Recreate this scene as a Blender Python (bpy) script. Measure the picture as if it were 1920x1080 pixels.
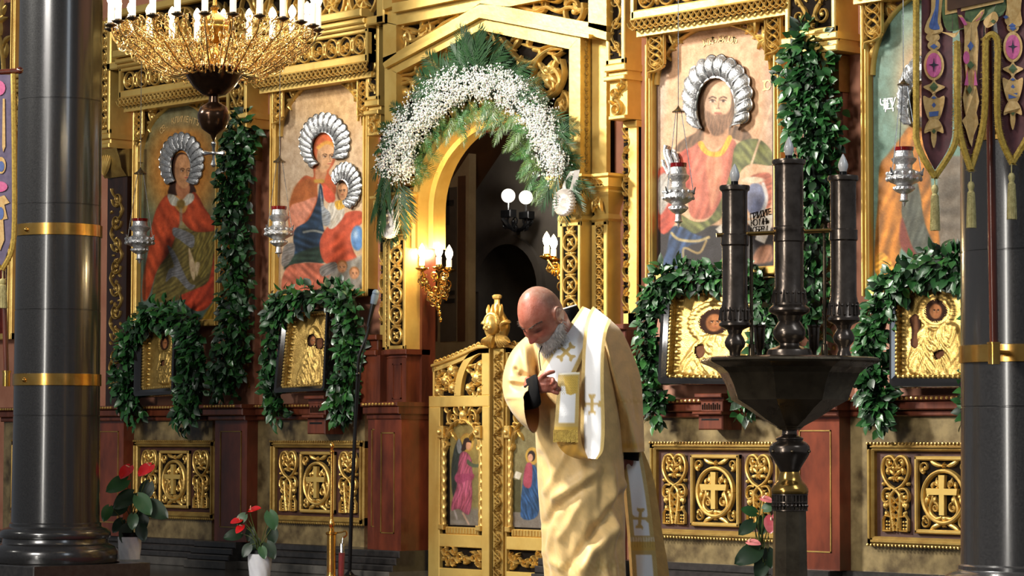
import bpy, math, random
import numpy as np
from mathutils import Vector, Matrix
rnd = random.Random(7)
for o in list(bpy.data.objects): bpy.data.objects.remove(o)
scene = bpy.context.scene
COL = scene.collection
PI = math.pi

# ---------------------------------------------------------------- camera (fitted to the church: wall plane y = 0, royal door at x = 0)
FPX, TH, TA, RO = 5199.1, 0.837322, 0.0547758, 0.0023278
CAM = np.array([11.4659, -10.236, 0.79])
_F = np.array([-math.sin(TH), math.cos(TH), 0.0]); _R = np.array([math.cos(TH), math.sin(TH), 0.0]); _Z = np.array([0, 0, 1.0])
F0 = math.cos(TA)*_F + math.sin(TA)*_Z
U0 = -math.sin(TA)*_F + math.cos(TA)*_Z
cr, sr = math.cos(RO), math.sin(RO)
def ray(px, py):
    x = (px-960)/FPX; y = (540-py)/FPX
    return F0 + (cr*x - sr*y)*_R + (sr*x + cr*y)*U0
def W(px, py, d=0.0):
    """point of the wall plane y = -d that stands at that place of the survey photo"""
    r = ray(px, py); t = (-d - CAM[1]) / r[1]
    return CAM + t*r
def P(px, py, z):
    return CAM + z*ray(px, py)
def depth_of(p): return float(np.dot(np.asarray(p)-CAM, F0))
def proj(pts):
    q = np.asarray(pts, float) - CAM
    dz = q @ F0; u = (q @ _R)/dz; v = (q @ U0)/dz
    return np.stack([960 + FPX*(cr*u + sr*v), 540 - FPX*(-sr*u + cr*v)], -1)

cam = bpy.data.cameras.new('camera'); camo = bpy.data.objects.new('camera', cam); COL.objects.link(camo)
Rr = cr*_R + sr*U0; Uu = -sr*_R + cr*U0
m = Matrix.Identity(4)
for i in range(3):
    m[i][0] = Rr[i]; m[i][1] = Uu[i]; m[i][2] = -F0[i]; m[i][3] = CAM[i]
camo.matrix_world = m
cam.sensor_width = 36; cam.lens = FPX/1920*36; cam.clip_end = 200
scene.camera = camo

# ---------------------------------------------------------------- light
w = bpy.data.worlds.new('nave_gloom'); scene.world = w; w.use_nodes = True
w.node_tree.nodes['Background'].inputs[0].default_value = (0.62, 0.66, 0.72, 1)
w.node_tree.nodes['Background'].inputs[1].default_value = 0.20
def area(name, loc, target, sx, sy, power, col, spread=180):
    l = bpy.data.lights.new(name, 'AREA'); l.shape = 'RECTANGLE'; l.size = sx; l.size_y = sy
    l.energy = power; l.color = col; l.spread = math.radians(spread)
    o = bpy.data.objects.new(name, l); COL.objects.link(o); o.location = loc
    o.rotation_euler = (Vector(target)-Vector(loc)).to_track_quat('-Z', 'Y').to_euler()
    return o
def point(name, loc, power, col, r=0.02):
    l = bpy.data.lights.new(name, 'POINT'); l.energy = power; l.color = col; l.shadow_soft_size = r
    o = bpy.data.objects.new(name, l); COL.objects.link(o); o.location = loc
    return o
area('window_light', (-7.5, -10.5, 8.5), (1.2, 0, 2.35), 1.6, 2.2, 138, (1.0, 0.96, 0.86), 26)
area('priest_key_light', (-0.8, -9.0, 11.0), (4.2, -2.9, 1.1), 1.2, 1.2, 46, (1.0, 0.95, 0.87), 15)  # separate narrow key, added to light the priest from high left
area('nave_fill', (3.2, -15, 7.0), (0.2, 0, 2.7), 4, 3, 250, (1.0, 0.95, 0.88), 62)  # added broad frontal fill from behind the camera
area('side_fill', (9.5, -4.0, 5.0), (0.5, -1.5, 0.8), 1.5, 3, 35, (0.80, 0.90, 1.0), 120)  # weak cool fill, added for the faces turned right
area('highlight_strip', (6.8, -21, 2.4), (2.5, 0, 1.6), 1.0, 4.2, 330, (1.0, 0.95, 0.86), 150)  # tall strip added only for upright highlights on columns and candle tubes
scene.view_settings.view_transform = 'Standard'; scene.view_settings.look = 'None'
scene.view_settings.gamma = 1.0; scene.view_settings.use_curve_mapping = False
scene.view_settings.exposure = 0.0

# ---------------------------------------------------------------- materials
def lin(c):
    return tuple((x/255/12.92) if x/255 <= 0.04045 else ((x/255+0.055)/1.055)**2.4 for x in c)
MATS = {}
def mat(name, c1, c2=None, rough=0.5, metal=0.0, scale=8.0, bump=0.0, bscale=None, coat=0.0, stretch=(1,1,1), attr=None, emit=None, estr=0.0,
        trans=0.0, detail=4.0, ramp=(0.35, 0.65), rvar=0.0, sub=0.0, gen='noise', sheen=0.0, spec=None):
    if name in MATS: return MATS[name]
    mt = bpy.data.materials.new(name); mt.use_nodes = True
    nt = mt.node_tree; b = nt.nodes['Principled BSDF']; L = nt.links.new
    c1 = (*lin(c1), 1)
    b.inputs['Base Color'].default_value = c1
    b.inputs['Roughness'].default_value = rough; b.inputs['Metallic'].default_value = metal
    b.inputs['Coat Weight'].default_value = coat; b.inputs['Coat Roughness'].default_value = 0.12
    if trans: b.inputs['Transmission Weight'].default_value = trans
    if sub:
        b.inputs['Subsurface Weight'].default_value = sub; b.inputs['Subsurface Radius'].default_value = (0.01, 0.004, 0.002)
    if spec is not None: b.inputs['Specular IOR Level'].default_value = spec
    if sheen: b.inputs['Sheen Weight'].default_value = sheen
    tc = nt.nodes.new('ShaderNodeTexCoord'); mp = nt.nodes.new('ShaderNodeMapping'); mp.inputs['Scale'].default_value = stretch
    L(tc.outputs['Object'], mp.inputs['Vector'])
    n = nt.nodes.new('ShaderNodeTexNoise'); n.inputs['Scale'].default_value = scale; n.inputs['Detail'].default_value = detail
    n.inputs['Roughness'].default_value = 0.6
    L(mp.outputs[0], n.inputs['Vector'])
    if attr:
        a = nt.nodes.new('ShaderNodeAttribute'); a.attribute_name = attr
        if c2:
            mx = nt.nodes.new('ShaderNodeMix'); mx.data_type = 'RGBA'; mx.blend_type = 'MULTIPLY'; mx.inputs[0].default_value = 1
            rp = nt.nodes.new('ShaderNodeValToRGB'); rp.color_ramp.elements[0].position = ramp[0]; rp.color_ramp.elements[1].position = ramp[1]
            rp.color_ramp.elements[0].color = (*lin(c2), 1); rp.color_ramp.elements[1].color = (1, 1, 1, 1)
            L(n.outputs['Fac'], rp.inputs[0]); L(a.outputs['Color'], mx.inputs[6]); L(rp.outputs[0], mx.inputs[7]); L(mx.outputs[2], b.inputs['Base Color'])
        else: L(a.outputs['Color'], b.inputs['Base Color'])
    elif c2:
        rp = nt.nodes.new('ShaderNodeValToRGB'); rp.color_ramp.elements[0].position = ramp[0]; rp.color_ramp.elements[1].position = ramp[1]
        rp.color_ramp.elements[0].color = c1; rp.color_ramp.elements[1].color = (*lin(c2), 1)
        L(n.outputs['Fac'], rp.inputs[0]); L(rp.outputs[0], b.inputs['Base Color'])
    if rvar:
        mr = nt.nodes.new('ShaderNodeMapRange'); mr.inputs[3].default_value = max(0.02, rough-rvar); mr.inputs[4].default_value = rough+rvar
        L(n.outputs['Fac'], mr.inputs[0]); L(mr.outputs[0], b.inputs['Roughness'])
    if bump:
        bp = nt.nodes.new('ShaderNodeBump'); bp.inputs['Strength'].default_value = bump; bp.inputs['Distance'].default_value = 0.01
        if bscale:
            n2 = nt.nodes.new('ShaderNodeTexNoise') if gen == 'noise' else nt.nodes.new('ShaderNodeTexVoronoi')
            n2.inputs['Scale'].default_value = bscale; L(mp.outputs[0], n2.inputs['Vector']); L(n2.outputs[0], bp.inputs['Height'])
        else: L(n.outputs['Fac'], bp.inputs['Height'])
        L(bp.outputs[0], b.inputs['Normal'])
    if emit:
        b.inputs['Emission Color'].default_value = (*lin(emit), 1); b.inputs['Emission Strength'].default_value = estr
    MATS[name] = mt
    return mt
M = lambda n: MATS[n]
mat('gold', (218, 184, 106), (188, 148, 74), 0.36, 0.62, 6, 0.12, 60, ramp=(0.4, 0.7), rvar=0.08)
mat('gold_plain', (224, 192, 110), (200, 160, 80), 0.40, 0.50, 4, 0.10, 30, ramp=(0.35, 0.7), rvar=0.08)
mat('gold_dull', (176, 146, 78), (140, 108, 52), 0.42, 0.55, 9, 0.12, 60, rvar=0.08)
mat('gold_olive', (168, 150, 96), (138, 118, 66), 0.45, 0.5, 9, 0.12, 60, rvar=0.08)
mat('gold_embossed', (178, 148, 82), (138, 110, 54), 0.40, 0.75, 20, 0.25, 160, rvar=0.06)
mat('recess', (24, 16, 9), (14, 9, 5), 0.9, 0, 12, spec=0.1)
mat('recess_brown', (70, 36, 24), (52, 26, 18), 0.6, 0, 14, 0.1, 80)
mat('salmon', (176, 122, 96), (158, 104, 80), 0.55, 0, 5, 0.05, 40, rvar=0.1)
mat('red_marble', (122, 58, 36), (84, 38, 24), 0.28, 0, 9, 0.03, 40, stretch=(1, 1, 0.45), detail=8, coat=0.3)
mat('red_wood', (106, 52, 32), (72, 33, 20), 0.35, 0, 10, 0.05, 60, stretch=(2, 2, 0.3), detail=8, coat=0.2)
mat('dark_wood', (52, 30, 20), (34, 19, 13), 0.35, 0, 10, 0.05, 60, stretch=(2, 2, 0.4), coat=0.2)
mat('stone', (136, 118, 80), (70, 56, 34), 0.35, 0, 9, 0.06, 30, detail=11, ramp=(0.36, 0.66), coat=0.15)
mat('black_stone', (29, 28, 28), (41, 40, 40), 0.24, 0, 140, 0.01, 160, detail=6, coat=0.6, rvar=0.06)
mat('plinth_stone', (36, 34, 33), (52, 49, 47), 0.3, 0, 30, 0.02, 60, coat=0.3)
mat('floor_stone', (40, 38, 37), (58, 55, 52), 0.16, 0, 10, 0.01, 40, coat=0.5)
mat('grey_stone', (92, 88, 82), (72, 69, 65), 0.4, 0, 14, 0.04, 50)
mat('brass', (214, 172, 96), (186, 140, 66), 0.2, 0.95, 12, rvar=0.06)
mat('bronze', (128, 114, 92), (96, 84, 68), 0.26, 0.85, 18, 0.05, 60, rvar=0.08)
mat('bronze_dark', (124, 112, 102), (92, 82, 74), 0.25, 0.85, 24, 0.04, 90, rvar=0.08)
mat('silver', (206, 206, 206), (160, 160, 160), 0.36, 0.8, 40, 0.4, 140, rvar=0.08)
mat('silver_plain', (190, 190, 188), (150, 150, 148), 0.22, 0.95, 30, rvar=0.06)
mat('painting', (255, 255, 255), (214, 206, 196), 0.5, 0, 16, 0.05, 120, attr='Col', spec=0.2)
mat('cloth', (255, 255, 255), None, 0.5, 0, 90, 0.10, 260, attr='Col', sheen=0.3)
mat('black_lacquer', (16, 14, 14), (24, 21, 20), 0.14, 0, 9, coat=0.8)
mat('black_metal', (14, 14, 15), (22, 22, 23), 0.35, 0.4, 20)
mat('white_glass', (250, 248, 242), None, 0.3, emit=(255, 246, 228), estr=1.6)
mat('bulb_lit', (255, 240, 210), None, 0.3, emit=(255, 226, 172), estr=28)
mat('candle_white', (240, 236, 226), (228, 222, 210), 0.4, 0, 20, sub=0.1)
mat('candle_glow', (244, 238, 224), None, 0.4, emit=(255, 236, 204), estr=0.8)
mat('bulb_off', (232, 230, 228), (220, 218, 216), 0.15, 0, 20, coat=0.5)
mat('red_glass', (120, 12, 14), (90, 8, 10), 0.1, 0, 10, coat=0.6)
mat('leaf', (26, 68, 30), (44, 92, 42), 0.4, 0, 7, coat=0.1, ramp=(0.3, 0.75))
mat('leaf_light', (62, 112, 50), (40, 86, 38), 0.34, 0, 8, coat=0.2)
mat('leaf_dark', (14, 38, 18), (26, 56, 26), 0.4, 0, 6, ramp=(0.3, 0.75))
mat('palm', (24, 54, 28), (42, 74, 36), 0.5, 0, 5, spec=0.3)
mat('fern', (80, 106, 36), (50, 80, 28), 0.45, 0, 6)
mat('stem', (82, 98, 44), (64, 74, 34), 0.5, 0, 10)
mat('petal_white', (246, 246, 240), (228, 230, 222), 0.55, 0, 30, sub=0.2)
mat('anthurium_red', (206, 34, 36), (176, 20, 26), 0.2, 0, 10, coat=0.6)
mat('anthurium_pink', (214, 92, 104), (236, 150, 150), 0.25, 0, 10, coat=0.5)
mat('spadix', (240, 214, 190), (224, 170, 140), 0.5, 0, 20)
mat('ceramic', (236, 236, 240), (222, 222, 228), 0.35, 0, 10, coat=0.3)
mat('soil', (34, 28, 24), (22, 18, 15), 0.9, 0, 40)
mat('light_block_dark', (10, 26, 12), (16, 34, 16), 0.8, 0, 20)  # for the hidden tubes that stop light inside the greenery
mat('organza', (236, 232, 226), (214, 206, 198), 0.4, 0, 12, bump=0.2, bscale=40)
mat('carpet_red', (150, 26, 34), (124, 18, 26), 0.85, 0, 60, 0.2, 200)
mat('velvet_red', (126, 16, 18), (98, 10, 12), 0.7, 0, 40, sheen=0.5)
mat('fringe', (190, 160, 66), (148, 118, 38), 0.6, 0, 90, 0.3, 300)
mat('tassel', (184, 172, 116), (150, 138, 84), 0.6, 0, 60, 0.3, 300)
mat('burgundy', (92, 44, 48), (74, 32, 38), 0.6, 0, 30, 0.05, 200, sheen=0.2)
mat('violet_cloth', (112, 100, 128), (92, 82, 112), 0.6, 0, 30, sheen=0.2)
mat('thread_gold', (222, 186, 124), (202, 160, 96), 0.5, 0.1, 60, 0.1, 300)
mat('thread_blue', (92, 118, 176), (78, 100, 160), 0.55, 0, 60)
mat('thread_pink', (222, 112, 160), (206, 92, 146), 0.55, 0, 60)
mat('thread_green', (92, 112, 70), (72, 94, 58), 0.55, 0, 60)
mat('thread_dark', (52, 50, 66), (40, 38, 54), 0.55, 0, 60)
mat('staff_wood', (92, 40, 24), (66, 26, 15), 0.25, 0, 10, stretch=(3, 3, 0.3), coat=0.4)
mat('skin', (255, 255, 255), (236, 214, 206), 0.42, 0, 60, 0.12, 220, attr='Col', sub=0.12)
mat('beard', (234, 232, 230), (184, 180, 178), 0.6, 0, 120, 0.5, 260, stretch=(1, 1, 0.4))
mat('cassock_black', (11, 11, 12), (16, 16, 17), 0.85, 0, 30, spec=0.15)
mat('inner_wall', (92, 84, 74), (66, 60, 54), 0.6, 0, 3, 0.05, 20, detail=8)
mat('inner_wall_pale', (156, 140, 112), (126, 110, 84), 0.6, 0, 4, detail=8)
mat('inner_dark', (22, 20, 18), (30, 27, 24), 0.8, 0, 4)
mat('fresco_brown', (92, 62, 40), (66, 44, 30), 0.6, 0, 5, detail=8)
mat('rope_gold', (220, 170, 70), None, 0.5, 0.3, 40)
mat('blue_grey', (84, 100, 116), (70, 86, 104), 0.5, 0, 10)
mat('gilt_brass', (226, 192, 124), (200, 160, 92), 0.24, 0.8, 12, rvar=0.06)
mat('dark_paint', (255, 255, 255), (220, 212, 204), 0.85, 0, 30, attr='Col', spec=0.1)
mat('brow', (84, 70, 62), (60, 50, 44), 0.9, 0, 40, spec=0.05)
point('sanctuary_fill', (-0.7, 0.45, 3.3), 11, (1.0, 0.93, 0.82), 0.1)  # unseen point added to brighten the pier face
point('sanctuary_fill', (-1.2, 1.9, 3.7), 3.5, (0.92, 0.95, 1.0), 0.1)  # second unseen fill, added deeper in the sanctuary
mat('dark_bronze', (74, 52, 36), (54, 37, 26), 0.2, 0.8, 18, rvar=0.06)
# ---------------------------------------------------------------- object helpers
def thing(name, label, cat, loc=(0, 0, 0), group=None):
    o = bpy.data.objects.new(name, None); COL.objects.link(o); o.location = [float(x) for x in loc]; o.empty_display_size = 0.05
    o['label'] = label; o['category'] = cat
    if group: o['group'] = group
    return o
def tag(o, label=None, cat=None, group=None, kind=None):
    if label: o['label'] = label
    if cat: o['category'] = cat
    if group: o['group'] = group
    if kind: o['kind'] = kind
    return o
ORIG = {}
def base_of(p):
    if p is None: return np.zeros(3)
    b = np.array(p.location)
    return b + base_of(p.parent)
class MB:
    def __init__(s): s.v = []; s.f = []; s.n = 0; s.col = None
    def add(s, verts, faces):
        verts = np.asarray(verts, float).reshape(-1, 3); k = s.n
        s.v.append(verts); s.n += len(verts)
        s.f += [tuple(i+k for i in f) for f in faces]
        return k
    def grid(s, pts, cu=False, cv=False):
        pts = np.asarray(pts, float); n, m_ = pts.shape[:2]
        fs = []
        for i in range(n if cu else n-1):
            a = i*m_; b = ((i+1) % n)*m_
            for j in range(m_ if cv else m_-1):
                j2 = (j+1) % m_
                fs.append((a+j, a+j2, b+j2, b+j))
        return s.add(pts.reshape(-1, 3), fs)
    def box(s, a, b, bev=0.0):
        x0, y0, z0 = np.minimum(a, b); x1, y1, z1 = np.maximum(a, b)
        if bev <= 0:
            v = [(x, y, z) for x in (x0, x1) for y in (y0, y1) for z in (z0, z1)]
            s.add(v, [(0, 1, 3, 2), (4, 6, 7, 5), (0, 4, 5, 1), (2, 3, 7, 6), (0, 2, 6, 4), (1, 5, 7, 3)])
        else:
            e = bev; rings = []
            def ring(xa, xb, za, zb, y): return [(xa, y, za), (xb, y, za), (xb, y, zb), (xa, y, zb)]
            r = [ring(x0, x1, z0, z1, y1), ring(x0, x1, z0, z1, y0+e), ring(x0+e, x1-e, z0+e, z1-e, y0)]
            k = s.add([p for q in r for p in q], [])
            for i in range(2):
                for j in range(4):
                    j2 = (j+1) % 4
                    s.f.append((k+i*4+j, k+i*4+j2, k+(i+1)*4+j2, k+(i+1)*4+j))
            s.f.append((k+8, k+9, k+10, k+11)); s.f.append((k+3, k+2, k+1, k))
    def prism(s, front, back):
        n = len(front); k = s.add(list(front)+list(back), [])
        s.f.append(tuple(k+i for i in range(n))); s.f.append(tuple(k+n+i for i in reversed(range(n))))
        for i in range(n):
            j = (i+1) % n; s.f.append((k+j, k+i, k+n+i, k+n+j))
    def lathe(s, prof, c=(0, 0, 0), seg=24, sq=(1, 1), ph=0.0, caps=True):
        prof = np.asarray(prof, float); a = np.arange(seg)/seg*2*PI + ph
        pts = np.empty((len(prof), seg, 3))
        pts[..., 0] = c[0] + prof[:, :1]*np.cos(a)*sq[0]; pts[..., 1] = c[1] + prof[:, :1]*np.sin(a)*sq[1]; pts[..., 2] = c[2] + prof[:, 1:2]
        k = s.grid(pts, False, True)
        if caps:
            if prof[0, 0] > 1e-5: s.f.append(tuple(k+j for j in reversed(range(seg))))
            if prof[-1, 0] > 1e-5: s.f.append(tuple(k+(len(prof)-1)*seg+j for j in range(seg)))
    def tube(s, path, r, seg=8, caps=True, up=None):
        path = np.asarray(path, float); n = len(path)
        r = np.broadcast_to(np.asarray(r, float), (n,))
        t = np.gradient(path, axis=0); t /= np.linalg.norm(t, axis=1)[:, None]+1e-12
        nrm = np.array(up if up is not None else ((0, 0, 1) if abs(t[0, 2]) < 0.9 else (1, 0, 0)), float)
        a = np.arange(seg)/seg*2*PI; pts = np.empty((n, seg, 3))
        for i in range(n):
            nrm = nrm - t[i]*np.dot(nrm, t[i]); nrm /= np.linalg.norm(nrm)+1e-12
            b = np.cross(t[i], nrm)
            pts[i] = path[i] + r[i]*(np.cos(a)[:, None]*nrm + np.sin(a)[:, None]*b)
        k = s.grid(pts, False, True)
        if caps:
            s.f.append(tuple(k+j for j in reversed(range(seg)))); s.f.append(tuple(k+(n-1)*seg+j for j in range(seg)))
    def sphere(s, c, r, seg=12, rings=8, sc=(1, 1, 1)):
        pr = [(math.sin(PI*i/rings), -math.cos(PI*i/rings)) for i in range(rings+1)]
        pr[0] = (1e-4, -1); pr[-1] = (1e-4, 1)
        a = np.arange(seg)/seg*2*PI; pts = np.empty((rings+1, seg, 3))
        for i, (q, z) in enumerate(pr):
            pts[i, :, 0] = c[0]+r*sc[0]*q*np.cos(a); pts[i, :, 1] = c[1]+r*sc[1]*q*np.sin(a); pts[i, :, 2] = c[2]+r*sc[2]*z
        s.grid(pts, False, True)
    def xform(s, mtx):
        for i, v in enumerate(s.v):
            s.v[i] = v @ np.array(mtx.to_3x3()).T + np.array(mtx.translation)
    def build(s, name, mt, parent=None, smooth=35, world=True, col=None):
        v = np.concatenate(s.v) if s.v else np.zeros((0, 3))
        b = base_of(parent) if world else np.zeros(3)
        v = v - b
        me = bpy.data.meshes.new(name); me.from_pydata(v.tolist(), [], s.f)
        if col is not None:
            at = me.color_attributes.new('Col', 'FLOAT_COLOR', 'POINT')
            c = np.ones((len(v), 4), np.float32); c[:, :3] = col; at.data.foreach_set('color', c.ravel())
        if smooth:
            me.polygons.foreach_set('use_smooth', [True]*len(me.polygons))
            if smooth < 180: me.set_sharp_from_angle(angle=math.radians(smooth))
        me.materials.append(M(mt) if isinstance(mt, str) else mt)
        me.update()
        o = bpy.data.objects.new(name, me); COL.objects.link(o)
        if parent is not None: o.parent = parent
        if name in ('gilt_beading', 'inscription', 'side_beading', 'slip_beads', 'letter', 'foliage', 'baby_breath', 'filigree'): o['kind'] = 'stuff'
        return o
def copy_tree(o, parent=None):
    c = o.copy(); COL.objects.link(c)
    if parent is not None: c.parent = parent
    for ch in list(o.children): copy_tree(ch, c)
    return c
def spline(pts, n=40, closed=False):
    p = np.asarray(pts, float); k = len(p)
    if closed: idx = lambda i: p[i % k]
    else: idx = lambda i: p[min(max(i, 0), k-1)]
    segs = k if closed else k-1; out = []
    for q in range(n):
        u = q/(n if closed else n-1)*segs; i = min(int(u), segs-1); t = u-i
        a, b, c, d = idx(i-1), idx(i), idx(i+1), idx(i+2)
        out.append(0.5*((2*b)+(-a+c)*t+(2*a-5*b+4*c-d)*t*t+(-a+3*b-3*c+d)*t**3))
    return np.array(out)
def sm(x, a, b):
    t = np.clip((np.asarray(x, float)-a)/(b-a), 0, 1); return t*t*(3-2*t)
def rect_px(mb, x0, y0, x1, y1, d0, d1, bev=0.0):
    """upright slab whose front face (plane d1) fills that place; heights are taken at its middle"""
    xm = (x0+x1)/2; ym = (y0+y1)/2
    a = W(x0, ym, d1); b = W(x1, ym, d1); t = W(xm, y0, d1)[2]; u = W(xm, y1, d1)[2]
    mb.box((a[0], -d1, u), (b[0], -d0, t), bev)
    return a[0], b[0], u, t
def plate_px(mb, poly, d0, d1):
    f = [W(x, y, d1) for x, y in poly]; bk = [np.array([q[0], -d0, q[2]]) for q in f]
    mb.prism(f, bk)

# ---------------------------------------------------------------- carving: half-round ribbons laid on an upright plane
class Carve(MB):
    def __init__(s, d=0.0, h=0.012): super().__init__(); s.d = d; s.h = h
    def rib(s, pts, w, h=None, prof=None):
        p = np.asarray(pts, float); n = len(p); w = np.asarray(w)*.82
        if h is None: h = s.h
        w = np.broadcast_to(np.asarray(w, float), (n,)) if prof is None else w*np.asarray(prof)
        t = np.gradient(p, axis=0); t /= np.linalg.norm(t, axis=1)[:, None]+1e-12
        nn = np.stack([-t[:, 1], t[:, 0]], 1)
        out = np.empty((n, 5, 3)); hh = h*np.clip(w/(w.max()+1e-9), 0.35, 1)
        for j, (a, b) in enumerate(((-1, 0), (-0.62, 0.8), (0, 1), (0.62, 0.8), (1, 0))):
            q = p + nn*(a*w)[:, None]
            out[:, j, 0] = q[:, 0]; out[:, j, 2] = q[:, 1]; out[:, j, 1] = -(s.d + b*hh - (0.002 if b == 0 else 0))
        s.grid(out)
    def bead(s, x, z, r, h=None):
        h = h or r*0.9
        pts = np.empty((4, 8, 3)); a = np.arange(8)/8*2*PI
        for i, (q, e) in enumerate(((1, 0), (0.8, 0.6), (0.45, 0.9), (0.02, 1))):
            pts[i, :, 0] = x + r*q*np.cos(a); pts[i, :, 2] = z + r*q*np.sin(a); pts[i, :, 1] = -(s.d + h*e)
        s.grid(pts, False, True)
    def leaf(s, x, z, ang, L, w, bend=0.0, h=None, n=7):
        t = np.linspace(0, 1, n); a = ang + bend*t
        dx = np.cumsum(np.cos(a))*L/n; dz = np.cumsum(np.sin(a))*L/n
        s.rib(np.stack([x+dx-dx[0], z+dz-dz[0]], 1), w, h, np.sin(np.clip(t*0.92+0.06, 0, 1)*PI)**0.8+0.04)
    def spiral(s, x, z, r, a0, turns, sg, w, n=26, bead=True, sx=1.0, sz=1.0):
        t = np.linspace(0, 1, n); a = a0 + sg*2*PI*turns*t; q = r*(1-0.78*t)
        s.rib(np.stack([x+sx*q*np.cos(a), z+sz*q*np.sin(a)], 1), w*(1-0.45*t))
        if bead: s.bead(x+sx*0.1*r*math.cos(a[-1]), z+sz*0.1*r*math.sin(a[-1]), max(r*0.22, w*0.9))
    def ring(s, x, z, rx, rz, w, n=28, h=None):
        a = np.linspace(0, 2*PI, n+1); s.rib(np.stack([x+rx*np.cos(a), z+rz*np.sin(a)], 1), w, h)
    def rosette(s, x, z, r, k=6, a0=0.3):
        for i in range(k): s.leaf(x, z, a0+i*2*PI/k, r, r*0.26)
        s.bead(x, z, r*0.25)
    def acanthus(s, x, z, ang, L, sg=1):
        for k_, (da, l, b) in enumerate(((0, 1, 0.9), (0.5, 0.78, 1.1), (-0.45, 0.74, -0.6), (0.95, 0.55, 1.2), (-0.9, 0.5, -0.9))):
            s.leaf(x, z, ang+sg*da, L*l, L*0.13, sg*b)
    def vine(s, x0, z0, x1, z1, n, w, vert=False, seed=1, ph=1):
        """rolling vine with a scroll in each bend, filling a rectangle"""
        rr = random.Random(seed)
        Lg, Hh = (z1-z0, x1-x0) if vert else (x1-x0, z1-z0)
        c = Lg/n; r = min(c*0.5, Hh*0.46)
        def T(u, v): return (x0+Hh/2+v, z0+u) if vert else (x0+u, z0+Hh/2+v)
        m_ = n*12; uu = np.linspace(0, Lg, m_); vv = ph*Hh*0.40*np.cos(uu/c*PI)
        s.rib(np.array([T(a, b) for a, b in zip(uu, vv)]), w)
        for i in range(n):
            sg = ph*(1 if i % 2 == 0 else -1)
            cu = (i+0.5)*c + c*0.5
            if cu > Lg: cu = Lg - c*0.45
            cvv = sg*Hh*0.10*(1)
            t = np.linspace(0, 1, 24); a = (PI/2 if sg < 0 else -PI/2) + sg*(-1)*2*PI*1.25*t
            q = r*0.82*(1-0.8*t)
            s.rib(np.array([T(cu - c*0.5 + k*math.cos(b), cvv*0 + sg*Hh*0.02 + k*math.sin(b)) for k, b in zip(q, a)]), w*(0.9-0.35*t))
            bx, bz = T(cu-c*0.5, sg*Hh*0.02); s.bead(bx, bz, r*0.24)
            for q2 in range(4):
                a2 = rr.uniform(0, 2*PI); lx, lz = T(cu-c*0.5+r*0.35*math.cos(a2), r*0.35*math.sin(a2))
                s.leaf(lx, lz, a2+(PI/2 if vert else 0)+rr.uniform(-.4, .4), r*0.55, r*0.14, rr.uniform(-1, 1))
            for sd in (-1, 1):
                lx, lz = T(i*c+(0.02 if i == 0 else 0), -sg*sd*Hh*0.30)
                s.leaf(lx, lz, rr.uniform(0, 6.28), r*0.5, r*0.15, rr.uniform(-1, 1))
    def lattice_rings(s, x0, z0, x1, z1, n, w):
        """column of linked rings, a quatrefoil in each"""
        c = (z1-z0)/n; xm = (x0+x1)/2; rx = (x1-x0)*0.43; rz = c*0.40
        for i in range(n):
            z = z0+c*(i+0.5); s.ring(xm, z, rx, rz, w)
            for k in range(4): s.leaf(xm, z, k*PI/2+PI/4, min(rx, rz)*0.85, min(rx, rz)*0.24)
            s.bead(xm, z, min(rx, rz)*0.3)
            for sx_ in (-1, 1):
                s.leaf(xm, z+c*0.5, PI/2+sx_*1.1, rx*1.0, rx*0.2, -sx_*0.9); s.leaf(xm, z+c*0.5, -PI/2+sx_*1.1, rx*1.0, rx*0.2, sx_*0.9)
            s.bead(xm, z+c*0.5, rx*0.2)
    def circles_frieze(s, x0, z0, x1, z1, n, w):
        c = (x1-x0)/n; zm = (z0+z1)/2; r = min(c*0.5, (z1-z0)*0.5)*0.9
        for i in range(n):
            x = x0+c*(i+0.5); s.ring(x, zm, r*1.02, r, w)
            sg = 1 if i % 2 else -1
            s.spiral(x-r*0.3*sg, zm+r*0.15, r*0.5, 0, 1.2, sg, w*0.7, 18); s.spiral(x+r*0.32*sg, zm-r*0.25, r*0.45, 2, 1.1, -sg, w*0.7, 16)
            for k in range(5): s.leaf(x, zm-r*0.1, k*1.256+i, r*0.7, r*0.14, 0.5)
            for e in (-1, 1):
                for sd in (-1, 1): s.leaf(x+c*0.5, zm+e*r*0.15, e*(PI/2)-sd*0.42*e, r*0.9, r*0.17, sd*e*0.5)
    def lace(s, x0, z0, x1, z1, n, w):
        c = (x1-x0)/n; H = z1-z0; t = np.linspace(0, 1, 9)
        for i in range(n):
            x = x0+i*c
            for sg in (-1, 1):
                p = np.stack([x+c*(0.5+sg*(0.5-t)), z1-H*0.75*np.sin(t*PI/2)], 1); s.rib(p, w)
            s.rib(np.stack([x+c*t, z0+H*0.28*(1-np.sin(t*PI))+H*0.02], 1), w*1.1)
            s.rib(np.stack([x+c*(t-0.5), z0+H*0.75-H*0.55*np.sin(t*PI)], 1), w*0.8)
            s.bead(x+c*0.5, z0+H*0.04, w*1.5)
        s.rib([(x0, z1), (x1, z1)], w*1.4)
    def knot(s, x0, z0, x1, z1, w):
        Lx, Lz = x1-x0, z1-z0; xm = (x0+x1)/2
        for ph in (0, PI/2, PI, 1.5*PI):
            u = np.linspace(0, 1, 40); s.rib(np.stack([xm+Lx*0.40*np.sin(u*2.5*PI+ph), z0+Lz*(0.06+0.88*u)], 1), w)
        s.ring(xm, z0+Lz*0.72, Lx*0.36, Lz*0.16, w); s.ring(xm, z0+Lz*0.28, Lx*0.30, Lz*0.14, w)
        for k in range(5): s.leaf(xm, z0+Lz*0.12, PI/2+(k-2)*0.4, Lz*0.2, Lx*0.07)
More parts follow.
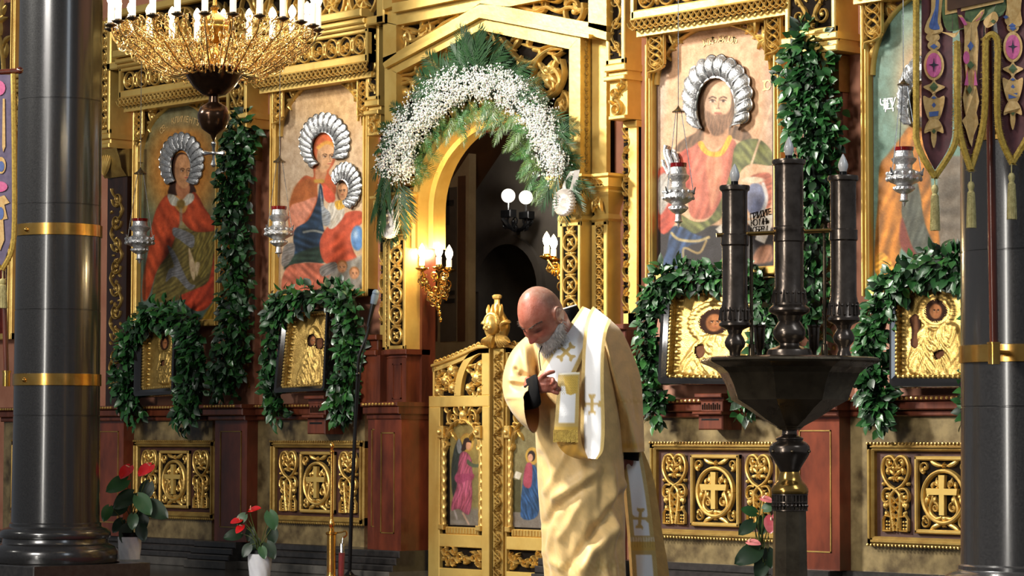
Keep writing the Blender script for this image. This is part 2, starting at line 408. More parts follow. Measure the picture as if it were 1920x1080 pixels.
    def side_panel(s, x0, z0, x1, z1, w):
        Lx, Lz = x1-x0, z1-z0
        def T(p): p = np.asarray(p, float); return np.stack([x0+Lx*p[:, 0], z0+Lz*p[:, 1]], 1)
        for sg in (0, 1):
            f = (lambda q: [(1-a, b) for a, b in q]) if sg else (lambda q: q)
            s.rib(T(spline(f([(0.50, 0.93), (0.36, 0.99), (0.14, 0.97), (0.03, 0.86), (0.06, 0.74), (0.25, 0.62), (0.52, 0.55), (0.66, 0.47), (0.66, 0.30), (0.60, 0.14), (0.56, 0.02)]), 44)), w*1.25)
            s.rib(T(spline(f([(0.50, 0.93), (0.42, 0.86), (0.30, 0.84), (0.20, 0.89), (0.24, 0.95), (0.34, 0.93)]), 22)), w)
            s.bead(x0+Lx*(0.28 if not sg else 0.72), z0+Lz*0.91, w*1.5)
            s.rib(T(spline(f([(0.36, 0.56), (0.16, 0.57), (0.04, 0.51), (0.05, 0.42), (0.18, 0.39), (0.30, 0.43), (0.28, 0.50), (0.18, 0.50)]), 28)), w)
            s.bead(x0+Lx*(0.2 if not sg else 0.8), z0+Lz*0.465, w*1.6)
            s.rib(T(f([(0.05, 0.02), (0.05, 0.17), (0.13, 0.22), (0.34, 0.2), (0.34, 0.02), (0.05, 0.02)])), w*0.9)
            for k in range(3):
                for j in range(2): s.bead(x0+Lx*((0.15+0.1*j) if not sg else (0.85-0.1*j)), z0+Lz*(0.05+0.045*k), w*0.75)
            for (a, b, an, l) in ((0.48, 0.74, 2.2, 0.16), (0.46, 0.70, 2.9, 0.14), (0.47, 0.80, 1.75, 0.12), (0.30, 0.86, 3.9, 0.14), (0.22, 0.84, 4.6, 0.11), (0.2, 0.42, 4.2, 0.14), (0.10, 0.40, 4.7, 0.13),
                                  (0.1, 0.33, 0.3, 0.12), (0.12, 0.28, 5.2, 0.1), (0.12, 0.62, 2.6, 0.08)):
                s.leaf(x0+Lx*(a if not sg else 1-a), z0+Lz*b, an if not sg else PI-an, Lz*l, w*1.5, 0.5 if not sg else -0.5)
        s.rosette(x0+Lx*0.5, z0+Lz*0.71, Lx*0.16, 5)
        for k in range(4):
            for sg in (-1, 1): s.rib([(x0+Lx*(0.5-0.13*sg), z0+Lz*(0.06+0.1*k)), (x0+Lx*(0.5+0.13*sg), z0+Lz*(0.16+0.1*k))], w*0.7)
    def cross_panel(s, x0, z0, x1, z1, w):
        Lx, Lz = x1-x0, z1-z0; xm, zm = (x0+x1)/2, z0+Lz*0.475
        rx, rz = Lx*0.41, Lz*0.375
        s.ring(xm, zm, rx, rz, w*1.5, 44, s.h*1.35)
        for k in range(4):
            sx_ = -1 if k in (0, 3) else 1; sz_ = 1 if k < 2 else -1
            cx, cz = xm+sx_*Lx*0.33, z0+Lz*(0.5+sz_*0.40)
            s.spiral(cx+sx_*Lx*0.05, cz, Lx*0.10, -PI/2*sz_, 1.2, sx_, w*0.8, 18)
            s.leaf(xm+sx_*Lx*0.04, z0+Lz*(0.5+sz_*0.42), 0 if sx_ > 0 else PI, Lx*0.34, w*1.6, sx_*sz_*0.7)
            s.leaf(cx+sx_*Lx*0.08, z0+Lz*(0.5+sz_*0.30), PI/2*sz_, Lz*0.12, w*1.3, 0.5)
        for e in (-1, 1): s.rosette(xm, z0+Lz*(0.5+e*0.43), Lx*0.06, 5)
        for sg in (-1, 1):
            s.rib(spline([(xm+sg*rx*0.08, zm-rz*0.78), (xm+sg*rx*0.35, zm-rz*0.84), (xm+sg*rx*0.62, zm-rz*0.66), (xm+sg*rx*0.66, zm-rz*0.40), (xm+sg*rx*0.52, zm-rz*0.02), (xm+sg*rx*0.6, zm+rz*0.12)], 26), w*1.25)
            s.spiral(xm+sg*rx*0.42, zm-rz*0.42, rx*0.19, PI/2, 1.2, sg, w*1.0, 18)
            s.leaf(xm+sg*rx*0.45, zm-rz*0.3, PI/2-sg*0.1, rz*0.42, w*1.6, sg*0.4)
            s.leaf(xm+sg*rx*0.86, zm-rz*0.35, PI/2, rz*0.5, w*1.7, sg*0.5); s.leaf(xm+sg*rx*0.85, zm-rz*0.1, PI/2+sg*0.6, rz*0.4, w*1.5, sg*0.4)
            s.spiral(xm+sg*rx*0.34, zm+rz*0.5, rx*0.16, -PI/2, 1.2, -sg, w*0.9, 16)
            s.leaf(xm+sg*rx*0.2, zm+rz*0.36, PI/2-sg*0.9, rx*0.5, w*1.2, sg*0.8); s.leaf(xm+sg*rx*0.55, zm+rz*0.3, PI/2-sg*0.3, rz*0.34, w*1.3, sg*0.8)
        s.bead(xm, zm-rz*0.82, w*2)
    def cross(s, xm, zm, hx, up, dn, w, h):
        """flat Latin cross standing proud of its panel"""
        p = [(-w, -dn), (w, -dn), (w, -w), (hx, -w), (hx*1.06, w), (w, w), (w*1.2, up), (-w*1.2, up), (-w, w), (-hx*1.06, w), (-hx, -w), (-w, -w)]
        f = [(xm+a, -(s.d+h), zm+b) for a, b in p]; bk = [(a, -s.d, c) for a, b, c in f]
        s.prism(f, bk)
    def fill(s, x0, z0, x1, z1, seed, r0, w):
        """close-packed acanthus scrolls over a rectangle"""
        rr = random.Random(seed); pts = []
        for _ in range(900):
            r = r0*rr.uniform(0.75, 1.15); x = rr.uniform(x0+r*0.7, x1-r*0.7) if x1-x0 > 1.5*r else (x0+x1)/2; z = rr.uniform(z0+r*0.7, z1-r*0.7) if z1-z0 > 1.5*r else (z0+z1)/2
            if all((x-a)**2+(z-b)**2 > (0.82*(r+c))**2 for a, b, c in pts): pts.append((x, z, r))
        for x, z, r in pts:
            a0 = rr.uniform(0, 6.28); sg = rr.choice((-1, 1))
            s.spiral(x, z, r*0.95, a0, 1.25, sg, w, 20)
            for k in range(3): s.leaf(x+r*0.6*math.cos(a0+k*2), z+r*0.6*math.sin(a0+k*2), a0+k*2.1+sg*1.2, r*0.95, w*1.5, sg*1.0)
            if rr.random() < 0.35: s.rosette(x, z, r*0.55, 5)
# ---------------------------------------------------------------- the setting
def zpx(px, py, d=0.0): return float(W(px, py, d)[2])
def xpx(px, d=0.0, py=600): return float(W(px, py, d)[0])
EDGE = -2.3
b = MB(); b.box((-9, EDGE, -0.25), (7, 0.05, 0.0)); tag(b.build('floor', 'floor_stone', smooth=0), kind='structure')
b = MB(); b.box((-9, 0.05, -0.25), (7, 5, 0.0)); tag(b.build('floor', 'plinth_stone', smooth=0), kind='structure')
b = MB(); b.box((-12, -16, -0.35), (14, EDGE, -0.25)); tag(b.build('floor', 'floor_stone', smooth=0), kind='structure')
WY = 0.03
b = MB(); b.box((-8.5, WY, 0), (-0.66, WY+0.04, 4.6)); b.box((0.66, WY, 0), (5.2, WY+0.04, 4.6)); b.box((-0.66, WY, 2.55), (0.66, WY+0.04, 4.6))
tag(b.build('wall_back', 'salmon', smooth=0), kind='structure')

# sanctuary behind the royal door
b = MB()
bx0, bx1 = -5.2, 0.9
zc, ac, bc, xc = 0.55, 0.62, 0.0, 0.0
yb = 2.6
nl, nr, nt = W(897, 620, -yb), W(1012, 620, -yb), W(955, 458, -yb)
xa, xb_ = float(nl[0]), float(nr[0]); xm_ = (xa+xb_)/2; ra = (xb_-xa)/2; spring = float(nt[2])-ra
pts = [(xa, 0.0)] + [(xm_-ra*math.cos(t), spring+ra*math.sin(t)) for t in np.linspace(0, PI, 17)] + [(xb_, 0.0)]
outer = [(bx0, 0.0)] + [(bx0 + (bx1-bx0)*t, 4.6) for t in np.linspace(0, 1, 17)] + [(bx1, 0.0)]
b.grid(np.array([[(x, yb, z) for x, z in pts], [(x, yb, z) for x, z in outer]]))
b.grid(np.array([[(x, yb, z) for x, z in pts], [(x, yb+0.7, z) for x, z in pts]]))
tag(b.build('wall_sanctuary', 'inner_wall', smooth=30), kind='structure')
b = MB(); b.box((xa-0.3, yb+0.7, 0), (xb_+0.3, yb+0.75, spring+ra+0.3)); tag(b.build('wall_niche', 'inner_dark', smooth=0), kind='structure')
b = MB()
t_ = np.linspace(0, PI, 17)
b.grid(np.array([[(xm_-(ra+e)*math.cos(t), yb-dd, spring+(ra+e)*math.sin(t)) for t in t_] for e, dd in ((0, 0), (0, 0.03), (0.06, 0.03), (0.06, 0))]))
tag(b.build('trim_1', 'inner_wall', smooth=30), kind='structure')
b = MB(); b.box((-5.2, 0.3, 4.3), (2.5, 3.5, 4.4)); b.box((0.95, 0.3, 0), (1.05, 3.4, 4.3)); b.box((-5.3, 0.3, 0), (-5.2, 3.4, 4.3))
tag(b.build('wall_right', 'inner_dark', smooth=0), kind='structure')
# painted pier inside, left of the opening
yp = 1.1
x0, x1 = xpx(780, -yp), xpx(878, -yp)
b = MB()
zA, zB = zpx(800, 372, -yp), zpx(884, 236, -yp)
f = [(x0, yp, 0), (x1, yp, 0), (x1, yp, zB), (xpx(806, -yp), yp, zA), (x0, yp, zA-0.02)]
b.prism(f, [(x, y+0.06, z) for x, y, z in f])
tag(b.build('wall_pier', 'inner_wall_pale', smooth=0), kind='structure')
b = MB()
rect_px(b, 826, 352, 856, 640, -yp, -yp+0.004); o = tag(b.build('trim_2', 'inner_wall', smooth=0), kind='structure')
b = MB(); rect_px(b, 836, 352, 842, 422, -yp+0.004, -yp+0.008); rect_px(b, 828, 376, 850, 386, -yp+0.004, -yp+0.008); tag(b.build('painted_cross', 'inner_dark', o, smooth=0))
b = MB(); rect_px(b, 833, 545, 852, 553, -yp+0.004, -yp+0.008); rect_px(b, 833, 560, 852, 568, -yp+0.004, -yp+0.008); tag(b.build('painted_bar', 'inner_dark', o, smooth=0))
b = MB(); rect_px(b, 858, 330, 872, 640, -yp, -yp+0.004); rect_px(b, 806, 400, 820, 640, -yp, -yp+0.004); tag(b.build('trim_3', 'fresco_brown', smooth=0), kind='structure')
b = MB()
q = [W(x, y, -yp+0.05) for x, y in ((797, 374), (886, 240), (893, 248), (806, 380))]
b.prism(q, [p_+np.array([0, 0.3, 0]) for p_ in q]); tag(b.build('trim_4', 'fresco_brown', smooth=0), kind='structure')

# ---------------------------------------------------------------- carved dado bays
ZT = zpx(1340, 829, 0.06); ZB = zpx(1320, 1011, 0.06); ZL = zpx(450, 762, 0.1)
def dado(xl, xr, fx0, fx1, label):
    t = thing('carved_dado', label, 'carved panel', ((xl+xr)/2, 0, 0.1), 'carved panels of the dado')
    b = MB(); b.box((xl, -0.02, 0.15), (xr, WY, ZL)); b.build('stone_slab', 'stone', t, smooth=0)
    b = MB(); fw = 0.045
    for (a0, c0, a1, c1) in ((fx0, ZB, fx1, ZB+fw), (fx0, ZT-fw*0.9, fx1, ZT), (fx0, ZB, fx0+fw, ZT), (fx1-fw, ZB, fx1, ZT)):
        b.box((a0, -0.055, c0), (a1, -0.02, c1), 0.008); 
        e = 0.012; 
        if a1-a0 > c1-c0: b.box((a0+fw*.7, -0.066, c0+0.016), (a1-fw*.7, -0.055, c1-0.016), 0.003)
        else: b.box((a0+0.016, -0.066, c0+fw*.7), (a1-0.016, -0.055, c1-fw*.7), 0.003)
    n = int((fx1-fx0)/0.022)
    for i in range(n):
        for z in (ZB+0.004, ZT-0.004): b.sphere((fx0+(i+.5)*(fx1-fx0)/n, -0.056, z), 0.008, 6, 4)
    b.build('frame', 'gold_dull', t)
    ix0, ix1, iz0, iz1 = fx0+fw, fx1-fw, ZB+fw, ZT-fw*.9
    b = MB(); b.box((ix0, -0.026, iz0), (ix1, -0.02, iz1)); b.build('backing', 'recess_brown', t, smooth=0)
    Wd, Hd = ix1-ix0, iz1-iz0
    for a, c in ((0.045, 0.25), (0.75, 0.955)):
        b = MB(); b.box((ix0+Wd*a, -0.029, iz0+Hd*.065), (ix0+Wd*c, -0.026, iz0+Hd*.93)); o_ = b.build('carving_ground', 'recess', t, smooth=0)
        cv = Carve(0.029, 0.018); cv.side_panel(ix0+Wd*a, iz0+Hd*.05, ix0+Wd*c, iz0+Hd*.945, 0.0085); cv.build('side_carving', 'gold', t)
    a, c = ix0+Wd*.295, ix0+Wd*.705; z0, z1 = iz0+Hd*.05, iz0+Hd*.945
    b = MB(); b.box((a, -0.03, z0), (c, -0.026, z1)); b.build('carving_ground', 'recess', t, smooth=0)
    b = MB(); e = 0.02
    for q in (((a, z0), (c, z0+e)), ((a, z1-e), (c, z1)), ((a, z0), (a+e, z1)), ((c-e, z0), (c, z1))): b.box((q[0][0], -0.052, q[0][1]), (q[1][0], -0.03, q[1][1]), 0.006)
    b.build('inner_frame', 'gold', t)
    cv = Carve(0.03, 0.018); cv.cross_panel(a+e, z0+e, c-e, z1-e, 0.0095); cv.build('scroll_carving', 'gold', t)
    cv = Carve(0.036, 0); xm, zm = (a+c)/2, z0+(z1-z0)*.545
    cv.cross(xm, zm, Wd*.105, Hd*.19, Hd*.27, Wd*.018, 0.022); cv.build('cross', 'gold_plain', t, smooth=0)
    return t
dado(xpx(250), xpx(405), xpx(250, .06), xpx(402, .06), 'carved cross panel in the dado behind the tall red anthurium')
dado(xpx(490), xpx(690), xpx(505.5, .06), xpx(681.7, .06), 'carved cross panel in the dado behind the brass stanchion and microphone stand')
dado(xpx(1185), xpx(1500), xpx(1215, .06), xpx(1462, .06), 'carved cross panel in the dado between the priest and the candle stand')
dado(xpx(1585), xpx(1960), xpx(1621, .06), xpx(1621, .06)+xpx(1462, .06)-xpx(1215, .06), 'carved cross panel in the dado partly hidden by the right black column')
dado(-5.1, xpx(180), -4.95, -4.0, 'carved cross panel in the dado hidden behind the left black column')

# ledges over the dado and stepped plinth
def ledge(xl, xr, d, z, label):
    t = thing('dado_ledge', label, 'ledge', ((xl+xr)/2, -d/2, z))
    b = MB()
    for (dd, a, c) in ((d, -0.012, 0.012), (d-0.02, -0.055, -0.012), (d-0.045, -0.085, -0.055)): b.box((xl-dd*0.2, -dd, z+a), (xr+dd*0.2, -.021, z+c), 0.006)
    b.build('moulding', 'red_wood', t, smooth=0)
    b = MB(); n = int((xr-xl)/0.03)
    for i in range(n): b.sphere((xl+(i+.5)*(xr-xl)/n, -d-0.002, z), 0.0085, 6, 4)
    b.build('gilt_beading', 'gold', t)
ledge(-5.1, xpx(405), .09, ZL, 'red wooden ledge with gilt beading under the leftmost framed icon')
ledge(xpx(490), xpx(682), .09, ZL, 'red wooden ledge with gilt beading under the framed icon left of the door')
ledge(xpx(1195), xpx(1490), .09, ZL, 'red wooden ledge with gilt beading under the framed icon behind the candle stand')
ledge(xpx(1592), 4.6, .09, ZL, 'red wooden ledge with gilt beading under the framed icon by the right column')
def plinth(xl, xr, d, n):
    b = MB(); b.box((xl, -d-0.10, 0), (xr, WY, 0.05), 0.004); tag(b.build('baseboard_%s' % n, 'grey_stone', smooth=0), kind='structure')
    b = MB()
    for dd, a, c in ((0.075, 0.05, 0.085), (0.05, 0.085, 0.125), (0.025, 0.125, 0.165)): b.box((xl, -d-dd, a), (xr, WY, c), 0.006)
    tag(b.build('baseboard_%s_steps' % n, 'plinth_stone', smooth=0), kind='structure')
plinth(-5.6, xpx(402), .03, 'left'); plinth(xpx(402), xpx(480), .12, 'left_pier'); plinth(xpx(480), xpx(690), .03, 'middle')
plinth(xpx(690), -0.575, .21, 'portal_left'); plinth(0.575, xpx(1200), .21, 'portal_right'); plinth(xpx(1200), xpx(1480), .03, 'right'); plinth(xpx(1480), xpx(1590), .12, 'right_pier'); plinth(xpx(1590), 5.0, .03, 'far_right')

# ---------------------------------------------------------------- pilasters between the bays
def inlay(mb, x0, z0, x1, z1, d, w=0.006):
    for a, c, e, f_ in ((x0, z0, x1, z0+w), (x0, z1-w, x1, z1), (x0, z0, x0+w, z1), (x1-w, z0, x1, z1)): mb.box((a, -d-0.004, c), (e, -d, f_))
def pilaster(pl, pr, block, label, d=.10, bd=.12, shaft='salmon', cap_y=None):
    xl, xr = xpx(pl, d), xpx(pr, d)
    t = thing('carved_pilaster', label, 'pilaster', ((xl+xr)/2, -d/2, 0.16), 'pilasters between the icons')
    b = MB(); b.box((xl, -d, 0.165), (xr, WY, ZL-0.085)); b.build('pedestal', 'red_marble', t, smooth=0)
    b = MB(); m_ = (xr-xl)*.17; inlay(b, xl+m_, 0.25, xr-m_, ZL-.15, d); b.build('gilt_inlay', 'gold_dull', t, smooth=0)
    b = MB()
    for (dd, a, c) in ((d+.09, -0.012, 0.012), (d+.07, -0.055, -0.012), (d+.04, -0.085, -0.055)): b.box((xl-(dd-d)*.6, -dd, ZL+a), (xr+(dd-d)*.6, WY, ZL+c), 0.006)
    b.build('pedestal_cap', 'red_wood', t, smooth=0)
    b = MB(); n = int((xr-xl)/0.03)
    for i in range(n): b.sphere((xl+(i+.5)*(xr-xl)/n, -d-.092, ZL), 0.0085, 6, 4)
    b.build('gilt_beading', 'gold', t)
    px0, py0, px1, py1 = block
    ba, bb = xpx(px0, bd, py1), xpx(px1, bd, py1); zb = zpx((px0+px1)/2, py1, bd); zt = max(zpx((px0+px1)/2, py0, bd), zb+.4)
    zc = zb-0.10
    w_ = (xr-xl)
    b = MB(); sd = .55 if shaft != 'salmon' else .08
    b.box((xl+w_*.16, -d*sd, ZL+.012), (xr-w_*.16, WY, zc-.18)); b.build('shaft', shaft, t, smooth=0)
    cv = Carve(d*sd+.002, .012); cv.vine(xl+w_*.26, ZL+.12, xr-w_*.26, zc-.25, 9, .007, True, 3); cv.build('shaft_carving', 'gold_dull', t)
    b = MB(); b.box((ba, -bd, zb), (bb, WY, zt)); 
    e = .028
    for q in (((ba, zb), (bb, zb+e)), ((ba, zb), (ba+e, zt)), ((bb-e, zb), (bb, zt)), ((ba, zt-e), (bb, zt))): b.box((q[0][0], -bd-.02, q[0][1]), (q[1][0], -bd, q[1][1]), .006)
    for (dd, a, c) in ((.03, -.035, 0), (.012, -.065, -.035), (.035, -.095, -.065)): b.box((ba-dd*.6, -bd-dd, zb+a), (bb+dd*.6, WY, zb+c), .006)
    b.build('capital_block', 'gold_plain', t, smooth=0)
    b = MB(); b.box((ba+e, -bd-.004, zb+e), (bb-e, -bd, zt-e)); b.build('carving_ground', 'recess', t, smooth=0)
    cv = Carve(bd+.004, .02); bw = bb-ba-2*e; hh = zt-zb-2*e; xm = (ba+bb)/2; k = .011
    for s in range(max(1, int(round(hh/(bw*1.05))))):
        z0 = zb+e+s*bw*1.05
        for sg in (-1, 1):
            cv.rib(spline([(xm+sg*bw*.05, z0+.01), (xm-sg*bw*.2, z0+bw*.42), (xm-sg*bw*.42, z0+bw*.8), (xm-sg*bw*.2, z0+bw*1.02)], 22), k)
            cv.spiral(xm+sg*bw*.27, z0+bw*.25, bw*.2, PI/2, 1.3, sg, k*.9); cv.spiral(xm+sg*bw*.3, z0+bw*.78, bw*.15, -PI/2, 1.2, -sg, k*.8)
            cv.leaf(xm+sg*bw*.1, z0+bw*.5, PI/2-sg*.7, bw*.4, k*1.5, sg*.7); cv.leaf(xm+sg*bw*.36, z0+bw*.48, PI/2+sg*.5, bw*.25, k*1.3, -sg*.7)
        cv.rosette(xm, z0+bw*.72, bw*.16); cv.rosette(xm, z0+.02, bw*.12)
    cv.build('capital_carving', 'gold', t)
    # acanthus bracket under the block
    b = MB(); prof = [(.03, 0), (.07, .05), (.085, .11), (.105, .16), (.11, .18)]
    b.grid(np.array([[(xl+w_*(.5-.38*q), -d*.4-dd, zc-.18+z*1.0) for q in np.linspace(-1, 1, 9)] for dd, z in prof])); b.box((xl+w_*.12, -d*.5, zc-.18), (xr-w_*.12, WY, zc))
    b.build('bracket', 'gold_dull', t)
    cv = Carve(d*.4+.09, .02)
    for k2 in range(7): cv.leaf(xm, zc-.17, PI/2+(k2-3)*.28, .17, .018, (k2-3)*-.2)
    cv.build('bracket_leaves', 'gold', t)
    return t
pilaster(405, 465, (428, 60, 466, 214), 'red marble pilaster with the leftmost hanging leaf garland')
pilaster(1483, 1573, (1476, -60, 1571, 66), 'red marble pilaster behind the bronze candle stand')
pilaster(180, 234, (184, 40, 209, 252), 'dark carved pilaster beside the left black column', d=.10, bd=.13, shaft='dark_wood')

# narrow gilded pilasters either side of the portal
def slim(px0, px1, ytop, ybl, ycap, ystrip, yend, label, d=.08):
    xl, xr = xpx(px0, d, 100), xpx(px1, d, 100); xm = (xl+xr)/2
    za, zb_, zc, zd = zpx((px0+px1)/2, ybl, d), zpx((px0+px1)/2, ycap, d), zpx((px0+px1)/2, ystrip, d), zpx((px0+px1)/2, yend, d)
    zt = max(zpx((px0+px1)/2, ytop, d), za+.3)
    t = thing('slim_pilaster', label, 'pilaster', (xm, -d/2, zd), 'slim pilasters beside the portal')
    b = MB(); b.box((xl, -d, za), (xr, WY, zt)); w_ = xr-xl; e = w_*.2
    for q in (((xl, za), (xr, za+e)), ((xl, za), (xl+e, zt)), ((xr-e, za), (xr, zt))): b.box((q[0][0], -d-.016, q[0][1]), (q[1][0], -d, q[1][1]), .005)
    b.build('upper_block', 'gold_plain', t, smooth=0)
    b = MB(); b.box((xl+e, -d-.003, za+e), (xr-e, -d, zt)); b.build('carving_ground', 'recess', t, smooth=0)
    cv = Carve(d+.003, .016); cv.vine(xl+e, za+e+.01, xr-e, zt, max(2, int((zt-za)/(w_*.75))), .008, True, 5); cv.build('upper_carving', 'gold', t)
    b = MB()
    for dd, z0, z1 in ((.02, za-.035, za), (-.005, za-.06, za-.035), (.025, za-.085, za-.06)): b.box((xl-dd*.3, -d-dd, z0), (xr+dd*.3, WY, z1), .005)
    b.box((xl+w_*.08, -d*.9, zb_), (xr-w_*.02, WY, za-.085)); b.box((xl+w_*.14, -d-.015, zb_-.02), (xr, WY, zb_), .004)
    b.build('capital', 'gold_plain', t, smooth=0)
    cv = Carve(d*.9, .03); x0, x1 = xl+w_*.1, xr-w_*.05; hz = za-.085-zb_
    cv.spiral((x0+x1)/2-w_*.05, zb_+hz*.2, w_*.3, PI/2, 1.5, -1, .011); cv.spiral(x0+w_*.3, zb_+hz*.62, w_*.2, 0, 1.3, 1, .009); cv.spiral(x1-w_*.22, zb_+hz*.85, w_*.15, 0, 1.3, -1, .008)
    for k in range(9): cv.leaf(x0+w_*.2+w_*.07*k, zb_+hz*(.3+.07*k), PI/2+.4-.2*(k % 3), hz*.3, .011, .8*(-1)**k)
    cv.build('capital_carving', 'gold', t)
    b = MB(); b.box((xl+w_*.55, -.004, zd), (xr-w_*.02, WY, zc)); b.box((xl+w_*.3, -.010, zc-.035), (xr, WY, zc), .004); b.box((xl+w_*.3, -.004, zd), (xr-w_*.02, WY, zd+.06))
    b.build('strip', 'gold_plain', t, smooth=0)
    b = MB(); b.box((xl+w_*.2, .012, zd), (xr-w_*.02, WY, zc)); b.build('strip_ground', 'recess', t, smooth=0)
    cv = Carve(-.008, .018); cv.vine(xl+w_*.2, zd+.06, xl+w_*.66, zc-.035, 13, .007, True, 9); cv.build('strip_carving', 'gold', t)
    b = MB()
    for dd, z0, z1 in ((.04, zd-.03, zd), (.015, zd-.09, zd-.03), (.05, zd-.12, zd-.09)): b.box((xl-dd*.2, -d-dd, z0), (xr+dd*.5, WY, z1), .005)
    b.box((xl-.01, -d-.03, ZL), (xr+.05, WY, zd-.12))
    b.build('base', 'red_wood', t, smooth=0)
    return t
slim(1139, 1175, -60, 121, 217, 225, 608, 'slim gilded pilaster with scroll carving right of the portal', .08)
slim(689, 713, -10, 188, 248, 256, 628, 'slim gilded pilaster with scroll carving left of the portal', .08)

# ---------------------------------------------------------------- cornices over the icons
def cornice(xl, xr, z_lace, label, n, d=.15, mtl='gold', plain='gold_plain'):
    t = thing('icon_cornice', label, 'cornice', ((xl+xr)/2, -d/2, z_lace), 'carved cornices over the icons')
    b = MB(); zl = z_lace+.055
    b.box((xl, -d, zl), (xr, WY, zl+.05), .008); b.box((xl, -d+.03, zl+.05), (xr, WY, zl+.175)); b.box((xl, -d, zl+.175), (xr, WY, zl+.2), .006)
    for i, (dd, h0, h1) in enumerate(((.02, .2, .225), (.035, .225, .255), (.055, .262, .31))): b.box((xl, -d-dd, zl+h0), (xr, WY, zl+h1), .008)
    b.box((xl, -d, zl), (xl+.022, WY, zl+.2)); b.box((xr-.022, -d, zl), (xr, WY, zl+.2))
    b.box((xl+.01, -d+.035, z_lace-.03), (xr-.01, WY, zl))
    b.build('beam', plain, t, smooth=0)
    b = MB(); b.box((xl+.022, -d+.027, zl+.05), (xr-.022, -d+.03, zl+.175)); b.build('frieze_ground', 'recess', t, smooth=0)
    cv = Carve(d-.026, .02); cv.circles_frieze(xl+.03, zl+.053, xr-.03, zl+.172, n, .0085); cv.build('frieze_carving', mtl, t)
    cv = Carve(d-.004, .01); cv.lace(xl, z_lace, xr, zl, int((xr-xl)/.042), .0048); cv.build('lace_edging', mtl, t)
    b = MB(); b.box((xl, -d+.03, z_lace+.004), (xr, -d+.04, zl)); b.build('lace_ground', 'recess', t, smooth=0)
    return t
zl1 = zpx(1325, 36, .15); 
cornice(xpx(1182, .15, 40), xpx(1474, .15, 10), zl1, 'gilded carved cornice over the large icon of the bearded figure', 7)
cornice(xpx(476, .15, 150), xpx(689, .15, 130), zpx(600, 147, .15), 'gilded carved cornice over the mother and child icon', 8)
cornice(xpx(222, .15, 190), xpx(430, .15, 170), zpx(290, 191, .15), 'gilded carved cornice over the red cloaked saint icon', 8)
cornice(xpx(1588, .15, 0), xpx(1588, .15, 0)+1.1, zl1, 'gilded carved cornice over the icon behind the right banner', 8)
cornice(-5.2, -4.05, zl1, 'gilded carved cornice left of the left black column', 8)
# upper frieze over the left bays and the right bay
def upper(xl, xr, z0, z1, label, n, d=.16):
    t = thing('upper_frieze', label, 'frieze', ((xl+xr)/2, -d/2, z0), 'upper carved friezes')
    b = MB(); b.box((xl, -d, z0), (xr, WY, z0+.05), .008); b.box((xl, -d, z1), (xr, WY, z1+.05), .008); b.box((xl, -d+.06, z0), (xr, WY, z1)); b.box((xr-.07, -d, z0), (xr, WY, z1), .008); b.box((xl, -d, z0), (xl+.05, WY, z1), .008)
    b.build('frame', 'gold_plain', t, smooth=0)
    b = MB(); b.box((xl+.05, -d+.055, z0+.05), (xr-.07, -d+.06, z1)); b.build('ground', 'recess', t, smooth=0)
    cv = Carve(d-.054, .03); a, c = xl+.06, xr-.08; k = (c-a)/n; H = z1-z0-.06; zm = (z0+.05+z1)/2
    for i in range(n):
        x = a+k*(i+.5); cv.ring(x, zm, k*.42, H*.46, .013); sg = 1 if i % 2 else -1
        cv.spiral(x, zm, min(k, H)*.3, sg, 1.4, sg, .012)
        for q in range(6): cv.leaf(x, zm-H*.1, q*1.05, min(k, H)*.34, .013, .6)
        cv.rib([(x-k*.5, zm-H*.46), (x-k*.1, zm-H*.1), (x+k*.1, zm+H*.46)], .011)
        for e in (-1, 1): cv.leaf(x+k*.5, zm+e*H*.1, e*PI/2, H*.4, .016, e*.5); cv.leaf(x+k*.5, zm, e*PI/2+.5, H*.35, .014, e*.5)
    cv.build('scroll_carving', 'gold', t)
zu = zpx(640, 56, .16)
upper(xpx(200, .16, 0), xpx(719, .16, 30), zu, zu+.34, 'carved scroll frieze above the two left cornices', 9)
zu2 = zl1+.37
upper(xpx(1180, .16, 0), xpx(1474, .16, 0), zu2, zu2+.3, 'carved scroll frieze above the right cornice', 4)
